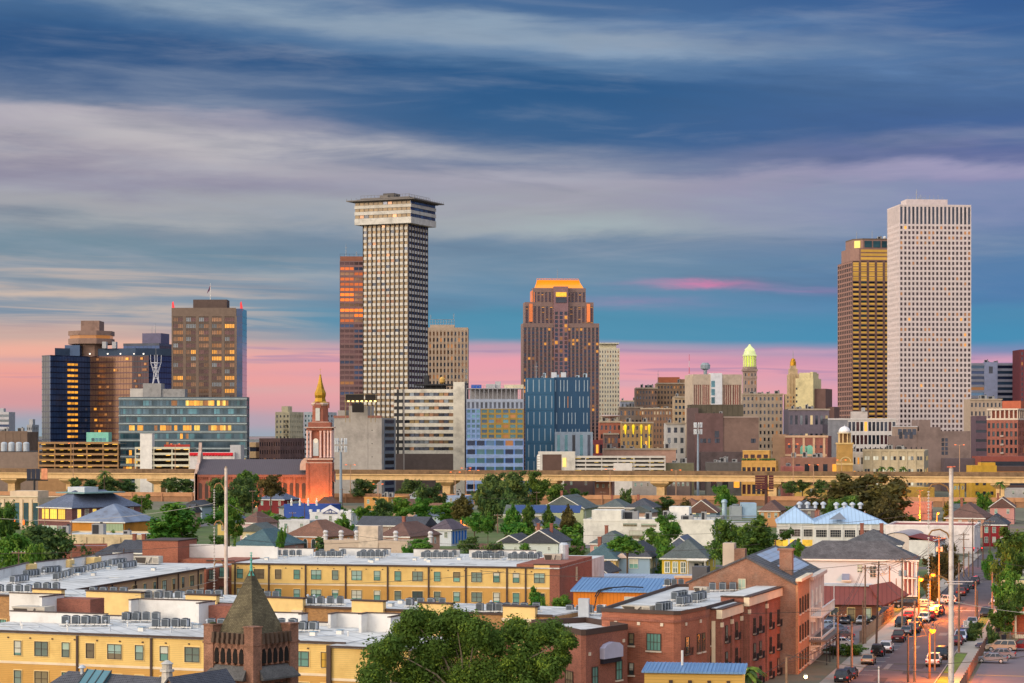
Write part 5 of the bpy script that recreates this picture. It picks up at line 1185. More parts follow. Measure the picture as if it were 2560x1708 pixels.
air_handler(5,1325,1490,722,665,10,'cream air handler beside the brick red roof box',-.1); ac_row(5,1250,1310,705,3,10,'right of the brick red roof box')
# ---- block D: left wing seen along its tan side
rd_,wd_,dpd,hd = box3('apartment_block','white roofed wing with a tan side wall at left','building',-330,146,510,'R',339,HZ+24/339*F,-12.6)
MB().box(0,wd_,0,dpd,0,6.2,1).box(0,wd_,0,dpd,6.5,hd-.25,0).box(0,wd_+.03,0,dpd,6.2,6.5,2).build('wall',[TANS,m_((190,146,100)),TRIM],rd_)
MB().box(-.2,wd_+.2,-.2,dpd+14,hd-.25,hd-.05,0).box(wd_+.02,wd_+.28,-.2,dpd+.2,hd-.24,hd+.06,1).build('roof',[ROOFW,DTRIM],rd_)
for k in range(7): y = dpd*(.02+.155*k); MB().box(wd_+.02,wd_+.2,y-.12,y+.12,0,hd-.2).build('downspout',DTRIM,rd_)
for k in range(14):
    for z in (8.1,4.5): window(rd_,wd_+.02,dpd*(.06+.07*k),z,PI/2,1.0 if k % 3 else 1.7,1.7,CUR[k % 4],DTRIM,2,2)
for x0,y0,x1,y1 in ((-40,862,195,800),(240,800,445,775),(490,770,635,745),(670,752,890,728)):
    p = G_(qx(5,x0),qy(5,y0+20),10); q = G_(qx(5,x1),qy(5,y1+20),10); v = q-p
    t = MB().box(0,v.length,0,.35,-3,1.5,0).box(-.1,v.length+.1,-.1,.45,1.5,1.62,1).box(-2.6,0,-.2,1.5,-3,1.3,2)
    o = t.build('parapet',[WHP,DTRIM,YPAN],rd_); o.location = p-rd_.location; a = rd_.rotation_euler.z; c,s_ = math.cos(-a),math.sin(-a); L_ = o.location.copy(); o.location = (L_.x*c-L_.y*s_,L_.x*s_+L_.y*c,hd-.05); o.rotation_euler.z = math.atan2(v.y,v.x)-a
for x0,x1,y0,y1,n,t in ((90,170,905,895,5,'nearest on the white roofed wing'),(172,250,865,858,5,'by the first step of the wing parapet'),(295,390,843,835,6,'by the second step of the wing parapet'),(372,465,885,860,5,'in the middle of the white roofed wing'),(482,545,850,840,4,'right of the middle of the wing roof'),
    (572,705,828,800,7,'along the far edge of the wing roof'),(740,825,788,780,5,'by the last step of the wing parapet'),(808,895,812,798,6,'before the far air handler of the wing')):
    ac_row(5,x0,x1,y0,n,hd-.05,t,y1)
air_handler(5,890,1065,778,722,hd-.05,'cream air handler at the far end of the white roofed wing',-.2)
def roof_clutter(r,x0,x1,y0,y1,z,n,seed):
    rr = random.Random(seed); PT = [m_((176,174,170)),m_((150,150,148)),m_((190,184,172))]
    for i in range(n):
        x = rr.uniform(x0,x1-4); y = rr.uniform(y0,y1-2); q = i % 4
        if q == 0: MB().box(x,x+rr.uniform(1,3.5),y,y+rr.uniform(.6,1.6),z-.02,z+.012).build('roof_patch',PT[i % 3],r)
        elif q == 1: MB().path([(x,y,z+.12),(x+rr.uniform(2,7),y,z+.12),(x+rr.uniform(4,7),y+rr.uniform(1,4),z+.12)],.05,5).build('roof_conduit',PALEM,r)
        elif q == 2: MB().box(x,x+.7,y,y+.7,z,z+.45,0).box(x-.06,x+.76,y-.06,y+.76,z+.45,z+.52,1).build('roof_hatch',[WHITE,m_((120,150,170),.4)],r)
        else: MB().tube((x,y,z),(x,y,z+.6),.09,n=6).lathe([(.2,z+.6),(.22,z+.7),(.03,z+.85)],8,x,y).build('roof_vent',PALEM,r)
roof_clutter(ra,1,wa-1,1.5,dpa-2,RZ,34,1); roof_clutter(rc,1,wc-9,2,dpc-1,hc-.05,40,2); roof_clutter(rd_,1,wd_-1,6,dpd,hd-.05,34,3); roof_clutter(rb,1,wb_-1,1,dpb-1,hb_-.1,26,4)
for r_,w_r,zt_ in ((ra,wa,ha),(rc,u_at(rc,1374),hc)):
    for k in range(int(w_r/3.1)): MB().box(-.1,.1,-.1,.0,-.08,.08).build('wall_vent',DTRIM,r_,(3.1*k+1.3,-.02,zt_-.8))
# ---- block E: brick corner building
re_ = thing('brick_corner_building','red brick corner building with an arched grey sign panel','building',(20.3,277,0)); O = Vector((20.3,277))
def rel(*ps): return [(x-O.x,y-O.y) for x,y in ps]
ht = 11.6; main = rel((11.3,282),(20.0,276.9),(20.9,277.2),(24.5,284.4),(37,318),(36,327),(24,327)); low = rel((2.5,284),(8.3,269.5),(8.9,269.6),(14.3,277.7),(9.5,288))
MB().prism(main,0,ht,0).build('wall',BRK2,re_); MB().prism(low,0,9.7,0).build('low_wing',BRKN,re_)
def inset(poly,s_):
    cx = sum(p[0] for p in poly)/len(poly); cy = sum(p[1] for p in poly)/len(poly); return [(cx+(x-cx)*s_,cy+(y-cy)*s_) for x,y in poly]
def ringp(poly,z0,z1,th,m=0,s_=1.012):
    mb = MB(); out = inset(poly,s_); inn = inset(poly,1-th)
    n = len(poly); vs = [(*p,z0) for p in out]+[(*p,z1) for p in out]+[(*p,z1) for p in inn]+[(*p,z0) for p in inn]
    return mb.add(vs,[(i,(i+1) % n,n+(i+1) % n,n+i) for i in range(n)]+[(n+i,n+(i+1) % n,2*n+(i+1) % n,2*n+i) for i in range(n)]+[(2*n+i,2*n+(i+1) % n,3*n+(i+1) % n,3*n+i) for i in range(n)],m)
MB().prism(inset(main,.985),ht,ht+.03).build('roof',ROOFW,re_); MB().prism(inset(low,.93),9.7,9.73).build('low_roof',ROOFW,re_)
ringp(main,ht+.001,ht+.45,.02).build('parapet',DTRIM,re_); ringp(low,9.701,10.4,.05).build('low_parapet',DTRIM,re_); ringp(main,ht-1.0,ht-.7,-.0,s_=1.008).build('brick_band',BRKN,re_)
def seg_window(root,P,Q,f,z,w,h,g,fr_,cols=2,rows=2,sill=None,off=.03,name='window'):
    P = Vector(P); Q = Vector(Q); v = Q-P; p = P+v*f; a = math.atan2(v.y,v.x); n = Vector((v.y,-v.x)).normalized()*off
    return window(root,p.x+n.x,p.y+n.y,z,a,w,h,g,fr_,cols,rows,sill,name)
STN = m_((206,190,170))
for z in (8.1,4.4,.9): seg_window(re_,main[0],main[1],.73,z,1.85,2.0,CUR[0],DTRIM,4,2,STN); seg_window(re_,main[0],main[1],.42,z+.2,.6,1.4,CUR[3],DTRIM,1,2,STN)
for z in (7.6,3.8): seg_window(re_,main[2],main[3],.25,z,.95,2,CUR[0],DTRIM,2,2,STN); seg_window(re_,main[2],main[3],.72,z,.8,2.2,CUR[3],DTRIM,2,2,STN); seg_window(re_,main[2],main[3],.92,z,.8,2.2,CUR[3],DTRIM,2,2,STN)
IRON = m_((40,40,44),.5)
def balconet(root,x,y,z,a,w=1.6,h=1.0,d=.5):
    mb = MB().box(-w/2,w/2,-d,0,0,.06)
    for k in range(9): u = -w/2+w*k/8; mb.box(u-.02,u+.02,-d,-d+.04,0,h)
    for u in (-w/2,w/2-.04):
        for k in range(3): mb.box(u,u+.04,-d*k/3-.04,-d*k/3,0,h)
    mb.box(-w/2,w/2,-d,-d+.05,h-.05,h); return mb.build('balcony_railing',IRON,root,(x,y,z),a)
def seg_at(P,Q,f,off): P = Vector(P); Q = Vector(Q); v = Q-P; p = P+v*f; n = Vector((v.y,-v.x)).normalized()*off; return p.x+n.x,p.y+n.y,math.atan2(v.y,v.x)
for z in (6.4,2.6): balconet(re_,*seg_at(main[2],main[3],.25,.02)[:2],z,seg_at(main[2],main[3],.25,0)[2],1.9)
for f in (.2,.52,.84): x,y,a = seg_at(main[0],main[1],f,.02); MB().box(-.2,.2,-.12,.02,-.2,.2).build('stone_block',STN,re_,(x,y,10.3),a)
for f in (.2,.8): x,y,a = seg_at(main[2],main[3],f,.02); MB().box(-.2,.2,-.12,.02,-.2,.2).build('stone_block',STN,re_,(x,y,10.3),a)
for z in (4.6,.8): seg_window(re_,low[2],low[3],.2,z,1.2,2.2,CUR[0],DTRIM,2,2,STN); seg_window(re_,low[2],low[3],.78,z+.3,1.3,2.3,CUR[0],DTRIM,2,2,STN); seg_window(re_,low[0],low[1],.78,z-.6,2.2,2.1,CUR[2],DTRIM,4,2,STN)
x,y,a = seg_at(low[2],low[3],.55,.02)
MB().extr([(-2.2,6.6),(2.2,6.6),(2.2,7.9),(1.4,8.35),(0,8.55),(-1.4,8.35),(-2.2,7.9)],-.7,0,0).extr([(-2.1,6.0),(2.1,6.0),(2.1,6.6),(-2.1,6.6)],-.5,0,1).build('sign_panel',[m_((172,170,190),.6),m_((36,34,44),.6)],re_,(x,y,0),a)
for f,z in ((.08,7.4),(.9,8.4)): xx_,yy_,aa = seg_at(low[2],low[3],f,.02); MB().box(-.2,.2,-.12,.02,-.2,.2).build('stone_block',STN,re_,(xx_,yy_,z),aa)
# street side bays of the corner building
def bay(P,Q,dp_,ztop,nfl,fpos_,shade):
    P = Vector(P)-O; Q = Vector(Q)-O; v = Q-P; L_ = v.length; a = math.atan2(v.y,v.x)
    o = MB().box(0,L_,0,dp_,0,ztop,0).box(-.25,L_+.25,-.35,.4,ztop-1.1,ztop+.05,1).box(-.25,L_+.25,-.45,dp_,ztop+.05,ztop+.2,2).box(.2,L_-.2,.45,dp_-.2,ztop+.2,ztop+.24,3).build('street_bay',[shade,TRIM,DTRIM,ROOFW],re_,(P.x,P.y,0),a)
    for k in range(3): u = L_*(.02+.47*k); MB().box(u,u+.5,-.25,0,0,ztop-1.1).box(u-.05,u+.55,-.32,0,ztop-2.2,ztop-1.6,1).build('pilaster',[shade,TRIM],o)
    MB().box(-.02,0,.6,1.1,3,ztop-1.4).build('end_strip',TRIM,o)
    for z in (8.2,4.8,1.4):
        for f in fpos_:
            window(o,L_*f,-.03,z,0,.9,1.9,CUR[3],DTRIM,2,2,STN); balconet(o,L_*f,-.02,z-1.3,0,1.3)
        window(o,-.03,dp_*.5 if dp_ < 4 else 1.9,z-.3,-PI/2,.95,1.9,CUR[0],DTRIM,2,2,STN)
bay((26.6,286.5),(30.4,297.3),3.4,11.4,3,(.28,.76),BRKN); bay((31.2,297.2),(38.6,318.6),3.6,12.2,3,(.18,.34,.62,.84),BRKN)
MB().box(-.1,.1,0,1.4,0,0.1).build('roof_step',DTRIM,re_,(4,9,ht+.1))
MB().prism([(a*.6+main[3][0]*.2-.5,b*.6+main[3][1]*.2+6) for a,b in ((0,0),(3,0),(3,2),(0,2))],ht+.03,ht+.045).build('roof_patch',m_((160,158,154)),re_)
ac_row(7,600,800,1108,4,9.8,'behind the brick corner front',1112); ac_row(7,1195,1255,1098,4,11.65,'nearest on the brick corner roof',1090); ac_row(7,1300,1362,1022,4,11.65,'in the middle left of the brick corner roof',1012); ac_row(7,1330,1390,1055,5,11.65,'in the middle of the brick corner roof',1045); ac_row(7,1428,1490,1030,5,11.65,'at the right of the brick corner roof',1015); ac_row(7,1550,1685,958,3,11.65,'at the back of the brick corner roof',955); ac_row(7,1250,1340,925,3,8.6,'on the blue metal roof behind the brick corner',925)
air_handler(7,935,1150,1092,1048,11.65,'low cream air handler on the brick corner roof',-.5); air_handler(7,1420,1520,975,925,11.65,'cream air handler at the back of the brick corner roof',-.5)
# link strip joining B and E
t = thing('link_block','brick link block with condensers between the tree and the brick corner','building',(3,292,0),R(-8)); MB().box(0,13,0,16,0,9.6,0).box(-.1,13.1,-.15,0,9.6,9.9,1).box(.1,12.9,.1,15.9,9.6,9.65,2).box(5.2,6.6,4,5.4,9.65,12.2,3).build('wall',[BRKN,DTRIM,ROOFW,PALEM],t)
# ---- low yellow shed with blue metal roof, bottom right
BLU = mat('blue_metal_roof',(120,156,196),.45,.1,.3,metal=.4,kind='ribs',k=2.0,bump=.8); PBL = mat('pale_metal_roof',(176,188,206),.5,.1,.2,metal=.35,kind='ribs',k=1.4,bump=.8,stain=.2,col2=(150,140,132))
r,w,dp,h = box3('low_shed','low yellow shed with a ribbed blue metal roof at the bottom edge','building',1611,1857,1857,None,252,1677,-8,6.5)
MB().box(0,w,0,dp,0,h-.25).build('wall',mat('shed_yellow',(222,176,92),.8,.06,.3,kind='siding',k=3),r)
mb = MB().add([(-.3,-.4,h-.2),(w+.3,-.4,h-.2),(w+.3,dp+.3,h+.1),(-.3,dp+.3,h+.1),(-.3,-.4,h),(w+.3,-.4,h),(w+.3,dp+.3,h+.3),(-.3,dp+.3,h+.3)],[(0,1,5,4),(1,2,6,5),(2,3,7,6),(3,0,4,7),(4,5,6,7)]); 
for k in range(28): x = -.2+(w+.4)*k/27; mb.add([(x-.03,-.4,h+.06),(x+.03,-.4,h+.06),(x+.03,dp+.3,h+.36),(x-.03,dp+.3,h+.36),(x-.03,-.4,h),(x+.03,-.4,h),(x+.03,dp+.3,h+.3),(x-.03,dp+.3,h+.3)],[(0,1,2,3),(0,4,5,1),(1,5,6,2),(3,7,4,0)])
mb.build('roof',BLU,r)
for k in range(4): MB().box(-.2,.2,-.18,0,-.3,.3).build('wall_lamp',DTRIM,r,(w*(.27+.195*k),0,h-1.3))
MB().tube((w*.36,dp*.7,h),(w*.36,dp*.7,h+1.9),.14).build('vent_pipe',WHITE,r)
# ---- orange shed with blue metal roof
r,w,dp,h = box3('orange_shed','orange corrugated shed with a blue metal roof','building',1433,1650,1650,None,D_(1476,7.5),1476,-12,11)
MB().box(0,w,0,dp,0,h-.2).build('wall',mat('orange_sheet',(206,118,30),.7,.08,.3,kind='ribs',k=1.6,bump=1.),r)
mb = MB().add([(-.4,-.5,h-.2),(w+.4,-.5,h-.2),(w+.4,dp,h+1.3),(-.4,dp,h+1.3),(-.4,-.5,h),(w+.4,-.5,h),(w+.4,dp,h+1.5),(-.4,dp,h+1.5)],[(0,1,5,4),(1,2,6,5),(2,3,7,6),(3,0,4,7),(4,5,6,7)])
for k in range(24):
    x = -.35+(w+.7)*k/23; mb.add([(x-.04,-.5,h+.07),(x+.04,-.5,h+.07),(x+.04,dp,h+1.57),(x-.04,dp,h+1.57),(x-.04,-.5,h),(x+.04,-.5,h),(x+.04,dp,h+1.5),(x-.04,dp,h+1.5)],[(0,1,2,3),(0,4,5,1),(1,5,6,2)])
mb.build('roof',BLU,r); window(r,u_at(r,qx(7,1003)),-.03,5.2,0,1.9,2.6,CUR[2],WHITE,2,2); MB().box(0,w*.7,-5,-.02,0,3.8,0).box(0,w*.7,-5.1,-.02,3.8,4.1,1).build('lean_to',[m_((176,124,60)),WHITE],r)
MB().path([(w*.26,-.6,h-1),(w*.3,-.7,h+.1),(w*.4,-.3,h+.5),(w*.6,1,h+.7),(w*.8,1,h+.6)],.12,5).path([(w*.25,-.6,h-3),(w*.28,-.7,h-1),(w*.33,-.7,h+.1),(w*.45,-.2,h+.45)],.1,5).build('roof_cable',DARKM,r); sub('stair_pier',r,m_((170,120,60)),w*.36,w*.43,-6.2,-5.1,0,5.2,WHITE)
r,w,dp,h = box3('low_roof_shed','long low shed with a pale ribbed metal roof behind the orange shed','building',1481,1770,1770,None,D_(1453,5),1453,-10,15)
mb = MB().box(0,w,0,dp,0,h-.2,1).add([(-.3,-.4,h-.1),(w+.3,-.4,h-.1),(w+.3,dp,h+.4),(-.3,dp,h+.4),(-.3,-.4,h+.1),(w+.3,-.4,h+.1),(w+.3,dp,h+.6),(-.3,dp,h+.6)],[(0,1,5,4),(1,2,6,5),(2,3,7,6),(3,0,4,7),(4,5,6,7)],0)
for k in range(40): x = -.25+(w+.5)*k/39; mb.add([(x-.03,-.4,h+.17),(x+.03,-.4,h+.17),(x+.03,dp,h+.67),(x-.03,dp,h+.67)],[(0,1,2,3)],0)
mb.build('roof',[PBL,m_((176,140,130))],r); sub('chimney_box',r,m_((196,130,90)),w*.72,w*.86,-1,.8,0,h+.9,m_((220,190,160)))
# ---- old brick gabled house on the street
ro,wo,dpo,ho = box3('old_brick_house','old brick gabled house with white balconies on its street side','building',1722,1989,1990,'R',316,1461,-14,33)
rh = 3.8; SHG = mat('grey_shingle',(84,82,84),.9,.2,.5,kind='shingle',k=1.6,stain=.3,bump=.4)
MB().box(0,wo,0,dpo,0,ho).add([(0,0,ho),(wo,0,ho),(wo*.54,0,ho+rh),(0,.5,ho),(wo,.5,ho),(wo*.54,.5,ho+rh)],[(0,1,2),(1,4,5,2),(0,2,5,3),(3,5,4)]).build('wall',OLDB,ro)
def roof_slab(r,pts,th,m,name='roof'):
    a,b,c,d = [Vector(p) for p in pts]; n = (b-a).cross(d-a).normalized()*th
    MB().add([tuple(p) for p in (a,b,c,d)]+[tuple(p+n) for p in (a,b,c,d)],[(3,2,1,0),(4,5,6,7),(0,1,5,4),(1,2,6,5),(2,3,7,6),(3,0,4,7)]).build(name,m,r)
roof_slab(ro,[(-.5,-.3,ho+.05),(wo*.54,-.3,ho+rh+.08),(wo*.54,dpo,ho+rh+.08),(-.5,dpo,ho+.05)],-.25,SHG); roof_slab(ro,[(wo*.54,-.3,ho+rh+.08),(wo+.2,-.3,ho+.1),(wo+.2,dpo,ho+.1),(wo*.54,dpo,ho+rh+.08)],-.25,SHG)
for k in range(2): roof_slab(ro,[(wo*(.56+.2*k),8,ho+rh*(.92-.42*k)+.12),(wo*(.70+.2*k),8,ho+rh*(.63-.42*k)+.12),(wo*(.70+.2*k),30,ho+rh*(.63-.42*k)+.12),(wo*(.56+.2*k),30,ho+rh*(.92-.42*k)+.12)],.12,PBL,'metal_roof_strip')
MB().box(wo*.8,wo*.8+1.8,6,8,ho,ho+4.4,0).box(wo*.78,wo*.8+2,5.9,8.1,ho+4.4,ho+4.7,0).build('chimney',OLDB,ro); MB().box(wo*.22,wo*.22+1.7,10,12,ho,ho+5.2).box(wo*.33,wo*.33+1.6,10,12,ho,ho+4.4,1).build('chimney',[m_((200,180,160)),OLDB],ro); sub('dormer',ro,m_((90,88,90)),wo*.02,wo*.16,1,4,ho-1,ho+2.2)
window(ro,wo*.50,-.04,ho-.6,0,.95,2.4,CUR[3],TRIM,2,2,STN)
fr = ('R',wo,dpo); WST = m_((206,190,176),stain=.3)
MB().box(wo+.02,wo+.35,0,dpo*.42,0,ho+.4,0).box(wo+.02,wo+.5,dpo*.42,dpo,0,ho-.3,1).box(wo+.02,wo+.9,-.1,dpo*.42,ho+.4,ho+.8,2).box(wo+.02,wo+1.,dpo*.42,dpo,ho-.3,ho+.2,1).build('street_front',[mat('salmon_brick',(186,130,90),.9,.1,.3,kind='brick',k=2.4),WST,TRIM],ro)
for j in range(3):
    z = ho-3.2-3.9*j
    for k in range(4): window(ro,wo+.37,dpo*(.06+.1*k),z,PI/2,1.,2.1,CUR[2] if j < 2 else L_AMB,DTRIM,2,2,STN)
    for k in range(3): window(ro,wo+.52,dpo*(.5+.16*k),z,PI/2,1.,2.4,CUR[3],WHITE,2,2)
for j in range(2):
    z = ho-5.6-4.3*j; mb = MB().box(wo+.5,wo+2.2,dpo*.43,dpo*.98,z-.25,z,0)
    for k in range(26): y = dpo*.43+dpo*.55*k/25; mb.box(wo+2.08,wo+2.2,y-.06,y+.06,z,z+1.15,0)
    mb.box(wo+2.02,wo+2.25,dpo*.43,dpo*.98,z+1.1,z+1.25,0)
    for k in range(6): mb.box(wo+.5+.3*k,wo+.58+.3*k,dpo*.43,dpo*.43+.08,z,z+1.1,0)
    mb.box(wo+.5,wo+2.2,dpo*.43,dpo*.43+.1,z+1.1,z+1.25,0)
    for k in range(2): mb.tube((wo+2.1,dpo*(.435+.54*k),z+1.2),(wo+2.1,dpo*(.435+.54*k),z+3.4),.09); mb.box(wo+.5,wo+1.2,dpo*(.44+.5*k),dpo*(.44+.5*k)+.15,z-.9,z-.25)
    mb.build('balcony',WHITE,ro)
MB().box(wo+.4,wo+3,dpo*.4,dpo,3.4,3.7,0).build('street_awning',m_((120,110,104)),ro)
for k in range(5): MB().tube((wo+2.9,dpo*(.42+.14*k),0),(wo+2.9,dpo*(.42+.14*k),3.4),.08).build('awning_post',DARKM,ro)
# ---- foreground brick church with spire
SPR = mat('mossy_spire_slate',(104,96,74),.95,.25,.8,kind='shingle',k=2.2,col2=(52,46,40),stain=.6,bump=.5); CBR = mat('church_brick',(154,112,92),.95,.28,.6,kind='brick',k=3.6,col2=(86,66,56),stain=.5,bump=.5)
rt,wt,dpt,ht_ = box3('church_tower','brick church tower with a shingled spire and arched louvres in the foreground','tower',509,633,634,'R',200,1577,-36,5.5)
wt_ = wt; dpt = wt; zt = ht_-.9
mb = MB().box(.5,wt-.5,.5,dpt-.5,0,zt-.3,0)
for sx in (0,1):
    for sy in (0,1):
        x = sx*(wt-1.15); y = sy*(dpt-1.15); mb.box(x,x+1.15,y,y+1.15,0,ht_+.2,0); mb.box(x-.06,x+1.21,y-.06,y+1.21,ht_+.2,ht_+.32,0); mb.box(x-.08,x+1.23,y-.08,y+1.23,ht_-1.4,ht_-1.25,0)
mb.build('wall',CBR,rt); DK = m_((26,22,20),.9); STC = m_((92,74,62),.9,stain=.5)
def lancet(wd,ht,y0,y1,n=5):
    p = [(-wd/2,0),(wd/2,0),(wd/2,ht*.6)]+[(wd/2*(1-k/n)**.8,ht*(.6+.4*(k/n)**.8)) for k in range(1,n+1)]; q = [(-x,z) for x,z in p[::-1] if x > 0 and z > 0]
    return MB().extr(p+q,y0,y1)
for fr in (('F',wt,dpt),('R',wt,dpt)):
    rz = ROT[fr[0]]; L_ = wt-2.3; mb = MB()
    for k in range(6): u = 1.15+L_*k/5; mb.fb(fr,max(1.16,u-.17),min(wt-1.16,u+.17),-.45,-.12,zt-2.3,zt-.3,0)
    mb.fb(fr,1.16,wt-1.16,-.45,-.12,zt-.9,zt,0)
    for k in range(7): u = 1.25+(L_-.2)*k/6; mb.fb(fr,u-.14,u+.14,-.3,.12,zt,zt+.55,1); mb.fb(fr,u-.14,u+.14,-.12,.18,zt-.4,zt,1)
    mb.build('belfry_arcade',[CBR,STC],rt)
    for k in range(5):
        x,y = fpos(fr,1.15+L_*(k+.5)/5,-.10); lancet(.52,1.35,-.04,.3).build('louvre_opening',DK,rt,(x,y,zt-2.15),rz)
        x,y = fpos(fr,1.15+L_*(k+.5)/5,-.06)
    # sloped skirt roof
    a0 = fpos(fr,1.0,-.3); b0 = fpos(fr,wt-1.0,-.3); a1 = fpos(fr,.55,.75); b1 = fpos(fr,wt-.55,.75)
    q = MB().add([(*a1,zt-3.45),(*b1,zt-3.45),(*b0,zt-2.4),(*a0,zt-2.4),(*a1,zt-3.6),(*b1,zt-3.6),(*b0,zt-3.6),(*a0,zt-3.6)],[(0,1,2,3),(4,5,1,0),(5,6,2,1),(7,4,0,3),(7,6,5,4)]); q.build('skirt_roof',mat('skirt_slate_'+fr[0].lower(),(84,82,80),.9,.2,.8,kind='shingle',k=3,bump=.4),rt)
    for k in range(3):
        u = 1.15+L_*(k+.5)/3; x,y = fpos(fr,u,-.46); lancet(.75,1.6,-.06,.2).build('arched_window',DK,rt,(x,y,zt-6.0),rz); lancet(1.15,2.05,-.03,.2).build('brick_arch',m_((176,112,90),.9),rt,(x,y,zt-6.0),rz)
    MB().fb(fr,1.16,wt-1.16,-.5,-.2,zt-4.4,zt-4.1,0).build('string_course',STC,rt)
c_ = wt/2; apex = 21.5; b_ = wt*.375
def spire_ring(s_,z): return [(c_+sx*s_,c_+sy*s_,z) for sx,sy in ((-1,-1),(1,-1),(1,1),(-1,1))]
mb = MB(); lv = [(b_*1.02,zt-.2),(b_*.88,zt+.8),(b_*.44,zt+3.5),(.12,apex)]
rings = [spire_ring(*q) for q in lv]; vs = [p for r_ in rings for p in r_]
mb.add(vs,[(4*j+i,4*j+(i+1) % 4,4*j+4+(i+1) % 4,4*j+4+i) for j in range(3) for i in range(4)]); mb.build('spire',SPR,rt)
VER = m_((84,170,152),.6,stain=1.2)
MB().lathe([(.34,apex-.45),(.16,apex-.1),(.12,apex+.3),(.16,apex+.36),(.09,apex+.45),(.07,apex+.9),(.15,apex+.98),(.06,apex+1.06),(.03,apex+1.7)],8,c_,c_).lathe([(.02,apex+1.3),(.12,apex+1.38),(.02,apex+1.46)],8,c_,c_).box(c_-.16,c_+.16,c_-.03,c_+.03,apex+1.58,apex+1.63).build('finial',VER,rt)
MB().lathe([(.3,ht_+.3),(.36,ht_+.4),(.1,ht_+.5)],7,.6,.6).build('moss',m_((60,66,40),.95),rt)
# nave roof in front
rn = thing('church_nave','dark shingled nave roof with a skylight at the bottom left','building',(-38.5,194.5,0),R(-30)); NS = mat('nave_shingle',(66,68,78),.9,.15,.6,kind='shingle',k=2.2,bump=.5)
Ln = 15.5; zr = 13.4; ze = 7.2
MB().box(-4,Ln-.6,-6,6,0,ze).build('wall',CBR,rn)
MB().add([(-7,-7,ze),(Ln-.6,-7,ze),(Ln-.6,0,zr),(0,0,zr),(-7,7,ze),(Ln-.6,7,ze)],[(0,1,2,3),(0,3,4),(3,2,5,4),(1,5,2),(0,4,5,1)]).build('roof',NS,rn)
MB().add([(Ln-2.2,-4.6,6),(Ln+.8,-4.6,6),(Ln+.8,-4.6,12.2),(Ln-.7,-4.6,13.9),(Ln-2.2,-4.6,12.2),(Ln-2.2,3,6),(Ln+.8,3,6),(Ln+.8,3,12.2),(Ln-.7,3,13.9),(Ln-2.2,3,12.2)],[(0,1,2,3,4),(1,6,7,2),(2,7,8,3),(3,8,9,4),(4,9,5,0)]).build('brick_gable',CBR,rn)
for s_ in (-1,1):
    a = (Ln-.7,14.02) ; MB().add([(Ln-.7,-4.8,14.1),(Ln-.7+s_*1.75,-4.8,12.1),(Ln-.7+s_*1.75,3,12.1),(Ln-.7,3,14.1),(Ln-.7,-4.8,13.9),(Ln-.7+s_*1.75,-4.8,11.9),(Ln-.7+s_*1.75,3,11.9),(Ln-.7,3,13.9)],[(0,1,2,3),(0,4,5,1),(1,5,6,2),(4,7,6,5)]).build('gable_roof',NS,rn)
sk = (zr-ze)/7; P = lambda u,v,o=0: (u,-v,zr-v*sk+o)
MB().add([P(2.2,.1,.35),P(4.9,.1,.35),P(4.9,4.2,.35),P(2.2,4.2,.35),P(2.2,.1),P(4.9,.1),P(4.9,4.2),P(2.2,4.2)],[(0,3,2,1),(3,7,6,2),(0,4,7,3),(1,2,6,5),(0,1,5,4)]).build('skylight',m_((90,130,140),.25,metal=.4),rn)
for k in range(4): u = 2.2+.88*k; MB().add([P(u,.1,.42),P(u+.09,.1,.42),P(u+.09,4.25,.42),P(u,4.25,.42),P(u,.1,.3),P(u+.09,.1,.3),P(u+.09,4.25,.3),P(u,4.25,.3)],[(0,3,2,1),(3,7,6,2),(0,4,7,3),(1,2,6,5)]).build('skylight_bar',m_((60,66,70),.5),rn)
MB().lathe([(.5,zr-.4),(.45,zr+.5),(.62,zr+.55),(.6,zr+.7),(.42,zr+.75),(.45,zr+1.15),(.55,zr+1.2),(.2,zr+1.45),(.08,zr+1.5)],12,11.,-.2).build('roof_ventilator',m_((196,190,180),.5,metal=.3,stain=1.),rn)
MB().lathe([(.15,zr-.2),(.15,zr+.3),(.34,zr+.35),(.2,zr+.55),(.02,zr+.6)],10,1.6,-.1).build('roof_vent',PALEM,rn)
# ============================================================ MIDDLE GROUND: viaduct, church with belfry, houses, trees
# ---- viaduct
VD = m_((222,186,134),.85,stain=.14); VR = mat('weathered_rail_concrete',(128,102,76),.9,.3,.4,stain=.35,col2=(70,56,44))
vx0,vy0,vx1,vy1 = -273.,1195.,245.,1075.
va = math.atan2(vy1-vy0,vx1-vx0); vl = math.hypot(vx1-vx0,vy1-vy0)
tv = thing('viaduct','long concrete road viaduct crossing the whole view','viaduct',(vx0,vy0,0),va)
MB().box(-160,vl+260,0,15,10.2,13.2).box(-160,vl+260,-.9,15.9,12.7,13.3).build('deck',VD,tv)
mb = MB()
for k in range(66): x = -160+14.2*k; mb.box(x,x+14.1,-1.0,-.6,13.3,15.2)
mb.box(-160,vl+260,15.6,15.9,13.3,15.2); mb.build('railing',VR,tv)
def v_at(px):
    t = (px-1280)/F; ca,sa = math.cos(va),math.sin(va); return (t*vy0-vx0)/(ca-t*sa)
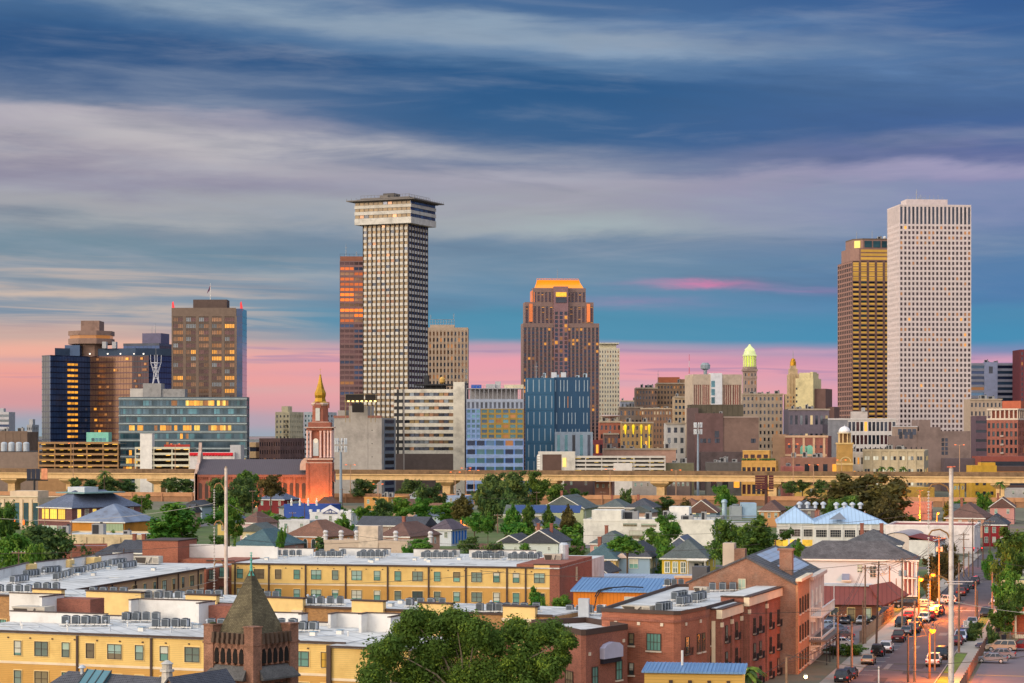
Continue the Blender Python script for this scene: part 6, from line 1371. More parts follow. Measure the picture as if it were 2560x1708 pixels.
for px in (20,166,386,640,909,1111,1370,1648,1929,2222,2500,2720):
    u = v_at(px); MB().add([(u-2,4,0),(u+2,4,0),(u+2,11,0),(u-2,11,0),(u-2,4,7.2),(u+2,4,7.2),(u+2,11,7.2),(u-2,11,7.2),(u-4.6,.6,9.2),(u+4.6,.6,9.2),(u+4.6,14.4,9.2),(u-4.6,14.4,9.2),(u-4.6,.6,10.2),(u+4.6,.6,10.2),(u+4.6,14.4,10.2),(u-4.6,14.4,10.2)],
        [(0,1,5,4),(1,2,6,5),(2,3,7,6),(3,0,4,7),(4,5,9,8),(5,6,10,9),(6,7,11,10),(7,4,8,11),(8,9,13,12),(9,10,14,13),(10,11,15,14),(11,8,12,15),(12,13,14,15)]).build('column',VD,tv)
tr_ = thing('low_ramp','low tan ramp with a barrier running below the viaduct','road ramp',(-300,1150,0),va); MB().box(0,640,0,9,0,3.6,0).box(0,640,-.4,0,2.6,4.6,1).build('wall',[m_((150,112,84)),m_((188,138,100),stain=.1)],tr_)
mb = MB()
for k in range(40): mb.box(16*k,16*k+.6,-.7,-.4,0,4.4)
mb.build('buttress',m_((170,124,92)),tr_)['kind'] = 'stuff'
SOD = lit('sodium_lamp',(255,104,8),7,.1,.5); SODW = lit('pale_sodium_lamp',(255,215,140),24,.1,.5)
def light_at(p,en,col=(1,.42,.09),r=.3,name='lamp_light'):
    l = bpy.data.lights.new(name,'POINT'); l.energy = en; l.color = col; l.shadow_soft_size = r; o = bpy.data.objects.new(name,l); COL.objects.link(o); o.location = p
def high_mast(px,yt,d,label,z0=0,lampy=True):
    z = Z_(yt,d); t = thing('light_mast',label,'street lamp',(X_(px,d),d,z0),0,'tall light masts along the viaduct'); MB().tube((0,0,0),(0,0,z-z0),.22,.12,6).tube((0,0,z-z0-.3),(1.8,0,z-z0+.1),.07).tube((0,0,z-z0-.3),(-1.8,0,z-z0+.1),.07).build('pole',m_((190,150,120)),t)
    for s_ in (-1,1): MB().box(-.5,.5,-.22,.22,-.12,.12,0).box(-.42,.42,-.18,.18,-.2,-.12,1).build('lamp_head',[m_((150,120,100)),SOD],t,(s_*2.1,0,z-z0+.1))
for px,yt,d,tx in ((183,1108,1150,'before the tan garage'),(197,1106,1320,'on the tan garage roof'),(438,1110,1180,'before the cream garage'),(876,1162,1100,'right of the belfry'),(945,1210,1060,'under the banded annex'),(1138,1180,1050,'left of the blue hotel'),(1165,1170,1090,'below the white end wall'),(1185,1176,1080,'below the ochre hotel'),(1525,1173,1090,'before the white garage'),(1690,1175,1100,'left of the monopole'),(1983,1110,1090,'left of the bell tower'),(2034,1162,1090,'near the dark sign boards'),(2399,1112,1100,'right of the cream hotel'),(2104,1150,1130,'at the bell tower foot')):
    high_mast(px,yt,d,'tall thin twin lamp mast '+tx)
for i in range(40):  # clutter: low walls, fences and parked trucks between viaduct and ramp
    pass
def monopole(px,yt,yb,d,label,s_=1):
    z = Z_(yt,d); t = thing('cell_monopole',label,'antenna mast',(X_(px,d),d,0)); MB().tube((0,0,0),(0,0,z-6),.75,.5,10).build('pole',m_((132,146,160),.5),t)
    for lv in (z-5,z-1.5):
        for k in range(9): a = 2*PI*k/9; MB().box(-.35,.35,-.15,.15,-1.4,1.4).build('antenna_panel',m_((206,210,214)),t,(2.5*math.cos(a)*s_,2.5*math.sin(a)*s_,lv),a)
        mb = MB()
        for k in range(9): a = 2*PI*k/9; b = a+2*PI/9; mb.tube((2.2*math.cos(a)*s_,2.2*math.sin(a)*s_,lv),(2.2*math.cos(b)*s_,2.2*math.sin(b)*s_,lv),.1); mb.tube((0,0,lv-.5),(2.2*math.cos(a)*s_,2.2*math.sin(a)*s_,lv),.08)
        mb.tube((0,0,lv-3),(0,0,lv+.5),.35); mb.build('antenna_ring',STEEL,t)
monopole(852,1095,1240,1010,'blue grey cell monopole right of the belfry'); monopole(1745,1056,1180,1200,'grey cell monopole before the brown windowless hall',.8)
# ---- billboards
t = thing('billboard','dark three panel billboard with an orange poster wing at left of the viaduct','billboard',(X_(67,1010),1010,0)); s_ = 1010/F; zb = Z_(1199,1010); zt = Z_(1173,1010)
for k in range(3): MB().extr([(0,zb),(5.1*s_*2,zb),(5.1*s_*2,zt),(0,zt+.2)],0,.5).build('panel',m_((44,48,66),.5),t,(k*11.3*s_,0,0))
MB().box(36*s_,51*s_,.3,.8,zb,zt+.3).build('poster',m_((230,150,110),.6,sc=.6,var=.3),t); MB().tube((18*s_,.8,0),(18*s_,.8,zb),.5).box(-1*s_,52*s_,.8,1.2,zb-.6,zb,0).build('post',DARKM,t)
t = thing('billboard','dark red backs of two sign boards on a post at right of the viaduct','billboard',(X_(1888,1000),1000,0)); s_ = 1000/F; zb = Z_(1223,1000); zt = Z_(1188,1000); mb = MB()
for k in range(6):
    mb.box(0,30*s_,0,.3,zb+(zt-zb)*k/6,zb+(zt-zb)*(k+.85)/6); mb.box(34*s_,46*s_,0,.3,zb+(zt-zb)*k/6,zb+(zt-zb)*(k+.85)/6)
mb.build('board',m_((92,48,50)),t); MB().tube((28*s_,.8,0),(28*s_,.8,zt),.7).box(0,46*s_,.4,.7,zb-1,zb-.5).build('post',m_((80,56,50)),t)
# ---- church with belfry, floodlit orange
d = 1050; t = thing('belfry_church','orange floodlit brick church with a columned belfry and gold spire','church',(X_(798,d),d,0)); s_ = d/F; CB2 = mat('belfry_brick',(152,86,64),.9,.16,.25,kind='brick',k=1.6); CST = m_((196,170,156),stain=.3)
zz = lambda y: Z_(y,d)
def sq(mb,hw,z0,z1,m=0,dp=None): dp = dp or hw; return mb.box(-hw,hw,6-dp,6+dp,z0,z1,m)
hw = 6.1
mb = MB(); sq(mb,hw,0,zz(1158)); sq(mb,hw*.94,zz(1158),zz(1146)); sq(mb,hw*.78,zz(1146),zz(1076)); sq(mb,hw*.98,zz(1076),zz(1070)); sq(mb,hw*.86,zz(1068),zz(1056)); 
mb.lathe([(hw*.66,zz(1056)),(hw*.62,zz(1008))],8,0,6,0,PI/8); mb.build('tower',CB2,t)
mb = MB(); sq(mb,hw*1.05,zz(1150),zz(1146)); sq(mb,hw*1.0,zz(1158),zz(1156)); sq(mb,hw*1.12,zz(1070),zz(1067.6)); sq(mb,hw*.72,zz(1056.5),zz(1054.5)); mb.lathe([(hw*.68,zz(1014)),(hw*.76,zz(1010)),(hw*.7,zz(1007))],8,0,6,0,PI/8); mb.build('cornice',CST,t)
for i,x in enumerate((-.92,-.66,.10,.40,.66,.92)):
    for f in (0,1):
        px_,py_ = (x*hw,6-hw*.9) if f == 0 else (hw*.9,6+x*hw)
        MB().lathe([(.62,zz(1144)),(.5,zz(1140)),(.42,zz(1084)),(.62,zz(1079)),(.7,zz(1077))],8).build('stone_column',m_((222,186,176)),t,(px_,py_,0))
arch(2.6,8.2,8).build('arched_window',m_((190,196,196),.4),t,(-1.7,6-hw*.79,zz(1140))); arch(2.0,7.2,8).build('arched_window',m_((204,204,196),.4),t,(-.9,6-hw*.62,zz(1052))); MB().lathe([(1.1,-.12),(1.1,.12)],16).build('clock_face',m_((230,226,210)),t,(-1.7,6-hw*.82,zz(1102))).rotation_euler = (PI/2,0,0)
arch(3.2,2.9,8,-.5,.5).build('arch_hood',CB2,t,(-.9,6-hw*.6,zz(1020))); arch(3,2.9,8,-.5,.5).build('arch_hood',CB2,t,(hw*.62,5.4,zz(1020)),PI/2)
GOLD = m_((184,140,44),.35,metal=.55,stain=.4)
MB().lathe([(hw*.62,zz(1007)),(hw*.46,zz(1003)),(hw*.40,zz(995)),(hw*.46,zz(988)),(hw*.46,zz(982)),(hw*.32,zz(972)),(hw*.17,zz(955)),(hw*.07,zz(938)),(hw*.1,zz(937)),(.06,zz(935)),(.05,zz(920))],8,0,6,0,PI/8).box(-.5,.5,5.95,6.05,zz(924),zz(923.2)).build('gold_spire',GOLD,t)
# scroll buttress, front gable, nave
n = 8; po = [(-hw*1.0-3.2*math.cos(PI/2*k/n),zz(1168)+4.4*math.sin(PI/2*k/n)) for k in range(n+1)]
MB().extr([(-hw*1.0-3.2,zz(1176)),(-hw*.9,zz(1176)),(-hw*.9,zz(1168)+4.4)]+po[::-1],2.5,4.5).build('scroll_buttress',CST,t); arch(7.5,5,10,-.6,.4).build('gable_arch',CB2,t,(hw+.35,5,zz(1204)),PI/2)
arch(5.5,4,10,-.5,.4).build('gable_arch',CST,t,(hw+.6,5,zz(1206)),PI/2)
for k in range(3): arch(1.7,9,8,-.1,.1).build('arched_window',DARKM,t,(hw+.02,3+2.6*k,8),PI/2)
for k in range(2): MB().box(-hw-.15+k*(hw+3.4),-hw+1.2+k*(hw+3.4),-.5,.05,0,zz(1158)).build('pilaster',CB2,t)
xl = X_(492,d)-t.location.x; ez = zz(1187); rzg = zz(1149); yn = 15.
MB().box(xl,-hw+.01,2,2+2*yn,0,ez,0).build('nave_wall',CB2,t)
MB().add([(xl,1.2,ez),(-hw+.02,1.2,ez),(-hw+.02,2+yn,rzg),(xl,2+yn,rzg),(xl,2.8+2*yn,ez),(-hw+.02,2.8+2*yn,ez)],[(0,1,2,3),(3,2,5,4),(0,3,4),(1,5,2),(0,4,5,1)]).build('nave_roof',mat('plum_roof',(84,76,82),.7,.06,.2,kind='ribs',k=1.1,bump=.6),t)
mb = MB().box(xl-1,xl,1,3,0,ez+2.4); gp = [(1,ez+.5),(5,ez+2),(7,ez+4.6),(11,ez+5.6),(13,ez+9),(2+yn-1.4,ez+11),(2+yn,ez+15),(2+yn+1.4,ez+11)]; gp = gp+[(2*(2+yn)-y,z) for y,z in gp[:5][::-1]]
n = len(gp); vs = [(xl-1.4,y,z) for y,z in gp]+[(xl,y,z) for y,z in gp]; bs = [(xl-1.4,y,0) for y,z in gp]; mb.add(vs,[(i,i+1,n+i+1,n+i) for i in range(n-1)]+[tuple(range(n))]+[tuple(range(2*n-1,n-1,-1))]); mb.box(xl-1.4,xl,1,2*(2+yn)-1,0,ez+.5); mb.build('stepped_gable',CST,t)
mb = MB().box(xl,-hw,1.3,2,ez-1.2,ez,0)
for k in range(50): mb.box(xl+(-hw-xl)*k/50,xl+(-hw-xl)*(k+.5)/50,1.5,2,ez-2,ez-1.2,0)
for k in range(9): mb.box(xl+(-hw-xl)*k/9-.5,xl+(-hw-xl)*k/9+.5,1.4,2,0,ez-1.2,0)
mb.build('corbel_table',CB2,t)
for k in range(9):
    for q in (-1,1):
        if k < 9: arch(1.9,7.4,8,-.15,.05).build('arched_window',m_((74,54,48),.4),t,(xl+(-hw-xl)*(k+.5)/9+q*1.6,2,3.4)); arch(2.5,8.,8,-.08,.02).build('window_arch',CST if 0 else CB2,t,(xl+(-hw-xl)*(k+.5)/9+q*1.6,2,3.2))
for x,y,e in ((-17,-6,4600),(-8.5,-6,4600),(0,-6.5,5200),(5,-6,3600),(-29,-6,2400),(-40,-6,1000)): light_at((t.location.x+x,t.location.y+y,1.6),e,(1,.36,.08),.5,'floodlight')
fl = thing('floodlight','small dark floodlight at the foot of the orange brick church','lamp',(t.location.x-12,t.location.y-7,0)); MB().box(-.4,.4,-.3,.3,0,.2).box(-.4,.4,-.2,.2,.5,1.2).box(-.06,.06,-.06,.06,.19,.51).build('housing',DARKM,fl)

# ---- houses
SHD = mat('dark_shingle',(62,64,72),.9,.16,.3,kind='shingle',k=1.4,stain=.15,bump=.3); SHB = mat('brown_shingle',(124,82,60),.9,.14,.3,kind='shingle',k=1.4,stain=.15,bump=.3); SHT = mat('teal_shingle',(62,92,98),.9,.14,.3,kind='shingle',k=1.4,stain=.15,bump=.3)
SHR = mat('rust_brown_shingle',(104,70,58),.9,.16,.3,kind='shingle',k=1.4,stain=.15,bump=.3); SHV = mat('grey_green_shingle',(86,94,92),.9,.16,.3,kind='shingle',k=1.4,stain=.15,bump=.3); SLT = mat('slate_blue',(84,94,116),.8,.14,.2,kind='shingle',k=1.3,stain=.1,bump=.3)
MTL = mat('sky_metal_roof',(176,200,222),.45,.08,.2,metal=.35,kind='ribs',k=.9,bump=.6); SOL = m_((46,70,120),.25,metal=.4)
CLP = {}
def clap(c): return mat('clapboard_%d_%d_%d' % c,c,.8,.06,.2,kind='siding',k=4,bump=.3)
def roof_mesh(kind,w,dp,h,rise,oh=.5,th=.22):
    x0,x1,y0,y1 = -oh,w+oh,-oh,dp+oh; z = h
    if kind == 'hip':
        if w >= dp: q = (y1-y0)/2; a,b = (x0+q,(y0+y1)/2,z+rise),(x1-q,(y0+y1)/2,z+rise); f = [(0,1,5,4),(1,2,5),(2,3,4,5),(3,0,4)]
        else: q = (x1-x0)/2; a,b = ((x0+x1)/2,y0+q,z+rise),((x0+x1)/2,y1-q,z+rise); f = [(0,1,4),(1,2,5,4),(2,3,5),(3,0,4,5)]
    elif kind == 'front': a,b = ((x0+x1)/2,y0,z+rise),((x0+x1)/2,y1,z+rise); f = [(1,2,5,4),(3,0,4,5),(0,1,4),(2,3,5)]
    else: a,b = (x0,(y0+y1)/2,z+rise),(x1,(y0+y1)/2,z+rise); f = [(0,1,5,4),(2,3,4,5),(3,0,4),(1,2,5)]
    c = [(x0,y0),(x1,y0),(x1,y1),(x0,y1)]; vs = [(x,y,z) for x,y in c]+[a,b]+[(x,y,z-th) for x,y in c]
    return MB().add(vs,f+[(0,6,7,1),(1,7,8,2),(2,8,9,3),(3,9,6,0),(6,9,8,7)])
def house(label,k,xl,xm,xr,side,ey,ez,a,kind,rise,wm,rm,dp=None,nf=3,ns=3,chim=1,porch=False,name='house',ww=.95,wh=1.7,wmat=None,cat='house',trim=True,rows=1,gw=None):
    d = D_(qy(k,ey),ez); r,w,dp,h = box3(name,label,cat,qx(k,xl),qx(k,xm),qx(k,xr),side,d,qy(k,ey),a,dp)
    mb = MB().box(0,w,0,dp,0,h-.2)
    if kind == 'front': mb.add([(0,0,h-.2),(w,0,h-.2),(w/2,0,h+rise-.45),(0,dp,h-.2),(w,dp,h-.2),(w/2,dp,h+rise-.45)],[(0,1,2),(3,5,4)])
    if kind == 'sidegable': mb.add([(w,0,h-.2),(w,dp,h-.2),(w,dp/2,h+rise-.45),(0,0,h-.2),(0,dp,h-.2),(0,dp/2,h+rise-.45)],[(0,1,2),(3,5,4)])
    mb.build('wall',wm,r)
    if kind == 'flat':
        MB().box(.3,w-.3,.3,dp-.3,h-.2,h-.15,0).build('roof',rm,r); pb = MB()
        pb.box(-.08,w+.08,-.08,.3,h-.2,h+.5).box(-.08,w+.08,dp-.3,dp+.08,h-.2,h+.3).box(-.08,.3,.3,dp-.3,h-.2,h+.3).box(w-.3,w+.08,.3,dp-.3,h-.2,h+.3); pb.build('parapet',wm,r)
    else:
        roof_mesh(kind if kind != 'sidegable' else 'side',w,dp,h,rise).build('roof',rm,r)
        if trim:
            if kind == 'front':
                for s_ in (-1,1): MB().add([(w/2,-.56,h+rise-.28),(w/2+s_*(w/2+.5),-.56,h-.24),(w/2+s_*(w/2+.5),-.56,h+.02),(w/2,-.56,h+rise+.02),(w/2,-.5,h+rise-.28),(w/2+s_*(w/2+.5),-.5,h-.24),(w/2+s_*(w/2+.5),-.5,h+.02),(w/2,-.5,h+rise+.02)],[(0,1,2,3),(3,2,6,7),(0,4,5,1),(4,7,6,5),(1,5,6,2)]).build('barge_board',WHITE,r)
            else: MB().box(-.54,w+.54,-.56,-.5,h-.3,h+.02).build('fascia',WHITE,r)
    fmt = WHITE if wmat is None else wmat
    for j in range(rows):
        zc = h-1.6-3*j
        for i in range(nf): window(r,w*(i+.5)/nf,-.02,zc,0,ww,wh,gw[i % len(gw)] if gw else CUR[(i+j) % 4],fmt,2,2)
        for i in range(ns):
            if side == 'R': window(r,w+.02,dp*(i+.5)/ns,zc,PI/2,ww,wh,CUR[(i+1) % 4],fmt,2,2)
            if side == 'L': window(r,-.02,dp*(i+.5)/ns,zc,-PI/2,ww,wh,CUR[(i+1) % 4],fmt,2,2)
    for i in range(chim):
        x = w*(.3+.35*i); y = dp*.5; MB().box(x-.4,x+.4,y-.4,y+.4,h,h+rise+1.2,0).box(x-.5,x+.5,y-.5,y+.5,h+rise+1.2,h+rise+1.4,0).build('chimney',BRKN,r)
    if porch:
        MB().box(w*.45,w,-2.6,-.02,h-1.1,h-.8,0).build('porch_roof',rm,r)
        for i in range(3): MB().box(-.1,.1,-.1,.1,0,h-1.1).build('porch_post',WHITE,r,(w*(.47+.255*i),-2.4,0))
    return r,w,dp,h
hs = {}
hs['green'] = house('tall pale green gabled house with dark red shutters and a brick chimney',7,412,690,760,'R',405,7.5,-14,'front',4.6,clap((186,190,150)),SHV,24,0,0,1)
r,w,dp,h = hs['green']
for q in (-1.6,1.6):
    window(r,w/2+q,-.02,h+1.5,0,.8,2.4,CUR[3],WHITE,2,2)
    for s_ in (-1,1): MB().box(-.28,.28,-.1,.02,-1.2,1.2).build('shutter',m_((112,40,44)),r,(w/2+q+s_*.8,0,h+1.5))
window(r,w*.5,-.02,h-3,0,1.,2.2,CUR[3],WHITE); window(r,w+.02,3,h-2.4,PI/2,1.4,2.6,CUR[3],WHITE)
house('side wing of the pale green house with solar panels',7,165,412,413,'R',445,6.2,-10,'sidegable',3.2,clap((186,180,150)),SHV,11,4,0,0)
MB().add([(3,.6,2.2),(26,.6,2.2),(26,4.6,4.6),(3,4.6,4.6),(3,.6,2.3),(26,.6,2.3),(26,4.6,4.7),(3,4.6,4.7)],[(4,5,6,7),(0,1,5,4),(1,2,6,5),(3,0,4,7),(2,3,7,6)]).build('solar_panel',SOL,C.objects['house.001'],(0,0,4.6))
r,w,dp,h = house('long white low warehouse with boxed parapets before the houses',7,690,1560,1640,'R',490,7.4,-10,'flat',0,m_((220,216,206),stain=.12),ROOFW,26,0,3,0,name='warehouse',cat='building')
MB().box(u_at(r,qx(7,745)),u_at(r,qx(7,942)),-.1,9,h-.2,h+3.2).build('parapet_box',m_((224,220,210),stain=.12),r); MB().box(u_at(r,qx(7,1238)),u_at(r,qx(7,1372)),10,18,h-.2,h+4).build('parapet_box',WHITE,r)
for cx_,ww_,zc,hh in ((1000,4.6,6.2,.8),(1125,5,6.1,.8),(1040,4.4,3.2,2.4),(1150,2.2,3.4,1.6)): window(r,u_at(r,qx(7,cx_)),-.03,zc,0,ww_*.9,hh,CUR[2],m_((170,160,140)),4,2)
for cx_ in (800,905): MB().box(-2.2,2.2,-.06,.02,-1.2,1.2).build('bricked_panel',m_((206,202,192)),r,(u_at(r,qx(7,cx_)),0,3))
rooftop_kit(r,w,dp,h,7,77)
lm = thing('green_lamp','bright green roof lamp on the white low warehouse','lamp',G_(qx(7,1025),qy(7,440),8.4)); MB().tube((0,0,-1.5),(0,0,0),.06).build('pole',DARKM,lm); MB().lathe([(.05,-.25),(.3,-.1),(.3,.1),(.05,.25)],10).build('bulb',lit('green_lamp_light',(190,255,60),25,.1),lm); light_at(tuple(lm.location+Vector((0,-.6,.3))),500,(.5,1,.12))
t = thing('process_plant','grey ducts, silo and cooling boxes beside the white low warehouse','machinery',G_(qx(7,1580),qy(7,500),6)); s_ = t.location.y/F/ (1/.375) *1.
q_ = t.location.y/F*.375
MB().lathe([(16*q_,0),(16*q_,130*q_),(22*q_,135*q_),(18*q_,150*q_),(6*q_,156*q_)],14,55*q_,3).build('silo',m_((150,170,180),.5,metal=.3),t)
MB().box(100*q_,170*q_,2,8,20*q_,110*q_).lathe([(20*q_,110*q_),(26*q_,122*q_)],12,135*q_,5).build('cooling_box',m_((150,158,160),.5),t); MB().box(175*q_,270*q_,3,10,30*q_,130*q_).build('cooling_box',m_((150,176,196),.5),t)
mb = MB().tube((40*q_,2,20*q_),(40*q_,2,50*q_),14*q_).tube((40*q_,2,20*q_),(0,2,0),12*q_)
for k in range(8): mb.tube((q_*(-220+30*k),1,0),(q_*(-220+30*k),1,45*q_),.12)
for z in (20,45): mb.tube((-220*q_,1,z*q_),(270*q_,1,z*q_),.15)
mb.build('pipework',STEEL,t); MB().box(-230*q_,275*q_,1.5,14,-7,0).build('base_building',m_((206,204,200),stain=.1),t)
house('white gabled cottage, smaller one of the white pair at the fence',7,120,272,300,'R',630,4.6,-12,'front',2.,clap((206,214,204)),SHD,16,2,0,0,ww=.5,wh=.8)
house('white gabled cottage, larger one of the white pair at the fence',7,270,522,600,'R',632,4.8,-12,'front',3.4,clap((206,214,206)),SHD,18,2,2,2,ww=.5,wh=.8)
house('pink walled cottage under a grey green hip roof',7,735,960,1110,'R',640,4.6,-16,'hip',3.2,clap((206,160,150)),SHV,14,3,3,1)
house('cream cottage with a teal hip roof left of the blue cottage',7,690,905,930,'R',742,5.,-14,'hip',3.4,clap((224,190,130)),SHT,15,3,2,1)
house('small cream gable at the end of the yellow block',7,700,840,870,'R',835,4.2,-16,'front',2.,clap((216,186,140)),SHD,12,1,0,0)
r,w,dp,h = house('light blue clapboard cottage with a dark hip roof',7,918,1132,1240,'R',728,5.4,-15,'hip',3.4,clap((150,176,200)),SHD,15,1,4,0,ww=2,wh=2); MB().add([(-.6,-.6,h-.3),(2.6,-.6,h-.3),(1.,-.6,h+.9),(-.6,2,h-.3),(2.6,2,h-.3),(1,2,h+.9)],[(0,1,2),(1,4,5,2),(3,0,2,5),(0,3,4,1)]).build('eave_return',m_((214,190,176)),r)
r,w,dp,h = house('yellow and grey cottage with white window trim and a grey hip roof',7,1213,1510,1560,'R',738,5.4,-13,'hip',4.2,clap((226,190,70)),SHV,15,0,2,0)
for f in (.12,.3,.48): window(r,w*f,-.03,h-2.1,0,.9,2.3,CUR[1],m_((236,232,220)),2,2,None,t=.2)
MB().box(w*.6,w,-.06,.1,0,h-.25).build('grey_front',clap((176,176,180)),r); window(r,w*.78,-.09,h-2.6,0,1.1,3.,G_DARK,WHITE,1,2); window(r,w*.93,-.09,h-2.1,0,.8,2.2,CUR[3],WHITE,2,2)
for f in (.6,.99): MB().box(-.12,.12,-1.9,-1.66,0,h-.3).build('porch_post',WHITE,r,(w*f,0,0))
MB().box(w*.58,w+.3,-2.1,.0,h-.5,h-.24).build('porch_beam',WHITE,r)
house('mustard yellow gable behind the yellow and grey cottage',7,1215,1445,1520,'R',690,5.4,-12,'front',3.6,clap((216,166,40)),SLT,14,0,0,0)
r,w,dp,h = house('blue grey gable with two lit attic windows under a rust roof',7,1375,1575,1610,'R',430,6,-10,'front',4.4,clap((120,140,156)),SHR,16,0,0,0)
for q in (-2.5,2.5): window(r,w/2+q,-.03,h+.4,0,1.1,2.,lit('attic_light',(250,220,160),.55),WHITE,2,2)
house('grey roofed house behind the white warehouse beside the pale green house',7,800,960,1010,'R',395,6,-16,'hip',3,clap((170,160,150)),SHV,16,2,2,1)
house('dark hip roofed house behind the green lamp',7,970,1150,1200,'R',400,6,-16,'hip',3.4,clap((160,156,150)),SHD,16,2,2,1)
house('rust roofed house between the oak and the process plant',8,100,235,268,'R',420,6,-14,'hip',3.6,clap((206,150,100)),SHR,20,3,2,1)
house('dark hip roofed house left of the big oak',8,330,470,500,'R',410,5.8,-14,'hip',3.2,clap((150,140,140)),SHD,18,2,2,0)
# left part
r,w,dp,h = house('orange stucco house with arched white windows and a brown hip roof',6,405,680,895,'R',592,6.2,-24,'hip',4.2,m_((226,156,108),stain=.2),SHB,18,0,5,0)
for f in (.12,.3,.5,.7,.88): arch(1.1,2.5,8,-.08,.02).build('arched_window',CUR[3],r,(w*f,0,h-3.2)); arch(1.5,2.8,8,-.05,.02).build('window_trim',WHITE,r,(w*f,0,h-3.4))
house('brown hip roofed house right of the orange stucco house',6,1035,1235,1395,'R',592,5.6,-26,'hip',3.8,m_((196,150,130)),SHR,18,3,3,1)
house('dark roofed long house behind the stone block',6,890,1330,1440,'R',520,6.,-16,'sidegable',2.6,m_((150,130,120)),SHD,12,5,2,0)
r,w,dp,h = house('white house with bright blue porch panels and a plum roof',6,1375,1515,1600,'R',545,5.,-22,'hip',3.,clap((206,212,220)),mat('plum_shingle',(84,70,80),.9,.16,.3,kind='shingle',k=1.4),12,2,0,0)
for k in range(5): MB().box(-.6,.6,-.15,.02,0,3.8).build('blue_porch_panel',m_((40,100,180)),r,(w+.08,1.4+2.3*k,.6),PI/2)
r,w,dp,h = house('pale stone block with a raised square corner',6,668,1222,1400,'R',632,6.0,-14,'flat',0,m_((196,176,158),stain=.35),m_((130,128,130)),12,0,0,0,name='stone_building',cat='building')
MB().box(u_at(r,qx(6,898)),u_at(r,qx(6,1028)),-.2,4,0,h+4.2).build('raised_corner',m_((206,188,170),stain=.3),r)
for cx_ in (672,776,880,1140,1390): MB().lathe([(.55,h),(.55,h+1.4),(.8,h+1.5),(.5,h+1.9),(.75,h+2.5),(.4,h+3)],8).build('chimney_pot',m_((200,196,196)),r,(min(u_at(r,qx(6,cx_)),w+6),.6,0))
r,w,dp,h = house('white storefront with a blue outlined pediment',6,572,848,925,'R',440,6.4,-18,'flat',0,m_((212,212,216),stain=.2),ROOFW,18,3,5,0,name='storefront',cat='building')
MB().extr([(w*.28,h+.5),(w*.72,h+.5),(w*.72,h+1.2),(w*.5,h+3.),(w*.28,h+1.2)],-.2,.25).build('pediment',m_((212,212,218)),r)
BLIN = m_((40,60,120)); mb = MB()
for a_,b_ in (((.32,h+.1),(.68,h+.1)),((.32,h+.1),(.5,h+1.6)),((.68,h+.1),(.5,h+1.6))): mb.tube((w*a_[0],-.26,a_[1]),(w*b_[0],-.26,b_[1]),.13)
for k in range(12): a = 2*PI*k/12; b = 2*PI*(k+1)/12; mb.tube((w*.5+.55*math.cos(a),-.26,h+.7+.55*math.sin(a)),(w*.5+.55*math.cos(b),-.26,h+.7+.55*math.sin(b)),.12)
mb.build('blue_outline',BLIN,r)
for k in range(6): MB().box(-.5,.5,-.3,.4,0,.9).build('merlon',m_((216,216,220)),r,(w*(.02+.19*k),0,h+.5))
house('bright blue flat roofed store left of the white storefront',6,400,700,702,'R',385,6.2,-14,'flat',0,m_((56,84,160),stain=.1),m_((90,100,130)),14,0,0,0,name='storefront',cat='building')
p = G_(qx(6,450),qy(6,384),6.6)
for k in range(4): tag(MB().lathe([(.45,0),(.35,.8),(.5,1.6),(.2,2.1),(.3,2.5),(.05,2.9)],8).build('rooftop_figure',WHITE,None,(p.x+k*3.2,p.y,p.z)),'%s small white figure on the blue store roof' % ordi(k,4),'statue','white figures on the blue store roof')
house('dark red house with white trim before the orange brick church',6,225,400,478,'R',345,6,-22,'hip',3.6,m_((120,40,44)),SLT,14,3,2,2)
r,w,dp,h = house('pale pink house with vines and a rust hip roof',6,108,222,356,'R',500,6.,-36,'hip',3.4,m_((206,176,180),stain=.2),SHR,None,2,4,0,ww=.6,wh=.6)
house('white low flat roofed shop right of the pink house',6,360,570,572,'R',490,4.8,-14,'flat',0,m_((206,206,210),stain=.2),DARKM,12,2,0,0,name='storefront',cat='building')
house('large teal shingled roof left of the orange stucco house',6,60,330,410,'R',655,4.6,-18,'hip',4.2,m_((190,150,136)),SHT,20,2,2,0)
house('smaller teal gable in front of the large teal roof',6,92,215,300,'R',655,4.2,-24,'front',2.8,m_((200,156,140)),SHT,16,0,0,0)
house('dark navy roof behind the left wing',5,600,810,830,'R',728,4.6,-12,'hip',2.8,m_((120,110,110)),SHD,14,2,0,0); house('navy tin roof with two brick chimneys beside the brick red roof box',5,770,950,960,'R',700,5.6,-12,'sidegable',2.8,m_((110,100,104)),SHD,14,2,0,2)
r,w,dp,h = house('low rusty brick shed with a curved parapet at left',5,400,712,725,'R',665,4.8,10,'flat',0,BRKN,m_((150,140,150)),16,0,0,0,name='brick_shed',cat='building')
r,w,dp,h = house('long low cream building with a pale flat roof at left',5,290,968,1080,'R',592,5.6,-10,'flat',0,m_((206,186,150),stain=.15),ROOFW,26,0,0,0,name='long_shed',cat='building')
for k in range(6): MB().box(-.3,.3,-.3,.02,0,h-.3).build('pilaster',m_((196,174,140)),r,(w*(k+.5)/6,0,0))
rooftop_kit(r,w,dp,h,4,31)
r,w,dp,h = house('ochre hall with a weathered pyramidal metal roof',5,482,830,972,'R',495,7.2,-20,'hip',5.2,m_((196,130,50),stain=.1),mat('weathered_tin',(124,134,152),.6,.2,.3,metal=.25,stain=.25,col2=(90,80,80)),20,0,0,0,name='hall',cat='building')
MB().box(w*.45,w*.98,-.3,.0,0,h-.5).build('green_sheet',mat('pale_green_sheet',(150,168,136),.7,.08,.2,kind='ribs',k=1,bump=.6),r); window(r,w*.52,-.35,h-2,0,3,3,CUR[3],DTRIM,3,2)
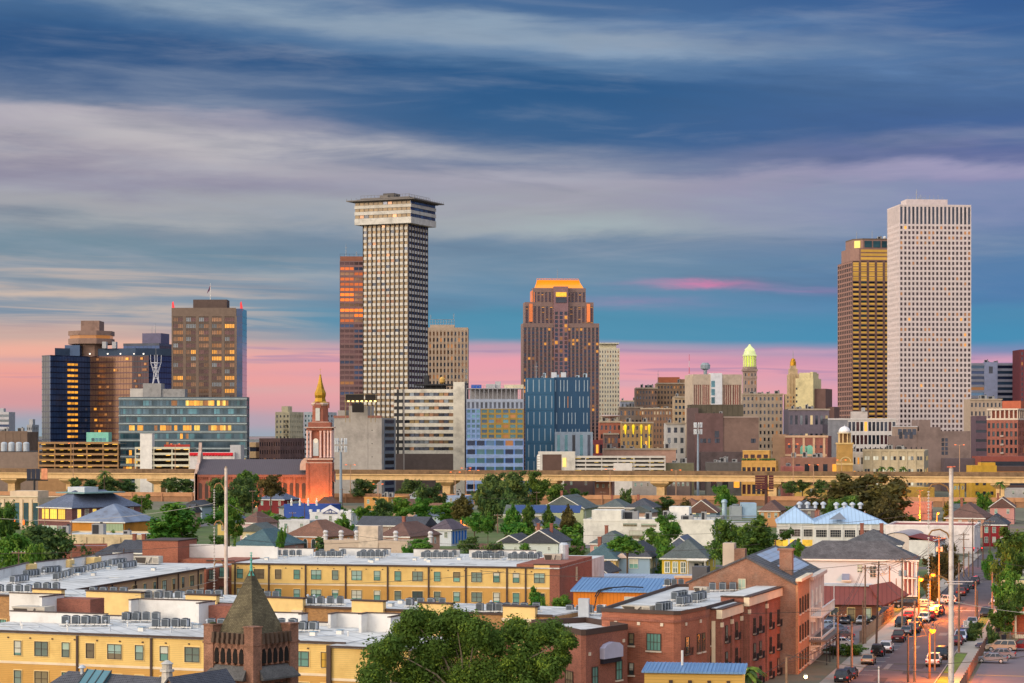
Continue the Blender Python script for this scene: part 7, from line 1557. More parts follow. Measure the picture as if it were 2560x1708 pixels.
r,w,dp,h = house('brick school with a big hipped slate roof and glowing windows',5,256,480,935,'R',400,9.5,-38,'hip',5.5,mat('school_brick',(104,60,58),.9,.14,.2,kind='brick',k=1.4),SLT,None,0,0,0,name='school',cat='building')
SCH = lit('school_window_light',(255,210,80),.95,.3,1.2)
for k in range(3): window(r,w*(.22+.24*k),-.03,h-2.2,0,w*.2,3.2,SCH,m_((200,160,90)),4,2); window(r,w*(.22+.24*k),-.03,h-7.6,0,w*.2,3,CUR[1],WHITE,4,2)
for k in range(8): window(r,w+.03,dp*(.1+.11*k),h-2,PI/2,dp*.05,2.8,SCH if k in (0,2,4) else CUR[2],WHITE,3,2)
MB().box(-.1,w+.1,-.25,.0,h-4.6,h-4.2).build('string_course',m_((190,150,130)),r); MB().box(w*.25,w*.75,dp*.3,dp*.5,h+4.6,h+6.6,0).box(w*.1,w*.95,dp*.2,dp*.8,h+4.5,h+4.9,1).build('roof_plant',[PALEM,m_((120,150,150))],r)
r,w,dp,h = house('tan pilastered building with tall glass bays at the left edge',5,-60,250,256,'R',338,11,-16,'flat',0,m_((206,184,156),stain=.1),ROOFW,22,0,0,0,name='office_building',cat='building')
for k in range(5): MB().box(-.55,.55,-.4,.02,0,h-.3).build('pilaster',m_((212,190,160)),r,(w*(k+.3)/5,0,0)); window(r,w*(k+.8)/5,-.02,h*.5,0,w*.1,h*.72,G_TEAL,DTRIM,3,5)
for k in range(4): inst('wall_lamp',pane_mesh(.6,1.8,L_ORG,.2),r,(w*(k+.55)/5,-.1,2.6))
MB().box(-.3,w+.3,-.5,.2,h+.5,h+.9).build('cornice',m_((216,200,172)),r); sub('roof_house',r,m_((206,184,156)),w*.35,w*.95,2,10,h,h+2.6)
for args in (('orange flat roofed shop with white roof boxes under the viaduct',6,935,1095,1240,'R',335,5.5,-20,'flat',0,m_((206,150,84),stain=.1),ROOFW,None,3,3,0),('pale blue flat roofed shed right of the big left viaduct pier',6,1480,1610,1628,'R',325,6,-14,'flat',0,m_((150,166,196),stain=.1),ROOFW,14,2,0,0),('grey metal shed left of the pale blue shed',6,1210,1300,1330,'R',328,4.6,-14,'flat',0,m_((170,180,190)),ROOFW,14,2,0,0)):
    r,w,dp,h = house(*args,name='shop',cat='building'); rooftop_kit(r,w,dp,h,3,int(h*10))
# right part
WHW = m_((214,212,208),stain=.1)
r,w,dp,h = house('white warehouse with twin sky blue hipped metal roofs, left half',8,225,470,472,'R',500,7.2,-6,'hip',4.4,WHW,MTL,26,0,0,0,name='warehouse',cat='building',trim=False)
r2,w2,dp2,h2 = house('white warehouse with twin sky blue hipped metal roofs, right half with louvred gable',8,470,945,1050,'R',505,7.2,-6,'hip',4.8,WHW,MTL,30,0,0,0,name='warehouse',cat='building',trim=False)
for rr,ww_,nn in ((r,w,3),(r2,w2,5)):
    for k in range(nn): window(rr,ww_*(k+.5)/nn,-.03,4.2,0,ww_/nn-1.,2.1,random.choice((G_MAROON,G_DARK)),m_((196,190,184)),6,3); MB().box(-.3,.3,-.25,.02,0,7).build('pilaster',WHW,rr,(ww_*(k+1)/nn-.3,0,0))
    MB().box(0,ww_,-.1,.02,5.6,5.9).build('trim_band',m_((190,186,182)),rr)
for k in range(4): inst('lit_doorway',pane_mesh(4.5,1.9,lit('doorway_light_%d' % k,(250,200,70),.8),.1),r,(w*(.1+.25*k),-.05,1.2))
for rr,x0,y0 in ((r,w*.62,13),(r2,w2*.33,12)):
    for k in range(4): MB().lathe([(.5,0),(.5,1),(.9,1.1),(.9,1.5),(.2,2)],10).build('turbine_vent',PALEM,rr,(x0+k*2.4,y0,11.2))
MB().add([(w2*.2,-.52,8.4),(w2*.45,-.52,8.4),(w2*.36,4,10.4)],[(0,1,2)]).build('louvred_gable',m_((120,126,136)),r2)
r,w,dp,h = house('long white walled shed on the street right of the blue roofed warehouse',8,945,1535,1600,'R',528,7.5,-15,'flat',0,m_((224,214,210),stain=.12),m_((150,80,70)),30,0,2,0,name='warehouse',cat='building')
r,w,dp,h = box3('arched_shed','shed with a curved tin roof before the long white wall','building',qx(8,945),qx(8,1100),qx(8,1225),'R',D_(qy(8,640),4),qy(8,600),-20,22)
n = 10; MB().extr([(0,0)]+[(w/2-w/2*math.cos(PI*k/n),h+w*.2*math.sin(PI*k/n)) for k in range(n+1)]+[(w,0)],0,dp).build('wall',m_((206,190,180),stain=.3),r); MB().add([(w/2-(w/2+.3)*math.cos(PI*k/n),-.3,h+.1+w*.21*math.sin(PI*k/n)) for k in range(n+1)]+[(w/2-(w/2+.3)*math.cos(PI*k/n),dp+.3,h+.1+w*.21*math.sin(PI*k/n)) for k in range(n+1)],[(i,i+1,n+2+i,n+1+i) for i in range(n)]).build('roof',m_((176,160,156),.5,metal=.2),r)
MB().box(w,w+7,0,dp*.8,0,h-.6,0).add([(w-.2,-.5,h+.6),(w+7.5,-.5,h-.8),(w+7.5,dp*.8,h-.8),(w-.2,dp*.8,h+.6),(w-.2,-.5,h+.4),(w+7.5,-.5,h-1.),(w+7.5,dp*.8,h-1.),(w-.2,dp*.8,h+.4)],[(0,1,2,3),(0,4,5,1),(1,5,6,2),(7,6,5,4)],1).build('side_shed',[WHW,m_((120,50,48))],r)
house('brown roofed house behind the long white shed',8,1345,1600,1790,'R',468,6.4,-20,'hip',4.8,m_((190,140,116)),SHR,20,4,3,1)
house('red clapboard house with white windows at the far end of the street',8,1590,1745,1800,'R',512,6.6,-16,'hip',3,clap((150,40,46)),SHD,18,3,2,0,rows=2)
house('pink gabled house at the right edge beyond the oak',8,1640,1800,1830,'R',395,6.4,-14,'front',3.6,clap((210,150,140)),SHR,18,2,0,1)
house('orange lit brick store beside the big oak',8,1045,1250,1340,'R',372,6.4,-12,'flat',0,m_((196,130,110),stain=.2),ROOFW,22,0,2,0,name='shop',cat='building')
for args in (('long yellow shed under the viaduct left of the big oak',8,340,555,560,'R',262,6,-6,'flat',0,m_((196,160,84),stain=.1),ROOFW,20,3,0,0),('long yellow shed under the viaduct right of the big oak',8,995,1270,1290,'R',270,6,-6,'flat',0,m_((190,150,70),stain=.1),ROOFW,20,0,0,0),('mustard block left of the yellow block under the viaduct',8,1395,1470,1515,'R',245,7,-10,'flat',0,m_((186,150,60),stain=.1),ROOFW,16,3,2,0),('white shop under the viaduct at the right edge',8,1690,1900,1905,'R',275,6,-6,'flat',0,m_((190,184,180),stain=.1),ROOFW,16,3,0,0),
    ('brick terrace with open white galleries under the viaduct',7,765,880,882,'R',232,9,-8,'flat',0,m_((150,110,96)),ROOFW,14,3,0,0),('grey glazed garage with a white ramp under the viaduct',7,1015,1180,1182,'R',225,9,-8,'flat',0,m_((170,160,152)),ROOFW,16,4,0,0),('dark gridded office under the viaduct',7,1215,1400,1402,'R',222,9,-8,'flat',0,m_((112,96,90)),ROOFW,16,6,0,0),('brown block under the viaduct right of the dark trees',7,560,755,757,'R',215,10,-8,'flat',0,m_((112,90,86)),ROOFW,14,2,0,0)):
    house(*args,name='shop',cat='building')
# white two storey house and the red roofed store on the street
r,w,dp,h = house('large white two storey house with a grey hipped roof on the street',8,300,1150,1195,'R',748,7.8,-12,'hip',3.6,clap((204,212,220)),SHG,13,0,2,0,rows=2)
for cx_,zc,ww_,hh in ((365,5.6,.9,1),(437,5.2,1.2,2.2),(773,5.9,1.,1.5),(860,5.3,1.2,2.3)): window(r,u_at(r,qx(8,cx_)),-.03,zc,0,ww_,hh,CUR[3],WHITE,2,3)
u0 = u_at(r,qx(8,1065)); MB().box(u0,w-.6,-.06,.02,.4,h-.5).build('gallery_back',m_((150,96,90)),r)
for z in (0.3,4.0): MB().box(u0-.3,w+.2,-1.6,0,z,z+.25).build('gallery_floor',WHITE,r)
for k in range(4): MB().box(-.14,.14,-1.5,-1.22,.3,h-.3).build('gallery_post',WHITE,r,(u0+(w-u0)*k/3,0,0))
MB().add([(w*.42,-1.6,3.6),(w*.48,-1.6,3.6),(w*.48,.0,4.8),(w*.42,0,4.8)],[(0,1,2,3)]).build('stair_hood',m_((130,140,160)),r); MB().box(w*.42,w*.49,-1.5,0,3.3,3.55).build('stair_landing',WHITE,r)
house('second grey roof with brick chimneys behind the white two storey house',8,660,1040,1080,'R',650,8,-12,'hip',3.4,clap((180,160,150)),SHG,16,0,0,2)
house('small dark roof between the tree and the white two storey house',8,255,400,450,'R',690,5.2,-12,'hip',2.6,clap((170,160,150)),SHD,10,1,0,0)
d = 402; r = thing('red_roofed_store','low brick store with a rust red ribbed metal roof beside the car park','building',(X_(qx(8,480),d),d,0),R(-9)); w = (qx(8,885)-qx(8,480))/F*d; RM = mat('rust_metal_roof',(128,66,58),.6,.1,.3,metal=.15,kind='ribs',k=1.2,bump=.7); dp = 9; h = 3.6
MB().box(0,w,0,dp,0,h).build('wall',m_((120,76,56),stain=.2),r); e = .9; rz_ = h+2.9
MB().add([(-e,-e,h-.2),(w+e,-e,h-.2),(w+e+1.3,dp/2,rz_),(-e,dp*.42,rz_),(-e,dp+e,h),(w+e,dp+e,h)],[(0,1,2,3),(3,2,5,4),(1,5,2),(0,3,4),(0,4,5,1)]).box(-e,w-1,dp*.42,dp*.6,rz_-.1,rz_+.3,1).build('roof',[RM,PALEM],r)
MB().add([(w+e,-e-.1,h-.2),(w+e+4.6,-e+3.4,h+1.6),(w+e+1.5,dp*.5,rz_+.8),(w+e-2.4,dp*.3,rz_+.2),(w+e,-e-.1,h-.5),(w+e+4.6,-e+3.4,h+1.3),(w+e+1.5,dp*.5,rz_+.5),(w+e-2.4,dp*.3,rz_-.1)],[(0,1,2,3),(7,6,5,4),(0,4,5,1),(1,5,6,2),(2,6,7,3),(3,7,4,0)]).build('corner_canopy',RM,r)
for k in range(3): window(r,w*(.3+.27*k),-.03,1.6,0,1.1,2.2,CUR[3],DTRIM,1,2)
# green house at the right edge and orange wall
r,w,dp,h = house('pale green house with a white cornice half hidden by trees at the right edge',8,1738,1980,1985,'R',905,8.2,-15,'flat',0,clap((160,176,130)),DARKM,14,2,0,0,rows=2)
MB().box(-.6,w+.6,-.6,.1,h-.9,h+.55).build('cornice',m_((226,206,160)),r); MB().box(-.3,.1,-.35,.0,0,h-.9).build('corner_board',m_((226,206,160)),r)
t = thing('brick_house','orange brick house corner below the trees at the right edge','house',G_(qx(8,1822),qy(8,1262))); MB().box(0,9,0,8,0,5).box(-.8,9,-2.2,0,0,.5,1).box(-.9,-.6,-2.1,-1.8,.5,4,1).box(-.9,9,-2.3,0,4,4.3,1).build('wall',[mat('orange_lit_brick',(196,96,60),.9,.12,.3,kind='brick',k=2.4),TRIM],t); window(t,1.8,-.03,1.9,0,1.,1.6,CUR[3],WHITE)

WALLS = [((214,210,202),'white'),((206,190,150),'cream'),((170,186,200),'pale blue'),((196,160,140),'salmon'),((176,186,160),'sage'),((214,186,110),'yellow')]; ROOFS = [(SHD,'charcoal'),(SHB,'brown'),(SHV,'grey green'),(SLT,'slate blue')]
rr = random.Random(4); spots = [(o.location.x,o.location.y) for o in C.objects if o.parent is None and o.get('category') in ('house','building','church')]; n_ = 0
for tr_i in range(900):
    d = rr.uniform(670,940); x = rr.uniform(-.23,.2)*d
    if n_ >= 24: break
    if 60 < x < 170 and d < 790: continue
    if any(abs(x-a-5) < 17 and abs(d-b-6) < 19 for a,b in spots) or abs(x-(53+.265*(d-310))) < 16: continue
    spots.append((x,d)); wl,wn = WALLS[n_ % 6]; rf,rn_ = ROOFS[(n_//6) % 4]; w = rr.uniform(7,10); dp = rr.uniform(10,14); h = rr.uniform(4.2,5.6); t = thing('cottage','%s %s cottage with a %s roof among the garden trees' % ('small',wn,rn_),'house',(x,d,0),R(-14)); n_ += 1
    MB().box(0,w,0,dp,0,h-.2).build('wall',clap(wl) if wl not in CLP else CLP[wl],t); CLP[wl] = t.children[0].data.materials[0]; roof_mesh(rr.choice(('hip','front','side')),w,dp,h,rr.uniform(2.2,3.2)).build('roof',rf,t)
    for f in (.25,.75): window(t,w*f,-.02,h-1.8,0,.95,1.7,rr.choice(CUR),WHITE,2,2)
    MB().box(w*.42,w*.58,-.06,.02,0,2.2).build('door',DTRIM,t)
# ---- trees
def leafm(name,c,v=.45):
    m = mat(name,c,.75,v,1.6,spec=.2); g = m.node_tree; b = g.nodes['Principled BSDF']
    src = b.inputs['Base Color'].links[0].from_socket; oi = g.nodes.new('ShaderNodeObjectInfo'); hs_ = g.nodes.new('ShaderNodeHueSaturation'); mr = g.nodes.new('ShaderNodeMapRange'); mr.inputs[3].default_value = .485; mr.inputs[4].default_value = .515
    g.links.new(oi.outputs['Random'],mr.inputs[0]); g.links.new(mr.outputs[0],hs_.inputs['Hue']); g.links.new(src,hs_.inputs['Color']); g.links.new(hs_.outputs[0],b.inputs['Base Color'])
    tr = g.nodes.new('ShaderNodeBsdfTranslucent'); g.links.new(hs_.outputs[0],tr.inputs[0]); ms = g.nodes.new('ShaderNodeMixShader'); ms.inputs[0].default_value = .38
    g.links.new(b.outputs[0],ms.inputs[1]); g.links.new(tr.outputs[0],ms.inputs[2]); g.links.new(ms.outputs[0],g.nodes['Material Output'].inputs[0]); return m
LF1 = leafm('oak_leaves',(74,104,46)); LF1b = leafm('oak_leaves_light',(112,138,56)); LF2 = leafm('fresh_leaves',(78,124,46)); LF2b = leafm('fresh_leaves_light',(116,152,58)); LF3 = leafm('dark_leaves',(70,96,54)); LF3b = leafm('dark_leaves_light',(106,128,66)); LF4 = leafm('rusty_lamplit_leaves',(88,82,46)); LF4b = leafm('rusty_lamplit_leaves_light',(116,104,56))  # rusty greens; on the huge oak they hold orange lamplight as colour
BARK = m_((92,78,66),.95,sc=2.)
def crown(seed,n,leaf,blobs,sub_=7,cr_=(.3,.55)):
    rr = random.Random(seed); mb = MB(); vs = []; fs = []; ms = []
    cl = []
    for bx,by,bz,br in blobs:   # each bough carries several leaf clumps, leaving gaps
        for _ in range(sub_):
            while 1:
                p = Vector((rr.uniform(-1,1),rr.uniform(-1,1),rr.uniform(-1,1)))
                if .35 < p.length < 1: break
            cl.append((bx+p.x*br*.8,by+p.y*br*.8,bz+p.z*br*.7,br*rr.uniform(*cr_),rr.random() < .45))
    for i in range(n):
        cx,cy,cz,cr,li = cl[rr.randrange(len(cl))]
        p = Vector((rr.gauss(0,1),rr.gauss(0,1),rr.gauss(0,.8))); p = p.normalized()*cr*rr.uniform(.35,1.2)
        nn = (p.normalized()+Vector((rr.gauss(0,.5),rr.gauss(0,.5),rr.gauss(.35,.5)))).normalized(); a = nn.orthogonal().normalized(); b = nn.cross(a); th = rr.uniform(0,6.28); a,b = a*math.cos(th)+b*math.sin(th),b*math.cos(th)-a*math.sin(th)
        s_ = leaf*rr.uniform(.6,1.3); c = Vector((cx,cy,cz))+p; o = len(vs)
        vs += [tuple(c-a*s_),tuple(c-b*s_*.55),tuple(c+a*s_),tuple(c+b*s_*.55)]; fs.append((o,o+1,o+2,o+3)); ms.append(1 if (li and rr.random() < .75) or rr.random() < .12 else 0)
    mb.v = vs; mb.f = fs; mb.m = ms; return mb
def trunk(seed,z0,blobs,r=.06):
    mb = MB().tube((0,0,0),(0,0,z0),r*1.3,r,7)
    for bx,by,bz,br in blobs: m1 = (bx*.4,by*.4,z0+(bz-z0)*.5); mb.tube((0,0,z0*.9),m1,r*.6,r*.35,5); mb.tube(m1,(bx,by,bz),r*.35,r*.12,4)
    return mb
def blobset(seed,kind):
    rr = random.Random(seed); o = []
    n = {'round': 15,'wide': 18,'tall': 13,'bush': 14}[kind]
    while len(o) < n:
        x,y,z = rr.uniform(-1,1),rr.uniform(-1,1),rr.uniform(-1,1); q = x*x+y*y+z*z
        if q > 1 or (q < .2 and rr.random() < .6): continue
        if kind == 'tall' and x*x+y*y > (.75-.5*z)**2*.7: continue
        if kind == 'wide' and z < -.5: continue
        o.append((x*.72,y*.72,z*.72,rr.uniform(.26,.40)*(.8 if kind == 'tall' else 1)))
    return o+[(0,0,0,.5),(0,0,-.3,.4),(.2,0,.25,.4),(-.25,.1,.1,.4)]
TP_ = {}
def tree_proto(kind,var,lm):
    key = (kind,var,lm)
    if key not in TP_:
        m = {1: (LF1,LF1b),2: (LF2,LF2b),3: (LF3,LF3b),4: (LF4,LF4b)}[lm]; base = (kind,var)
        if base not in TP_:
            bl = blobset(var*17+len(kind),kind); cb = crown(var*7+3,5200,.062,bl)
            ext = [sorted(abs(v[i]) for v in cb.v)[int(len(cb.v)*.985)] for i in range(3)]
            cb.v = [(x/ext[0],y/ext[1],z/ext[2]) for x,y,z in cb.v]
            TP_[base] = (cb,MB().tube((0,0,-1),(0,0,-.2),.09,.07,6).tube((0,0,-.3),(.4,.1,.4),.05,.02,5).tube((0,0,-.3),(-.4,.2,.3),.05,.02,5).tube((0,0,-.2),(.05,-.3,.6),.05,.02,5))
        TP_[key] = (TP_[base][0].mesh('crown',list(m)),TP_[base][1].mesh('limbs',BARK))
    return TP_[key]
TRK = MB().tube((0,0,0),(0,0,1),1.25,.85,7).mesh('trunk',BARK)
def tree(px,wpx,yt,yb,d,kind,lm,label,z0=0,group=None,name='tree'):
    s_ = d/F; zt = Z_(yt,d); zb = max(z0+.15,Z_(yb,d)); W_ = wpx*s_/2
    if kind != 'bush' and zb < z0+.18*(zt-z0): zb = z0+.18*(zt-z0)
    if kind == 'bush': zb = z0+.05
    H_ = (zt-zb)/2
    c,lb = tree_proto(kind,random.randint(1,3),lm); t = thing(name,label,'tree',(X_(px,d),d,z0),random.uniform(0,6.28),group)
    tr = max(.1,.06*W_); inst('trunk',TRK,t,sc=(tr,tr,zb-z0+.2)); inst('limbs',lb,t,(0,0,zb+H_),sc=(W_,W_,H_)); inst('crown',c,t,(0,0,zb+H_),sc=(W_*1.06,W_*1.06,H_*1.05)); return t
def T(k,cx0,cx1,yt,yb,d,kind,lm,label,**kw):
    x0,x1 = qx(k,cx0),qx(k,cx1); return tree((x0+x1)/2,x1-x0,qy(k,yt),qy(k,yb),d,kind,lm,label,**kw)
T(5,975,1425,325,625,600,'round',2,'large bright green tree left of the pale steel pole'); T(5,1440,1615,350,590,610,'round',2,'bright green tree right behind the pale steel pole'); T(5,1375,1560,215,420,900,'round',3,'dark tree before the church nave'); T(5,1530,1720,215,470,880,'round',3,'dark tree before the orange church wall'); T(5,1590,1720,140,300,960,'tall',1,'thin tree before the church roof'); T(5,1730,1880,190,320,930,'round',4,'rusty leaved tree before the orange church wall')
T(5,-30,115,345,600,520,'tall',1,'tall green tree at the left edge'); T(5,70,460,545,800,430,'wide',3,'broad dark tree behind the left wing'); T(5,-60,200,590,840,410,'round',2,'bright green tree in the left corner behind the wing'); T(5,120,300,660,820,405,'bush',2,'low bright tree between the left wing and the broad dark tree'); T(5,890,1012,290,420,800,'round',2,'small bright tree right of the school roof'); T(5,440,620,690,790,440,'bush',3,'dark bush behind the left wing parapet')
for i,(a,b,y) in enumerate(((455,560,205),(540,660,215),(640,790,198),(770,900,215),(1090,1200,205),(1180,1320,212))): T(5,a,b,y,300,1130+5*i,'round',3,'%s dark tree under the left half of the viaduct' % ordi(i,6),group='dark trees under the left half of the viaduct')
for i,(k,a,b,yt,yb,d,kd,lm,lab) in enumerate(((6,860,1000,370,480,720,'round',2,'bright tree right of the white storefront'),(6,985,1120,345,480,740,'round',3,'dark tree right of the white storefront'),(6,1105,1260,345,480,760,'round',2,'bright tree before the orange shop'),(6,1240,1400,345,470,750,'round',2,'broad bright tree behind the long dark roofed house'),(6,1270,1470,205,420,900,'round',3,'tall dark tree between two viaduct piers'),(6,860,1010,215,320,1100,'round',3,'dark tree behind the left pier of the viaduct'),(6,1150,1300,215,300,1120,'bush',3,'low dark trees under the banded annex'),
    (6,1395,1560,370,480,760,'round',2,'bright green tree before the pale blue shed'),(6,1520,1660,330,480,730,'tall',4,'olive tree with an orange lamp before it'),(6,1600,1740,440,560,650,'round',2,'light green tree beside the fence'),(6,1650,1867,215,480,860,'round',3,'big dark tree left of the pale green house'),(6,690,870,455,540,640,'bush',2,'green tree over the orange stucco house'),(6,1160,1280,665,725,500,'bush',2,'leafy shrub left of the grapevine tree'),(6,1220,1420,615,730,500,'round',2,'bright leafy tree before the stone block'),(6,20,120,635,700,470,'bush',2,'small green tree by the brick red roof box'),(6,355,410,540,600,560,'bush',2,'small vine tree right of the pink house'),(6,0,60,350,480,620,'round',2,'green tree edge left of the white storefront'),(6,1690,1867,640,720,480,'bush',3,'dark hedge left of the white cottages'),(6,1570,1700,600,720,490,'round',3,'dark tree below the white blue house'),(6,240,360,425,480,720,'bush',2,'light green shrub behind the pink house'),
    (7,-20,200,190,430,880,'round',3,'dark left part of the big grove at the viaduct'),(7,130,330,175,400,870,'round',3,'tallest dark tree of the big grove at the viaduct'),(7,290,470,172,400,890,'round',1,'green right part of the big grove at the viaduct'),(7,440,590,250,360,940,'round',1,'green tree right of the big grove'),(7,570,705,255,360,950,'round',1,'green tree before the brown block under the viaduct'),(7,-10,140,320,500,780,'bush',3,'shadowed tree below the big grove'),(7,120,300,290,480,800,'bush',3,'shadowed tree behind the solar roof'),
    (7,15,90,435,560,640,'tall',2,'small yellow green conifer by the fence'),(7,160,270,400,560,650,'tall',2,'slim green tree before the house wing'),(7,280,365,360,560,645,'tall',1,'tall slim tree before the house wing'),(7,415,500,388,560,648,'tall',1,'tall slim tree before the pale green house'),(7,540,630,400,560,640,'tall',4,'reddish slim tree before the pale green house'),(7,150,420,505,565,640,'bush',2,'low hedge behind the wooden fence'),(7,400,690,510,570,638,'bush',2,'low hedge at the fence before the pale green house'),
    (7,1090,1200,545,650,560,'round',2,'small bright tree before the white warehouse'),(7,1150,1360,460,650,565,'round',2,'bright leafy tree before the white warehouse'),(7,1150,1350,585,690,520,'bush',2,'bright shrub behind the blue cottage'),(7,540,690,640,730,470,'round',1,'round green tree behind the brick end'),(7,870,1095,598,710,500,'wide',2,'low spreading tree left of the blue cottage'),(7,1545,1760,495,730,500,'round',1,'dark oak left of the larger dark oak'),(7,1180,1310,330,400,860,'round',3,'dark tree behind the grey roof boxes'),(7,1290,1400,350,410,850,'bush',4,'rusty tree left of the blue grey gable'),(7,930,1010,275,330,1000,'bush',3,'small dark tree under the viaduct ramp'),(7,1560,1700,255,310,1040,'bush',2,'green tree row on the ramp'),(7,1680,1740,640,720,480,'bush',2,'bright shrub below the dark oaks'),
    (7,315,430,935,1110,318,'tall',2,'slim bright tree before the yellow facade'),(7,480,605,970,1120,312,'tall',2,'slim bright tree before the brick end wall'),(7,395,480,1030,1120,316,'bush',2,'small bright bush between the slim trees'),
    (8,-60,285,445,720,500,'round',1,'larger dark oak before the blue roofed warehouse'),(8,515,1045,190,450,800,'wide',4,'huge spreading oak before the viaduct'),(8,560,760,330,440,770,'bush',1,'lower green skirt of the huge oak'),(8,820,1060,320,450,775,'bush',4,'lamplight toned lower skirt of the huge oak'),(8,1200,1330,670,860,470,'round',4,'olive street tree left of the sodium lamp'),(8,1290,1440,660,880,480,'round',4,'olive street tree behind the white steel pole'),(8,1190,1300,790,950,455,'bush',4,'orange lit street tree under the sodium lamp'),(8,1685,1930,490,760,470,'round',1,'big green tree at the right edge up the street'),(8,1655,1800,660,850,455,'bush',1,'dark overhanging tree at the right kerb'),(8,1740,1900,640,860,460,'round',1,'green tree cut by the right edge'),
    (8,1660,1900,800,1010,385,'bush',2,'light green street tree before the green house'),(8,1645,1840,960,1240,372,'round',1,'leafy street tree over the small flags'),(8,1760,1900,920,1250,376,'round',1,'leafy tree at the right edge over the orange brick'),(8,1480,1580,1160,1260,368,'bush',3,'dark shrub with pale flowers at the verge'),(8,1610,1690,1180,1300,352,'bush',3,'clipped dark hedge along the iron fence'),(8,540,690,1330,1470,345,'bush',3,'dark green tree at the car park corner'),(8,650,800,1310,1450,342,'bush',1,'green tree beside the gold sedan'),(8,1360,1560,350,400,900,'bush',2,'green hedge behind the sodium lamps'),(8,1550,1650,300,370,980,'bush',2,'small palm green tree at the yellow block'),(8,1330,1400,370,430,840,'bush',3,'shrub right of the orange lit store'),(8,260,340,225,300,1080,'round',3,'dark tree under the viaduct left of the huge oak'),(8,330,450,215,290,1100,'round',3,'dark tree behind the yellow shed'),(8,470,560,220,300,1090,'round',3,'dark tree at the left flank of the huge oak'),(8,320,400,610,720,455,'tall',2,'slim green tree by the small dark roof'),(8,1590,1660,700,790,520,'bush',2,'yellow green shrub at the far kerb'))):
    T(k,a,b,yt,yb,d,kd,lm,lab)
# palms
def palm(px,py,d,hgt,label,n=22,fr=2.2):
    z = Z_(py,d); t = thing('palm_tree',label,'palm',(X_(px,d),d,z),random.random()*6); MB().tube((0,0,0),(.1,0,hgt),.25,.18,7).build('trunk',BARK,t); mb = MB()
    for i in range(n):
        a = i*2.4; el_ = random.uniform(-.3,1.1); p0 = Vector((.1,0,hgt)); pts = [p0+Vector((math.cos(a)*fr*s_*math.cos(el_),math.sin(a)*fr*s_*math.cos(el_),fr*(s_*math.sin(el_)-.75*s_*s_))) for s_ in (0,.25,.5,.75,1)]
        sd_ = Vector((-math.sin(a),math.cos(a),0))
        for j in range(4):
            w0 = .28*(1-abs(j/4-.4)); w1 = .28*(1-abs((j+1)/4-.4)) if j < 3 else .03
            for s2 in (-1,1): mb.add([tuple(pts[j]),tuple(pts[j+1]),tuple(pts[j+1]+sd_*s2*w1*1.6+Vector((0,0,-.25*w1*3))),tuple(pts[j]+sd_*s2*w0*1.6+Vector((0,0,-.25*w0*3)))],[(0,1,2,3)],i % 2)
    mb.build('frond',[LF3,LF1b],t); return t
palm(qx(8,15),1750,268,3.2,'fan palm beside the brick corner building at the bottom',34,3.4)
for i,px in enumerate((2204,2227,2258)): palm(px,1184,1160,3,'%s small palm before the cream hotel' % ordi(i,3),18,3)
palm(2500,1240,1040,6,'palm right of the yellow block under the viaduct',20,3.6); palm(261,1225,1050,8,'palm under the viaduct behind the school',22,5)
# the big foreground tree: trunk, boughs and tens of thousands of leaves
d = 232; s_ = d/F; t = thing('foreground_tree','big leafy green tree in the foreground before the yellow strip block','tree',(X_(1165,d),d,0)); rr = random.Random(5); bl = []
for px,py,br in ((960,1640,1.7),(1010,1590,1.6),(1065,1565,1.6),(1120,1560,1.5),(1085,1640,2.0),(1150,1610,1.8),(1190,1570,1.4),(1230,1600,1.7),(1290,1580,1.5),(1340,1600,1.6),(1385,1590,1.3),(1415,1595,.9),(1310,1650,2.0),(1240,1670,2.1),(1170,1690,2.2),(1040,1690,2.2),(940,1690,1.6),(1370,1660,1.4),(1400,1640,.9),(1105,1700,2.),(1010,1720,2.2),(1290,1720,2.2),(1350,1700,1.5),(980,1560 + 60,1.2),(1030,1548,1.0),(1140,1540,.9),(1080,1780,2.6),(1230,1780,2.6)):
    bl.append((X_(px,d)-t.location.x,rr.uniform(-3,3),Z_(py,d),br))
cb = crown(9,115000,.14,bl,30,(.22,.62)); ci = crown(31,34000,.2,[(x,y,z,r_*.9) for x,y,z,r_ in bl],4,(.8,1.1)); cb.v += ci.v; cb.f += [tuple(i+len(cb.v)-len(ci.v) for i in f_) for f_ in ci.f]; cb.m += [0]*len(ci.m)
cb.build('crown',[leafm('shade_toned_leaves',(82,110,44)),leafm('sun_toned_leaves',(132,156,58))],t); trunk(3,6.5,bl,.30).build('trunk',m_((120,108,92),.95,sc=2.),t)  # sun and shade put into two leaf greens; inner filler all darker

# ============================================================ STREET
S0 = Vector((53.,310.,0)); SA = math.atan2(.265,1.); SU = Vector((math.sin(SA),math.cos(SA),0)); SN = Vector((math.cos(SA),-math.sin(SA),0))
def ST(s,t,z=0): p = S0+SU*s+SN*t; return (p.x,p.y,z)
def strip(name,s0,s1,t0,t1,z,m,th=.02):
    a,b,c,d = ST(s0,t0),ST(s0,t1),ST(s1,t1),ST(s1,t0); return setting(MB().prism([q[:2] for q in (a,b,c,d)],z-th,z).build(name,m))
ASP = mat('asphalt',(92,84,88),.9,.16,.25,stain=.12,col2=(76,70,74)); ASP2 = mat('old_asphalt',(108,100,102),.92,.16,.2,stain=.1,col2=(92,88,84)); PAVE = mat('pavement_concrete',(168,156,144),.9,.12,.3,stain=.15,col2=(112,104,96)); GRS = mat('verge_grass',(104,122,52),.95,.3,.6,stain=.2,col2=(128,112,62))
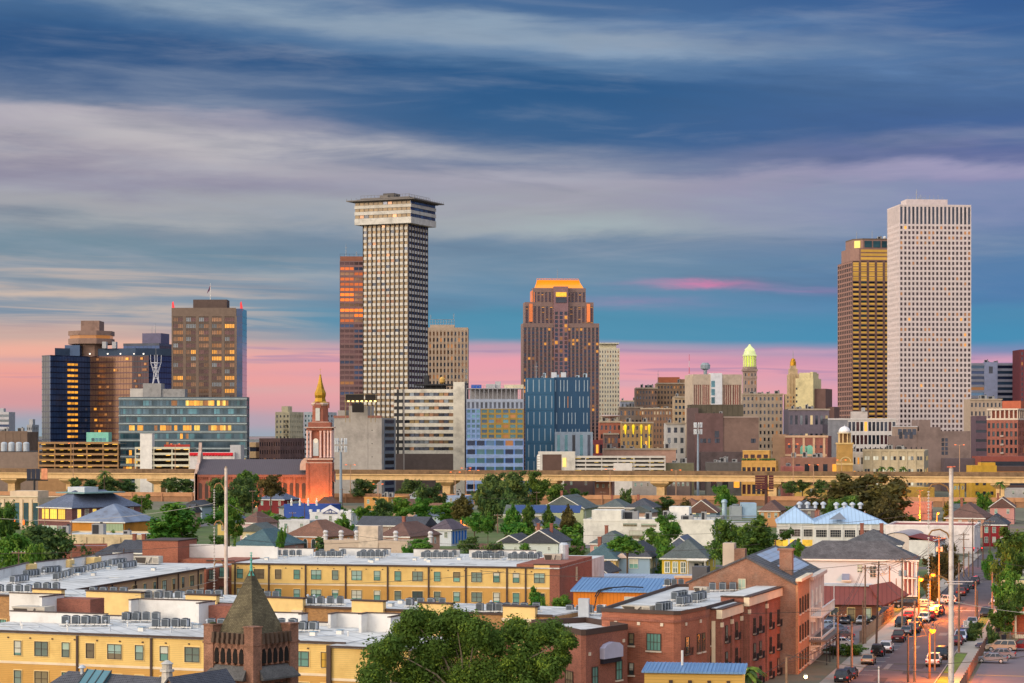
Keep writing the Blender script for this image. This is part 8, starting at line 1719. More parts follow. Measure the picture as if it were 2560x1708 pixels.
strip('road',-40,330,-5.8,5.8,.03,ASP); strip('pavement',-40,128,-9.4,-5.8,.14,PAVE,.14); strip('pavement',142,330,-8.6,-5.8,.14,PAVE,.14); strip('pavement',-40,128,7.6,9.4,.13,PAVE,.13); strip('pavement',142,330,6.4,9,.14,PAVE,.14)
strip('cross_road',129,141,-120,120,.026,ASP2); strip('car_park',40,120,-38,-10.6,.028,ASP2); strip('car_park',-40,62,10.4,60,.028,mat('pinkish_lot',(118,106,110),.92,.14,.2,stain=.1,col2=(104,98,96)))
strip('yard_ground',62,300,9.4,40,.02,mat('yard_soil',(116,104,74),.95,.3,.3,stain=.1,col2=(84,100,52)))
strip('driveway',40,60,5.8,7.6,.06,PAVE,.04)
for a,b in ((-40,4),(10,38),(62,126)):
    g = strip('grass_verge',a,b,5.95,7.55,.12,GRS,.12)
g = strip('grass_lawn',118,128,-34,-10,.05,mat('lamp_tinted_grass',(142,130,42),.95,.25,.5,stain=.2))  # sodium glow put into the lawn's yellowish base colour
for a,b,t0,t1 in ((-40,128,-5.8,-5.65),(-40,128,5.65,5.8),(142,330,-5.8,-5.65),(142,330,5.65,5.8)): strip('kerb',a,b,t0,t1,.15,PAVE,.15)
for k in range(9): strip('parking_line',44+2.7*k,44.1+2.7*k,-34,-29.5,.036,WHITE,.004); strip('parking_line',66+2.7*k,66.1+2.7*k,-22,-17,.036,WHITE,.004)
strip('parking_line',60,60.4,-30,-17,.036,m_((70,100,170)),.004)
strip('parking_line',8,8.3,10.6,24,.036,m_((214,170,70)),.004)
rr = random.Random(8); PM = [mat('fresh_patch',(66,62,66),.9,.1,.5),mat('pale_patch',(132,122,118),.9,.1,.5)]
for k in range(22): s0 = rr.uniform(-8,220); t0 = rr.uniform(-5,3.6); strip('road_patch',s0,s0+rr.uniform(1.5,9),t0,t0+rr.uniform(.5,1.8),.036+.0005*k,PM[k % 2],.004)
for k in range(8): strip('parking_line',4+6.4*k,4.12+6.4*k,-5.6,-3.4,.052,WHITE,.004)
strip('stop_line',124,124.5,.3,5.4,.052,WHITE,.004); strip('stop_line',144,144.5,-5.4,-.3,.052,WHITE,.004)
# other streets and yards of the quarter
GRD2 = mat('yard_grass',(86,102,56),.95,.3,.15,stain=.04,col2=(132,116,96)); 
setting(MB().box(-420,120,425,1000,-.02,.012).build('yard_ground',GRD2)); 
for i,(x0,y0,x1,y1,w) in enumerate(((-330,640,140,560,9),(-300,860,330,800,9),(-30,440,70,900,8),(-190,470,-100,900,8))):
    v = Vector((x1-x0,y1-y0,0)).normalized(); n = Vector((-v.y,v.x,0))*w/2; setting(MB().prism([(x0-n.x,y0-n.y),(x1-n.x,y1-n.y),(x1+n.x,y1+n.y),(x0+n.x,y0+n.y)][::1],.0,.022+.003*i).build('cross_street',ASP2))

# ---- vehicles
TYRE = m_((30,30,32),.8); RIM = m_((170,172,176),.35,metal=.6); CARG = glass('car_window_glass',(40,48,58),.1,.4,.2); TAIL = lit('tail_lamp',(200,24,28),.45); HEAD = m_((210,212,216),.2,metal=.3); TRIMB = m_((36,36,40),.6)
def carpaint(c): return mat('car_paint_%d_%d_%d' % c,c,.28,.03,.2,metal=.35,spec=.6)
PC = {}
def paint(c):
    if c not in PC: PC[c] = carpaint(c)
    return PC[c]
SH = {  # length, half width, lower body profile (y forward, z), greenhouse bottom/top (y0,y1,z) pairs, wheel y's, wheel radius
 'sedan': (4.7,.9,[(-2.3,.35),(2.3,.32),(2.35,.62),(2.1,.78),(1.0,.93),(-1.5,1.0),(-2.25,.95),(-2.36,.6)],(-1.75,1.25,.93,-1.05,.35,1.45),(-1.4,1.42),.33),
 'suv': (4.8,.96,[(-2.35,.42),(2.3,.40),(2.4,.78),(2.2,1.0),(1.15,1.12),(-2.3,1.14),(-2.42,.8)],(-2.3,1.3,1.1,-2.05,.55,1.76),(-1.42,1.48),.38),
 'pickup': (5.5,.98,[(-2.75,.55),(2.6,.5),(2.75,.85),(2.6,1.08),(1.2,1.18),(-2.7,1.16),(-2.78,.9)],(-.75,1.35,1.14,-.55,.7,1.84),(-1.7,1.75),.41),
 'jeep': (4.1,.92,[(-1.9,.55),(2.0,.55),(2.05,.9),(1.9,1.12),(.9,1.16),(-1.85,1.16),(-1.95,.85)],(-1.85,.9,1.12,-1.8,.55,1.82),(-1.3,1.35),.43)}
def frustum(y0,y1,z0,y2,y3,z1,w0,w1): return [(-w0,y0,z0),(w0,y0,z0),(w0,y1,z0),(-w0,y1,z0),(-w1,y2,z1),(w1,y2,z1),(w1,y3,z1),(-w1,y3,z1)]
WHL = {}
def vehicle(kind):
    L_,hw,prof,gh,wy,wr = SH[kind]; t = thing('parked_car','x','car')
    n = len(prof); mb = MB(); ins = .07
    rows = [(-hw+ins,.93),(-hw,1),(hw,1),(hw-ins,.93)]; vs = []
    for x,sc in rows:
        for y,z in prof: vs.append((x,y*sc if sc < 1 else y,z if z < .7 else z-(0 if sc == 1 else -.02)))
    fs = [(r_*n+i,r_*n+(i+1) % n,(r_+1)*n+(i+1) % n,(r_+1)*n+i) for r_ in range(3) for i in range(n)]+[tuple(range(n)),tuple(range(4*n-1,3*n-1,-1))]
    mb.add(vs,fs); y0,y1,z0,y2,y3,z1 = gh; w0,w1 = hw-.06,hw-.24
    mb.add(frustum(y2-.04,y3+.04,z1-.05,y2,y3,z1+.02,w1+.03,w1-.02),[(0,3,2,1),(4,5,6,7),(0,1,5,4),(1,2,6,5),(2,3,7,6),(3,0,4,7)])
    g = frustum(y0,y1,z0,y2,y3,z1,w0,w1)
    for i in range(4): mb.tube(g[i],g[i+4],.05,.05,4)
    for f in ((.40,) if kind == 'pickup' else (.36,.68)):
        for s_ in (-1,1): yb,yt = y0+(y1-y0)*f,y2+(y3-y2)*f; mb.tube((s_*w0,yb,z0),(s_*w1,yt,z1),.045,.045,4)
    for s_ in (-1,1): mb.box(s_*(hw+.02)-.09,s_*(hw+.02)+.09,y1-.35,y1-.15,z0,z0+.14)
    if kind == 'pickup': pass
    me = mb.mesh('body',None if 0 else [paint((120,120,120))]); ob = inst('body',me,t); ob.material_slots[0].link = 'OBJECT'
    gl = MB().add([(x*.985,y,z) for x,y,z in g],[(0,1,5,4),(1,2,6,5),(2,3,7,6),(3,0,4,7)]).build('window',CARG,t)
    if kind == 'pickup': MB().box(-hw+.12,hw-.12,-2.66,-.85,1.155,1.185).build('load_bed',TRIMB,t)
    if kind not in WHL:
        r_ = wr; WHL[kind] = (MB().lathe([(r_*.7,-.11),(r_,-.09),(r_,.09),(r_*.7,.11)],16).mesh('wheel',TYRE),MB().lathe([(.04,-.125),(r_*.66,-.115),(r_*.68,.115),(.04,.125)],10).mesh('rim',RIM))
    for y in wy:
        for s_ in (-1,1):
            wo_ = inst('wheel',WHL[kind][0],t,(s_*(hw-.06),y,wr)); wo_.rotation_euler = (0,PI/2,0); inst('rim',WHL[kind][1],wo_)
    for s_ in (-1,1):
        yh = max(p[0] for p in prof); yl = min(p[0] for p in prof); MB().box(s_*(hw-.28)-.19,s_*(hw-.28)+.19,yh-.22,yh-.02,.66,.82).build('headlight',HEAD,t)
        MB().box(s_*(hw-.13)-.13,s_*(hw-.13)+.13,yl-.03,yl+.16,.74,1.0 if kind != 'sedan' else .9).build('taillight',TAIL,t)
    yl = min(p[0] for p in prof); MB().box(-hw+.1,hw-.1,yl-.06,yl+.05,.38,.58).box(-hw+.1,hw-.1,yh-.06,yh+.05,.36,.56).build('bumper',TRIMB,t); MB().box(-.26,.26,yl-.075,yl-.05,.66,.80).build('number_plate',m_((200,200,196)),t)
    if kind == 'jeep': o = inst('spare_wheel',WHL[kind][0],t,(0,yl-.14,1.08)); o.rotation_euler = (PI/2,0,0)
    return t
CARP = {}
def car(kind,k,cx,cy,col,rz,label,px=None,g='vehicles parked along the street'):
    p = G_(qx(k,cx),qy(k,cy)); first = kind not in CARP
    if first: CARP[kind] = vehicle(kind)
    t = CARP[kind] if first else copy_tree(CARP[kind]); t.location = (p.x,p.y,.04); t.rotation_euler = (0,0,rz); tag(t,label,'pickup truck' if kind == 'pickup' else 'car',g)
    t.name = {'sedan': 'parked_car','suv': 'parked_suv','pickup': 'pickup_truck','jeep': 'off_road_car'}[kind]
    for ch in t.children:
        if ch.name.startswith('body'): ch.material_slots[0].link = 'OBJECT'; ch.material_slots[0].material = paint(col)
    return t
AW = -SA; TO = PI-SA
BLK = (34,34,40); GRYC = (110,112,120); SIL = (176,178,184); WHC = (224,222,220); RDC = (134,26,34); DRD = (84,34,40); BLC = (70,84,116); GLD = (170,146,116); TNC = (178,150,122)
for a in (('jeep',893,1388,BLK,AW,'black off road car with a spare wheel on its tailgate'),('suv',950,1362,WHC,AW,'white station wagon parked ahead of the black off road car'),('sedan',830,1442,GLD,AW,'gold sedan parked behind the black off road car'),('pickup',1032,1290,DRD,AW,'dark red pickup at the left kerb'),
    ('sedan',1085,1245,GRYC,AW,'grey sedan ahead of the dark red pickup'),('suv',1135,1230,(96,84,80),AW,'brownish wagon ahead of the grey sedan'),('suv',1048,1195,BLK,TO,'black car facing down on the car park exit'),('pickup',1152,1200,(76,70,72),AW,'dark grey pickup beside the black car'),('sedan',1100,1142,RDC,AW,'bright red car at the lit lawn'),('suv',1205,1160,WHC,AW,'white van like wagon at the left kerb under the lamp'),('suv',1238,1148,(150,50,60),AW,'red car just ahead of the white wagon'),('pickup',1266,1125,TNC,AW,'tan pickup at the corner'),('suv',1298,1112,(120,70,70),AW,'maroon car ahead of the tan pickup'),
    ('suv',1350,1040,WHC,AW+.5,'white car turning at the crossing'),('sedan',1412,1020,BLK,AW,'black car beyond the crossing at left'),('suv',1448,985,(110,50,56),AW,'dark red car beyond the crossing at left'),('suv',1470,965,BLK,AW,'black wagon beyond the crossing'),('suv',1505,938,(70,66,72),AW,'grey wagon up the street at left'),('sedan',1520,920,BLK,AW,'black sedan up the street at left'),('suv',1540,908,(90,76,84),AW,'farthest dark wagon up the street'),
    ('suv',660,1562,BLK,AW,'black wagon at the bottom edge of the street'),('sedan',708,1532,(60,60,74),AW,'dark blue sedan at the bottom of the street'),('suv',1612,1128,(50,58,66),TO,'black wagon parked facing down at the right kerb'),('sedan',1682,1040,WHC,TO,'white sedan at the right kerb beyond the crossing'),('suv',1690,1015,BLK,TO,'black wagon behind the white sedan at the right kerb'),('sedan',1522,1185,SIL,TO,'silver sedan at the right kerb behind the flowering shrub'),
    ('suv',1445,1290,(206,210,222),TO,'white and blue patrol car at the right kerb'),('sedan',1420,1312,RDC,TO,'red car nearest the white steel pole'),('sedan',1470,1262,(60,56,64),TO,'dark sedan behind the patrol car'),('suv',1318,1405,BLK,TO,'black wagon behind the white pickup'),('pickup',1265,1452,WHC,AW,'white pickup at the right kerb by the verge'),
    ('suv',1085,1068,BLK,PI/2-SA,'long black car before the white two storey house'),('sedan',1185,1062,WHC,PI/2-SA,'white car end on before the white two storey house'),('sedan',940,1062,(50,34,40),PI/2-SA,'dark car under the corner canopy')):
    c = car(a[0],8,*a[1:])
    if 'patrol' in a[5]: MB().box(-.5,.5,-.2,.2,1.78,1.9).build('light_bar',m_((40,70,170),.3),c); MB().box(-.965,.965,-.7,1.4,.6,.95).build('blue_stripe',m_((50,84,180),.4),c)
for a in (('suv',562,1132,RDC,'red wagon at the left end of the back row'),('sedan',655,1128,SIL,'silver sedan in the back row'),('sedan',742,1138,WHC,'white sedan in the back row'),('suv',838,1140,BLK,'black wagon in the back row'),('suv',945,1128,(40,44,60),'navy wagon at the right end of the back row'),('sedan',585,1172,GRYC,'grey sedan in the middle row'),('sedan',680,1172,(60,68,84),'slate sedan in the middle row'),('sedan',790,1174,SIL,'silver sedan in the middle row'),('sedan',882,1174,BLK,'black sedan at the fence end of the middle row')):
    car(a[0],8,a[1],a[2],a[3],TO+(-.2 if a[0] == 'x' else 0),a[4]+' of the car park',g='cars in the car park')
for a in (('sedan',540,1205,(150,170,196),PI/2-SA,'pale blue sedan side on by the salmon house'),('sedan',602,1232,(104,118,146),PI/2-SA+.2,'blue grey sedan in the front row of the car park'),('sedan',640,1276,(100,84,92),PI/2-SA+.2,'plum sedan in the front row of the car park'),('sedan',628,1325,WHC,PI/2-SA,'white sedan side on at the car park entrance'),('sedan',562,1292,BLK,PI/2-SA,'dark sedan behind the white sedan at the entrance'),('suv',985,1062,(200,204,214),PI/2-SA,'pale covered wagon beside the white house')): car(a[0],8,*a[1:],g='cars in the car park')
for a in (('suv',1712,1358,(196,174,152),PI/2-SA+.03,'beige wagon side on in the right lot'),('sedan',1650,1434,(140,142,150),PI/2-SA,'grey sedan side on nearest in the right lot'),('sedan',1705,1402,(150,140,146),PI/2-SA,'silver sedan behind the grey sedan in the right lot'),('sedan',1645,1340,BLC,PI/2-SA,'blue sedan behind the beige wagon'),('suv',1862,1352,RDC,PI/2-SA,'red car cut by the right edge')): car(a[0],8,*a[1:],g='cars in the right lot')

# ---- utility poles, lamps, wires
WOOD = mat('pole_wood',(140,112,92),.95,.25,1.5,stain=.8); WOODD = mat('dark_pole_wood',(98,76,66),.95,.25,1.5,stain=.8); INS = m_((190,188,182),.4)
XARM = MB().box(-1.25,1.25,-.06,.06,-.07,.07).mesh('crossarm',WOOD); PIN = MB().lathe([(.04,.07),(.07,.12),(.08,.22),(.03,.28)],6).mesh('insulator',INS); CAN = MB().lathe([(.24,-.5),(.26,-.45),(.26,.4),(.18,.5),(.03,.52)],10).mesh('transformer',m_((150,154,156),.5))
TOPS = {}
def upole(key,k,cx,yt,yb,label,dark=0,arms=1,trans=0,d=None,r=.15,lean=0,arm_a=None):
    d = d or D_(qy(k,yb)); x = X_(qx(k,cx),d); z = Z_(qy(k,yt),d); t = thing('utility_pole',label,'utility pole',(x,d,0),0,'utility poles'); t.rotation_euler = (0,lean,0)
    MB().tube((0,0,0),(0,0,z),r*1.25,r*.8,8).build('shaft',WOODD if dark else WOOD,t)
    aa = -SA if arm_a is None else arm_a
    for i in range(arms):
        zc = z-.5-1.1*i; o = inst('crossarm',XARM,t,(0,-.18,zc),aa)
        for q in (-1.1,-.5,.5,1.1): inst('insulator',PIN,o,(q,0,0))
    for i in range(trans): inst('transformer',CAN,t,(.45*(1 if i % 2 else -1)*(1 if i < 2 else 0),-.35,z-2.6))
    TOPS[key] = Vector((x,d,z)); return t,z
U = upole
U('a',8,625,1095,1510,'brown pole before the car park at the salmon house'); U('b',8,718,1160,1640,'pale pole with a white crossarm at the bottom of the street',0,0,0,312); U('c',8,808,780,1310,'tall pole at the car park fence, left one of the pair',0,1); U('d',8,793,1018,1308,'short stub pole beside the tall fence pole',0,0); U('e',8,882,755,1315,'dark leaning pole at the corner canopy',1,1,0,None,.15,.03)
U('f',8,970,785,1068,'pole before the white two storey house',0,0); U('g',8,1015,870,1065,'thin pole right of the corner canopy',1,0,0,None,.1); U('h',8,1055,735,1210,'tall pole with transformers left of the sodium lamp',0,1,2); U('i',8,1165,855,1140,'brown pole under the left sodium lamp',1,0); U('j',8,1232,935,1165,'pale pole left of the upper sodium lamp',0,0); U('k',8,1300,585,1050,'tall pole among the olive street trees',0,1,2); U('l',8,1433,765,1365,'tall pole right of the white steel pole',0,0)
U('m',8,1137,1018,1560,'grey pole in the middle of the street view',0,0); U('n',8,1237,1235,1540,'dark stained pole with the lowest sodium lamp',1,0); U('o',8,1093,1240,1590,'rusty brown pole left of the middle of the street',1,0,0,306,.13); U('p',8,1272,1172,1485,'pale thin pole beside the dark stained pole',0,0,0,None,.11); U('q',8,1525,470,880,'tall pole at the end of the long white shed',1,1); U('r',8,1593,500,810,'dark pole with crossarm up the street',1,1); U('s',8,1640,480,740,'dark pole before the red house',1,1); U('t',8,1716,450,650,'farther pole before the red house',1,1); U('u',8,1465,565,860,'pole with wide crossarm before the long white shed',0,2); U('v',8,1656,828,1130,'pale pole at the right kerb of the crossing',0,0); U('w',8,1545,888,1168,'pale pole beside a dark twin at the right kerb',0,0); U('x',8,1557,950,1172,'thin dark twin pole at the right kerb',1,0,0,None,.1); U('y',8,1765,760,1000,'pale pole before the green house',0,0); U('z',8,1498,690,860,'pale pole far up the street',0,0)
U('A',8,1172,275,520,'tall pole beside the far left sodium lamp',0,1,1); U('B',8,1285,440,520,'short pole under the far right sodium lamp',1,0); U('C',8,1240,850,1060,'thin pole carrying the upper sodium lamp',1,0,0,None,.1); U('D',8,210,610,760,'pole left of the white two storey house',1,0,0,470); U('E',8,525,520,660,'dark pole before the blue roofed warehouse',1,1)
U('F',8,283,1395,1720,'near pole with a white crossarm at the bottom',0,0,0,270,.16)
for k,cx,yt,yb,lab in ((7,422,520,690,'dark pole between the white cottages'),(7,863,640,830,'weathered pole before the cream cottage'),(7,1425,535,640,'grey pole before the white warehouse'),(7,378,290,480,'brown pole before the solar roof'),(7,590,400,570,'dark pole before the pale green house'),(7,292,440,570,'grey pole left of the tall slim tree'),(7,118,440,570,'grey pole behind the fence at the conifer'),(7,1158,340,450,'dark pole behind the green lamp'),(7,818,290,400,'pole before the white galleries'),
    (6,1580,320,510,'brown pole with an orange lamp'),(6,1268,490,600,'pole with a crossarm behind the stone block'),(6,1103,520,600,'short pole behind the brown hip roof'),(6,655,430,500,'dark pole before the white storefront'),(6,537,360,520,'tall dark pole right of the blue store'),(6,457,425,545,'pale pole with a small lamp before the blue store'),(6,425,520,700,'dark pole at the orange stucco house'),(6,498,560,690,'grey pole before the orange stucco wall'),(6,1035,300,480,'pole among the bright trees'),(6,1000,400,500,'thin pole right of the bright trees'),(6,1823,440,560,'pole with crossarm near the house wing'),(6,790,270,420,'pale pole right of the church tower'),(6,188,282,430,'pole left of the dark red house'),
    (5,475,490,640,'brown pole before the ochre hall'),(5,125,680,830,'brown pole with tangled wires in the left corner'),(5,630,690,770,'dark pole behind the left wing'),(5,826,670,740,'short pole at the navy roof'),(5,298,390,560,'brown pole at the school corner'),(5,945,320,480,'brown pole right of the school'),(5,1685,280,420,'pole at the dark red house')):
    U(lab,k,cx,yt,yb,lab,random.randint(0,1),1 if 'crossarm' in lab or random.random() < .5 else 0,0,None if k == 6 or k == 7 else {475: 560,125: 400,630: 450,826: 450,298: 640,945: 700,1685: 780}.get(cx),.14,0,0)
def street_lamp(k,cx,cy,base,label,en,arm=.9,m=SOD,col=(1,.23,.015),r=.46):
    d = base; p = Vector((X_(qx(k,cx),d),d-2.2,Z_(qy(k,cy),d))); t = thing('street_lamp',label,'street lamp',p)
    MB().tube((0,2.2,-.1),(0,1.,.25),.04,n=5).tube((0,1,.25),(0,.1,.3),.04,n=5).lathe([(.22,.12),(.26,.2),(.1,.32)],10).build('lamp_head',m_((120,116,110),.5),t); MB().lathe([(.05,-r),(r*.8,-r*.5),(r,0),(r*.8,.12)],12).build('bulb',m,t); light_at((p.x+.4,p.y-1.2,p.z-1.4),en*8.5,col,.5)
street_lamp(8,1165,868,TOPS['i'].y,'left sodium lamp glowing on the brown pole',2600); street_lamp(8,1246,840,TOPS['C'].y,'upper sodium lamp glowing among the olive trees',2600); street_lamp(8,1237,1206,TOPS['n'].y,'lowest sodium lamp over the street',1500); street_lamp(8,1162,443,TOPS['A'].y,'far left sodium lamp at the orange lit store',4200); street_lamp(8,1287,433,TOPS['B'].y,'far right sodium lamp at the orange lit store',3000); street_lamp(6,1580,445,TOPS['brown pole with an orange lamp'].y,'orange lamp on a pole before the olive tree',1600)
street_lamp(8,395,1512,262,'white street lamp at the bottom edge',250,.9,SODW,(1,.8,.45),.2)
RL = lit('red_signal_light',(255,30,30),16,.1)
t = thing('traffic_signal','red traffic signal glowing far up the street','traffic light',G_(qx(8,1560),qy(8,800))); MB().tube((0,0,0),(0,0,5.2),.09).tube((0,0,5),(-4,0,5.2),.06).build('pole',DARKM,t)
for q in (-3.6,-1.2,1.): MB().box(-.2,.2,-.15,.15,-.5,.5).build('signal_head',m_((40,40,40)),t,(q,0,4.7)); MB().lathe([(.04,-.02),(.2,0),(.04,.08)],10).build('red_lens',RL,t,(q,-.18,5.0))
light_at((t.location.x-1,t.location.y-1.2,4.8),700,(1,.05,.05))
def sag(a,b,s_=.025,n=9,r=.035,off=(0,0,0)):
    a = Vector(a)+Vector(off); b = Vector(b)+Vector(off); L_ = (b-a).length; return [a+(b-a)*(i/n)+Vector((0,0,-L_*s_*4*(i/n)*(1-i/n))) for i in range(n+1)]
WIR = m_((70,62,58),.7); WIRL = m_((150,146,140),.6)
def wire(a,b,label,s_=.02,r=.035,m=None):
    t = MB().path(sag(a,b,s_),r,4).build('power_line',m or WIR); tag(t,label,'cable','overhead wires')
def tp(k,dz=0,dx=0): v = TOPS[k]; return (v.x+dx,v.y,v.z+dz)
NM = {'b': 'pale bottom pole','m': 'grey street pole','l': 'pole by the steel mast','w': 'right kerb pole','v': 'crossing pole','y': 'green house pole','a': 'car park pole','c': 'fence pole','e': 'leaning pole','f': 'white house pole','h': 'transformer pole','k': 'tall tree pole','q': 'white shed pole','u': 'crossarm pole','r': 'up street pole','s': 'red house pole','t': 'far pole','o': 'rusty pole','n': 'lowest lamp pole','j': 'pale lamp pole','p': 'thin pale pole','F': 'near bottom pole','i': 'left lamp pole','A': 'far lamp pole','E': 'blue roof pole','z': 'distant pole'}
for a,b,n in (('F','b',3),('b','a',2),('a','c',3),('c','h',4),('h','k',4),('k','u',4),('u','q',3),('q','r',3),('r','s',3),('s','t',2),('b','m',3),('m','h',2),('m','n',2),('n','l',2),('l','w',2),('w','v',2),('v','y',2),('c','f',2),('e','f',2),('f','i',2),('o','n',1),('j','v',1),('e','m',1),('h','v',1),('A','E',2),('A','u',2),('i','l',2),('p','w',1),('k','z',2)):
    for i in range(n): wire(tp(a,-.3-.45*(i//2),.8*(i % 2)-.4),tp(b,-.3-.45*(i//2),.8*(i % 2)-.4),'%s wire from the %s to the %s' % (['upper','second','third','lowest'][i],NM[a],NM[b]),.02,.03)
def pw(k,x0,y0,d0,x1,y1,d1,label,s_=.012,r=.04,m=None):
    wire((X_(qx(k,x0),d0),d0,Z_(qy(k,y0),d0)),(X_(qx(k,x1),d1),d1,Z_(qy(k,y1),d1)),label,s_,r,m)
pw(8,0,525,420,1380,410,300,'long wire crossing before the blue roofed warehouse',.006); pw(8,0,830,330,1380,690,290,'long wire over the white two storey house',.012); pw(8,0,1105,280,1300,1030,300,'long wire across the old brick house',.008); pw(8,1000,1440,270,1867,1390,262,'black wire sagging over the right lot',.02,.05); pw(8,280,1380,270,1300,1500,262,'black wire sagging over the lower street',.02,.05); pw(8,0,1568,265,420,1330,290,'wire rising over the palm',.01); pw(8,1380,1020,285,1867,1100,275,'pale wire from the steel pole to the right edge',.01,.035,WIRL); pw(8,1380,700,290,1867,790,290,'wire to the right edge over the trees',.01); pw(8,1390,400,300,1867,490,300,'wire over the brown roofed house',.008)
pw(5,-20,705,330,1500,640,330,'long wire over the left wing',.01); pw(5,0,470,420,1420,370,330,'long pale wire over the school',.012,.04,WIRL); pw(5,1520,370,330,1867,440,460,'pale wire right of the pale pole top',.01,.04,WIRL); pw(5,1450,880,318,900,985,310,'lower wire left of the pale pole',.02,.035,WIRL); pw(6,20,890,320,1867,825,300,'long wire across the yellow facade',.02); pw(6,20,600,340,1500,500,560,'long wire over the orange stucco house',.012); pw(6,600,530,520,1867,640,420,'long wire over the brown hip roofs',.012); pw(7,0,820,300,1100,860,290,'long wire over the orange shed',.012); pw(7,0,555,600,1560,570,480,'long wire before the white warehouse',.006); pw(7,0,330,700,700,320,640,'wire before the solar roof',.01); pw(7,860,690,445,1867,640,480,'wire over the pastel cottages',.012)
# ---- steel transmission poles
def steel_pole(px,yt,d,r,mt_,label,rows,k,arm):
    z = Z_(yt,d); t = thing('transmission_pole',label,'utility pole',(X_(px,d),d,0)); MB().tube((0,0,0),(0,0,z),r*1.2,r*.82,14).build('shaft',mt_,t,smooth=False)
    for i,(cy,ln) in enumerate(rows):
        zc = Z_(qy(k,cy),d); pts = [(-.1,0,zc-1.0),(-.5,0,zc-.1),(-arm*.5,0,zc+.35),(-arm*.85,0,zc+.2),(-arm,0,zc-.4)]
        MB().path(pts,.1,6).build('arm',m_((150,112,72),.6,metal=.3),t); il = MB(); n = 12; zb = zc-.6
        il.tube((-arm,0,zb),(-arm,0,zb-ln),.04,n=5)
        for q in range(n): il.lathe([(.05,zb-ln*(q+.3)/n-.05),(.2,zb-ln*(q+.3)/n),(.06,zb-ln*(q+.3)/n+.09)],9,-arm,0)
        il.build('insulator_string',m_((196,186,176),.35),t)
    MB().lathe([(r*.84,z),(r*.5,z+.2),(.1,z+.3)],10).build('cap',m_((160,140,120)),t); return t
PPOLE = mat('white_steel',(206,194,186),.55,.12,.8,metal=.15,stain=.9,col2=(140,110,90)); RPOLE = mat('rust_streaked_steel',(206,190,176),.6,.16,.7,metal=.15,stain=.5,col2=(150,92,54))
t = steel_pole(2378,1172,272,.31,PPOLE,'tall white steel pole with three curved arms beside the street',[(255,4.6),(562,4.6),(872,4.6)],8,2.75); z = Z_(1172,272)
MB().tube((0,0,z),(.0,0,z+.3),.2).tube((-.5,0,z+.2),(.5,0,z+.25),.06).build('beacon',m_((230,120,90)),t); MB().box(-.8,1.3,-.4,-.3,Z_(qy(8,905),272)-.05,Z_(qy(8,905),272)+.05).box(-.6,2.6,-.4,-.3,Z_(qy(8,898),272)+.12,Z_(qy(8,898),272)+.2).build('crossarm',m_((214,200,196)),t)
steel_pole(565,1171,332,.27,RPOLE,'tall rust streaked pale pole with three curved arms at left',[(250,4.4),(500,6.2),(765,4.8)],5,1.75)
# ---- fences, signs and small things
def fence(label,p0,p1,h,m,n,pick_=True,cat='fence',name='fence',solid=False):
    v = Vector(p1)-Vector(p0); L_ = v.length; t = thing(name,label,cat,p0,math.atan2(v.y,v.x))
    if solid: MB().box(0,L_,-.05,.05,0,h).build('panel',m,t)
    else:
        mb = MB(); q = int(L_/.28)
        for i in range(q): x = L_*i/q; mb.box(x-.02,x+.02,-.02,.02,.05,h)
        mb.box(0,L_,-.03,.03,h-.08,h-.03); mb.box(0,L_,-.03,.03,.12,.17); mb.build('panel',m,t)
    for i in range(n+1): MB().box(-.06,.06,-.08,.08,0,h+.12).build('post',m,t,(L_*i/n,0,0))
    return t
RST = m_((112,84,76),.8,stain=.6)
fence('rusty picket fence along the right lot',ST(-40,9.9),ST(62,9.9),1.7,RST,30); fence('picket fence across the back of the right lot',ST(62,10.2),ST(62,45),1.5,m_((120,108,104)),12); fence('slatted fence along the car park',ST(52,-10.3),ST(112,-10.3),1.9,m_((130,110,96)),20); fence('brown wooden fence before the white cottages',(X_(qx(6,1690),640),640,0),(X_(qx(7,690),625),625,0),2.6,mat('fence_wood',(122,94,88),.9,.2,.4,kind='ribs',k=3),20,solid=True); fence('black iron fence below the green house',ST(66,10.6),ST(92,10.6),1.6,IRON,8)
t = thing('house_flag','small striped flag on a house pole among leaves at right','flag',G_(qx(8,1735),qy(8,1240))); MB().tube((0,0,0),(0,0,4.6),.05).tube((0,0,3.2),(-1.3,-.4,4.2),.03).build('pole',WHITE,t); mb = MB()
for i in range(7):
    for j in range(4): x = -1.3+.2*j; mb.quad((x,-.4+.05*(j % 2),4.1-.24*i-.2*j*.6),(x+.2,-.4+.05*((j+1) % 2),4.1-.24*i-.2*(j+1)*.6),(x+.2,-.4+.05*((j+1) % 2),3.86-.24*i-.2*(j+1)*.6),(x,-.4+.05*(j % 2),3.86-.24*i-.2*j*.6),m=2 if i < 3 and j < 2 else i % 2)
mb.build('striped_flag',[m_((190,40,60)),m_((226,216,220)),m_((40,50,120))],t); q = thing('house_flag','small plain blue flag above the striped flag at right','flag',t.location+Vector((.1,.1,0))); MB().tube((0,0,0),(0,0,4.8),.04).build('pole',WHITE,q); MB().box(.02,.9,-.02,.02,3.9,4.6).build('flag_cloth',m_((50,80,150)),q)
t = thing('speed_sign','white speed limit sign reading 25 at the right kerb','sign',G_(qx(8,1478),qy(8,1290))); MB().tube((0,0,0),(0,0,2.6),.04).build('post',STEEL,t); MB().box(-.42,.42,-.06,-.03,2.3,3.4).build('plate',m_((226,224,220)),t); mb = MB(); B_ = lambda x0,x1,z0,z1: mb.box(x0,x1,-.075,-.06,z0,z1)
for x in (-.3,.05):
    B_(x,x+.25,2.93,3.0); B_(x,x+.25,2.68,2.75); B_(x,x+.25,2.43,2.5)
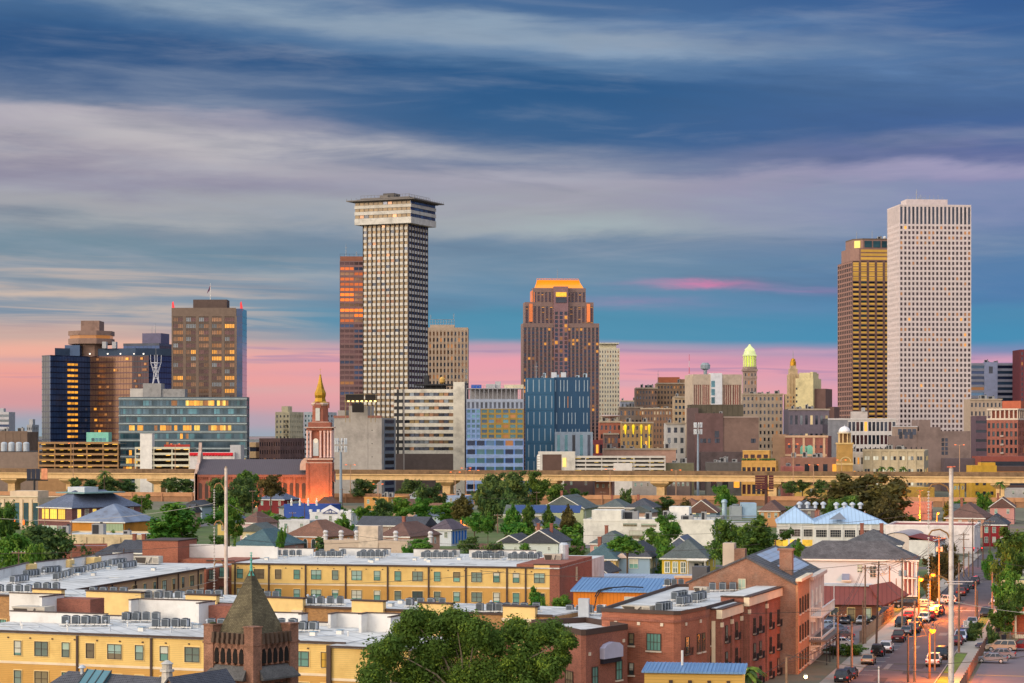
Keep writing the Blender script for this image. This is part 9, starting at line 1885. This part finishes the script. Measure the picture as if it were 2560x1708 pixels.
B_(-.12,-.05,2.75,2.93); B_(-.3,-.23,2.5,2.68); B_(.05,.12,2.75,2.93); B_(.23,.3,2.5,2.68); B_(-.3,.3,3.2,3.26); B_(-.26,.26,3.08,3.14)
mb.build('lettering',DARKM,t)
t = thing('wheeled_bin','dark wheeled bin beside the house hedge','bin',G_(qx(8,1732),qy(8,1295))); MB().add(frustum(-.3,.3,.1,-.36,.36,1.1,.28,.36),[(0,3,2,1),(4,5,6,7),(0,1,5,4),(1,2,6,5),(2,3,7,6),(3,0,4,7)]).box(-.38,.38,-.4,.38,1.1,1.2).build('body',m_((44,42,48),.6),t)
for s_ in (-1,1): o = MB().lathe([(.04,-.04),(.15,-.04),(.15,.04),(.04,.04)],10).build('wheel',TYRE,t,(s_*.3,.3,.15)); o.rotation_euler = (0,PI/2,0)
t = thing('white_post','short white post at the bottom of the street','post',(X_(qx(8,898),300),300,0)); MB().tube((0,0,0),(0,0,Z_(qy(8,1462),300)),.11,.1,8).lathe([(.13,Z_(qy(8,1462),300)),(.13,Z_(qy(8,1462),300)+.06)],8).build('shaft',WHITE,t)
t = thing('covered_boat','pale covered boat beside the white two storey house','boat',G_(qx(8,985),qy(8,1055)),R(70)); MB().lathe([(.2,.4),(.9,.7),(1.0,1.2),(.8,2.1),(.3,2.4)],14).build('cover',m_((190,196,210),.6),t,(0,0,0)); MB().box(-.9,.9,-2.4,2.2,.3,1.3).build('hull',m_((206,208,214),.5),t)
# ---- undergrowth filling gardens: bushes between the houses
rr = random.Random(99)
for i in range(70):
    d = rr.uniform(470,960); x = rr.uniform(-.24,.19)*d
    if x > 60 and d < 640: continue
    lm = rr.choice((1,2,2,3,3,4)); hh = rr.uniform(2.2,6.5); W_ = rr.uniform(1.8,4.2); c,lb = tree_proto('bush',rr.randint(1,3),lm)
    t = thing('garden_shrub','small %s garden shrub growing between the houses' % ['','olive','bright green','dark green','rusty'][lm],'shrub',(x,d,0),rr.random()*6,'%s garden shrubs' % ['','olive','bright green','dark green','rusty'][lm])
    inst('crown',c,t,(0,0,hh/2),sc=(W_,W_,hh/2)); inst('limbs',lb,t,(0,0,hh/2),sc=(W_,W_,hh/2))
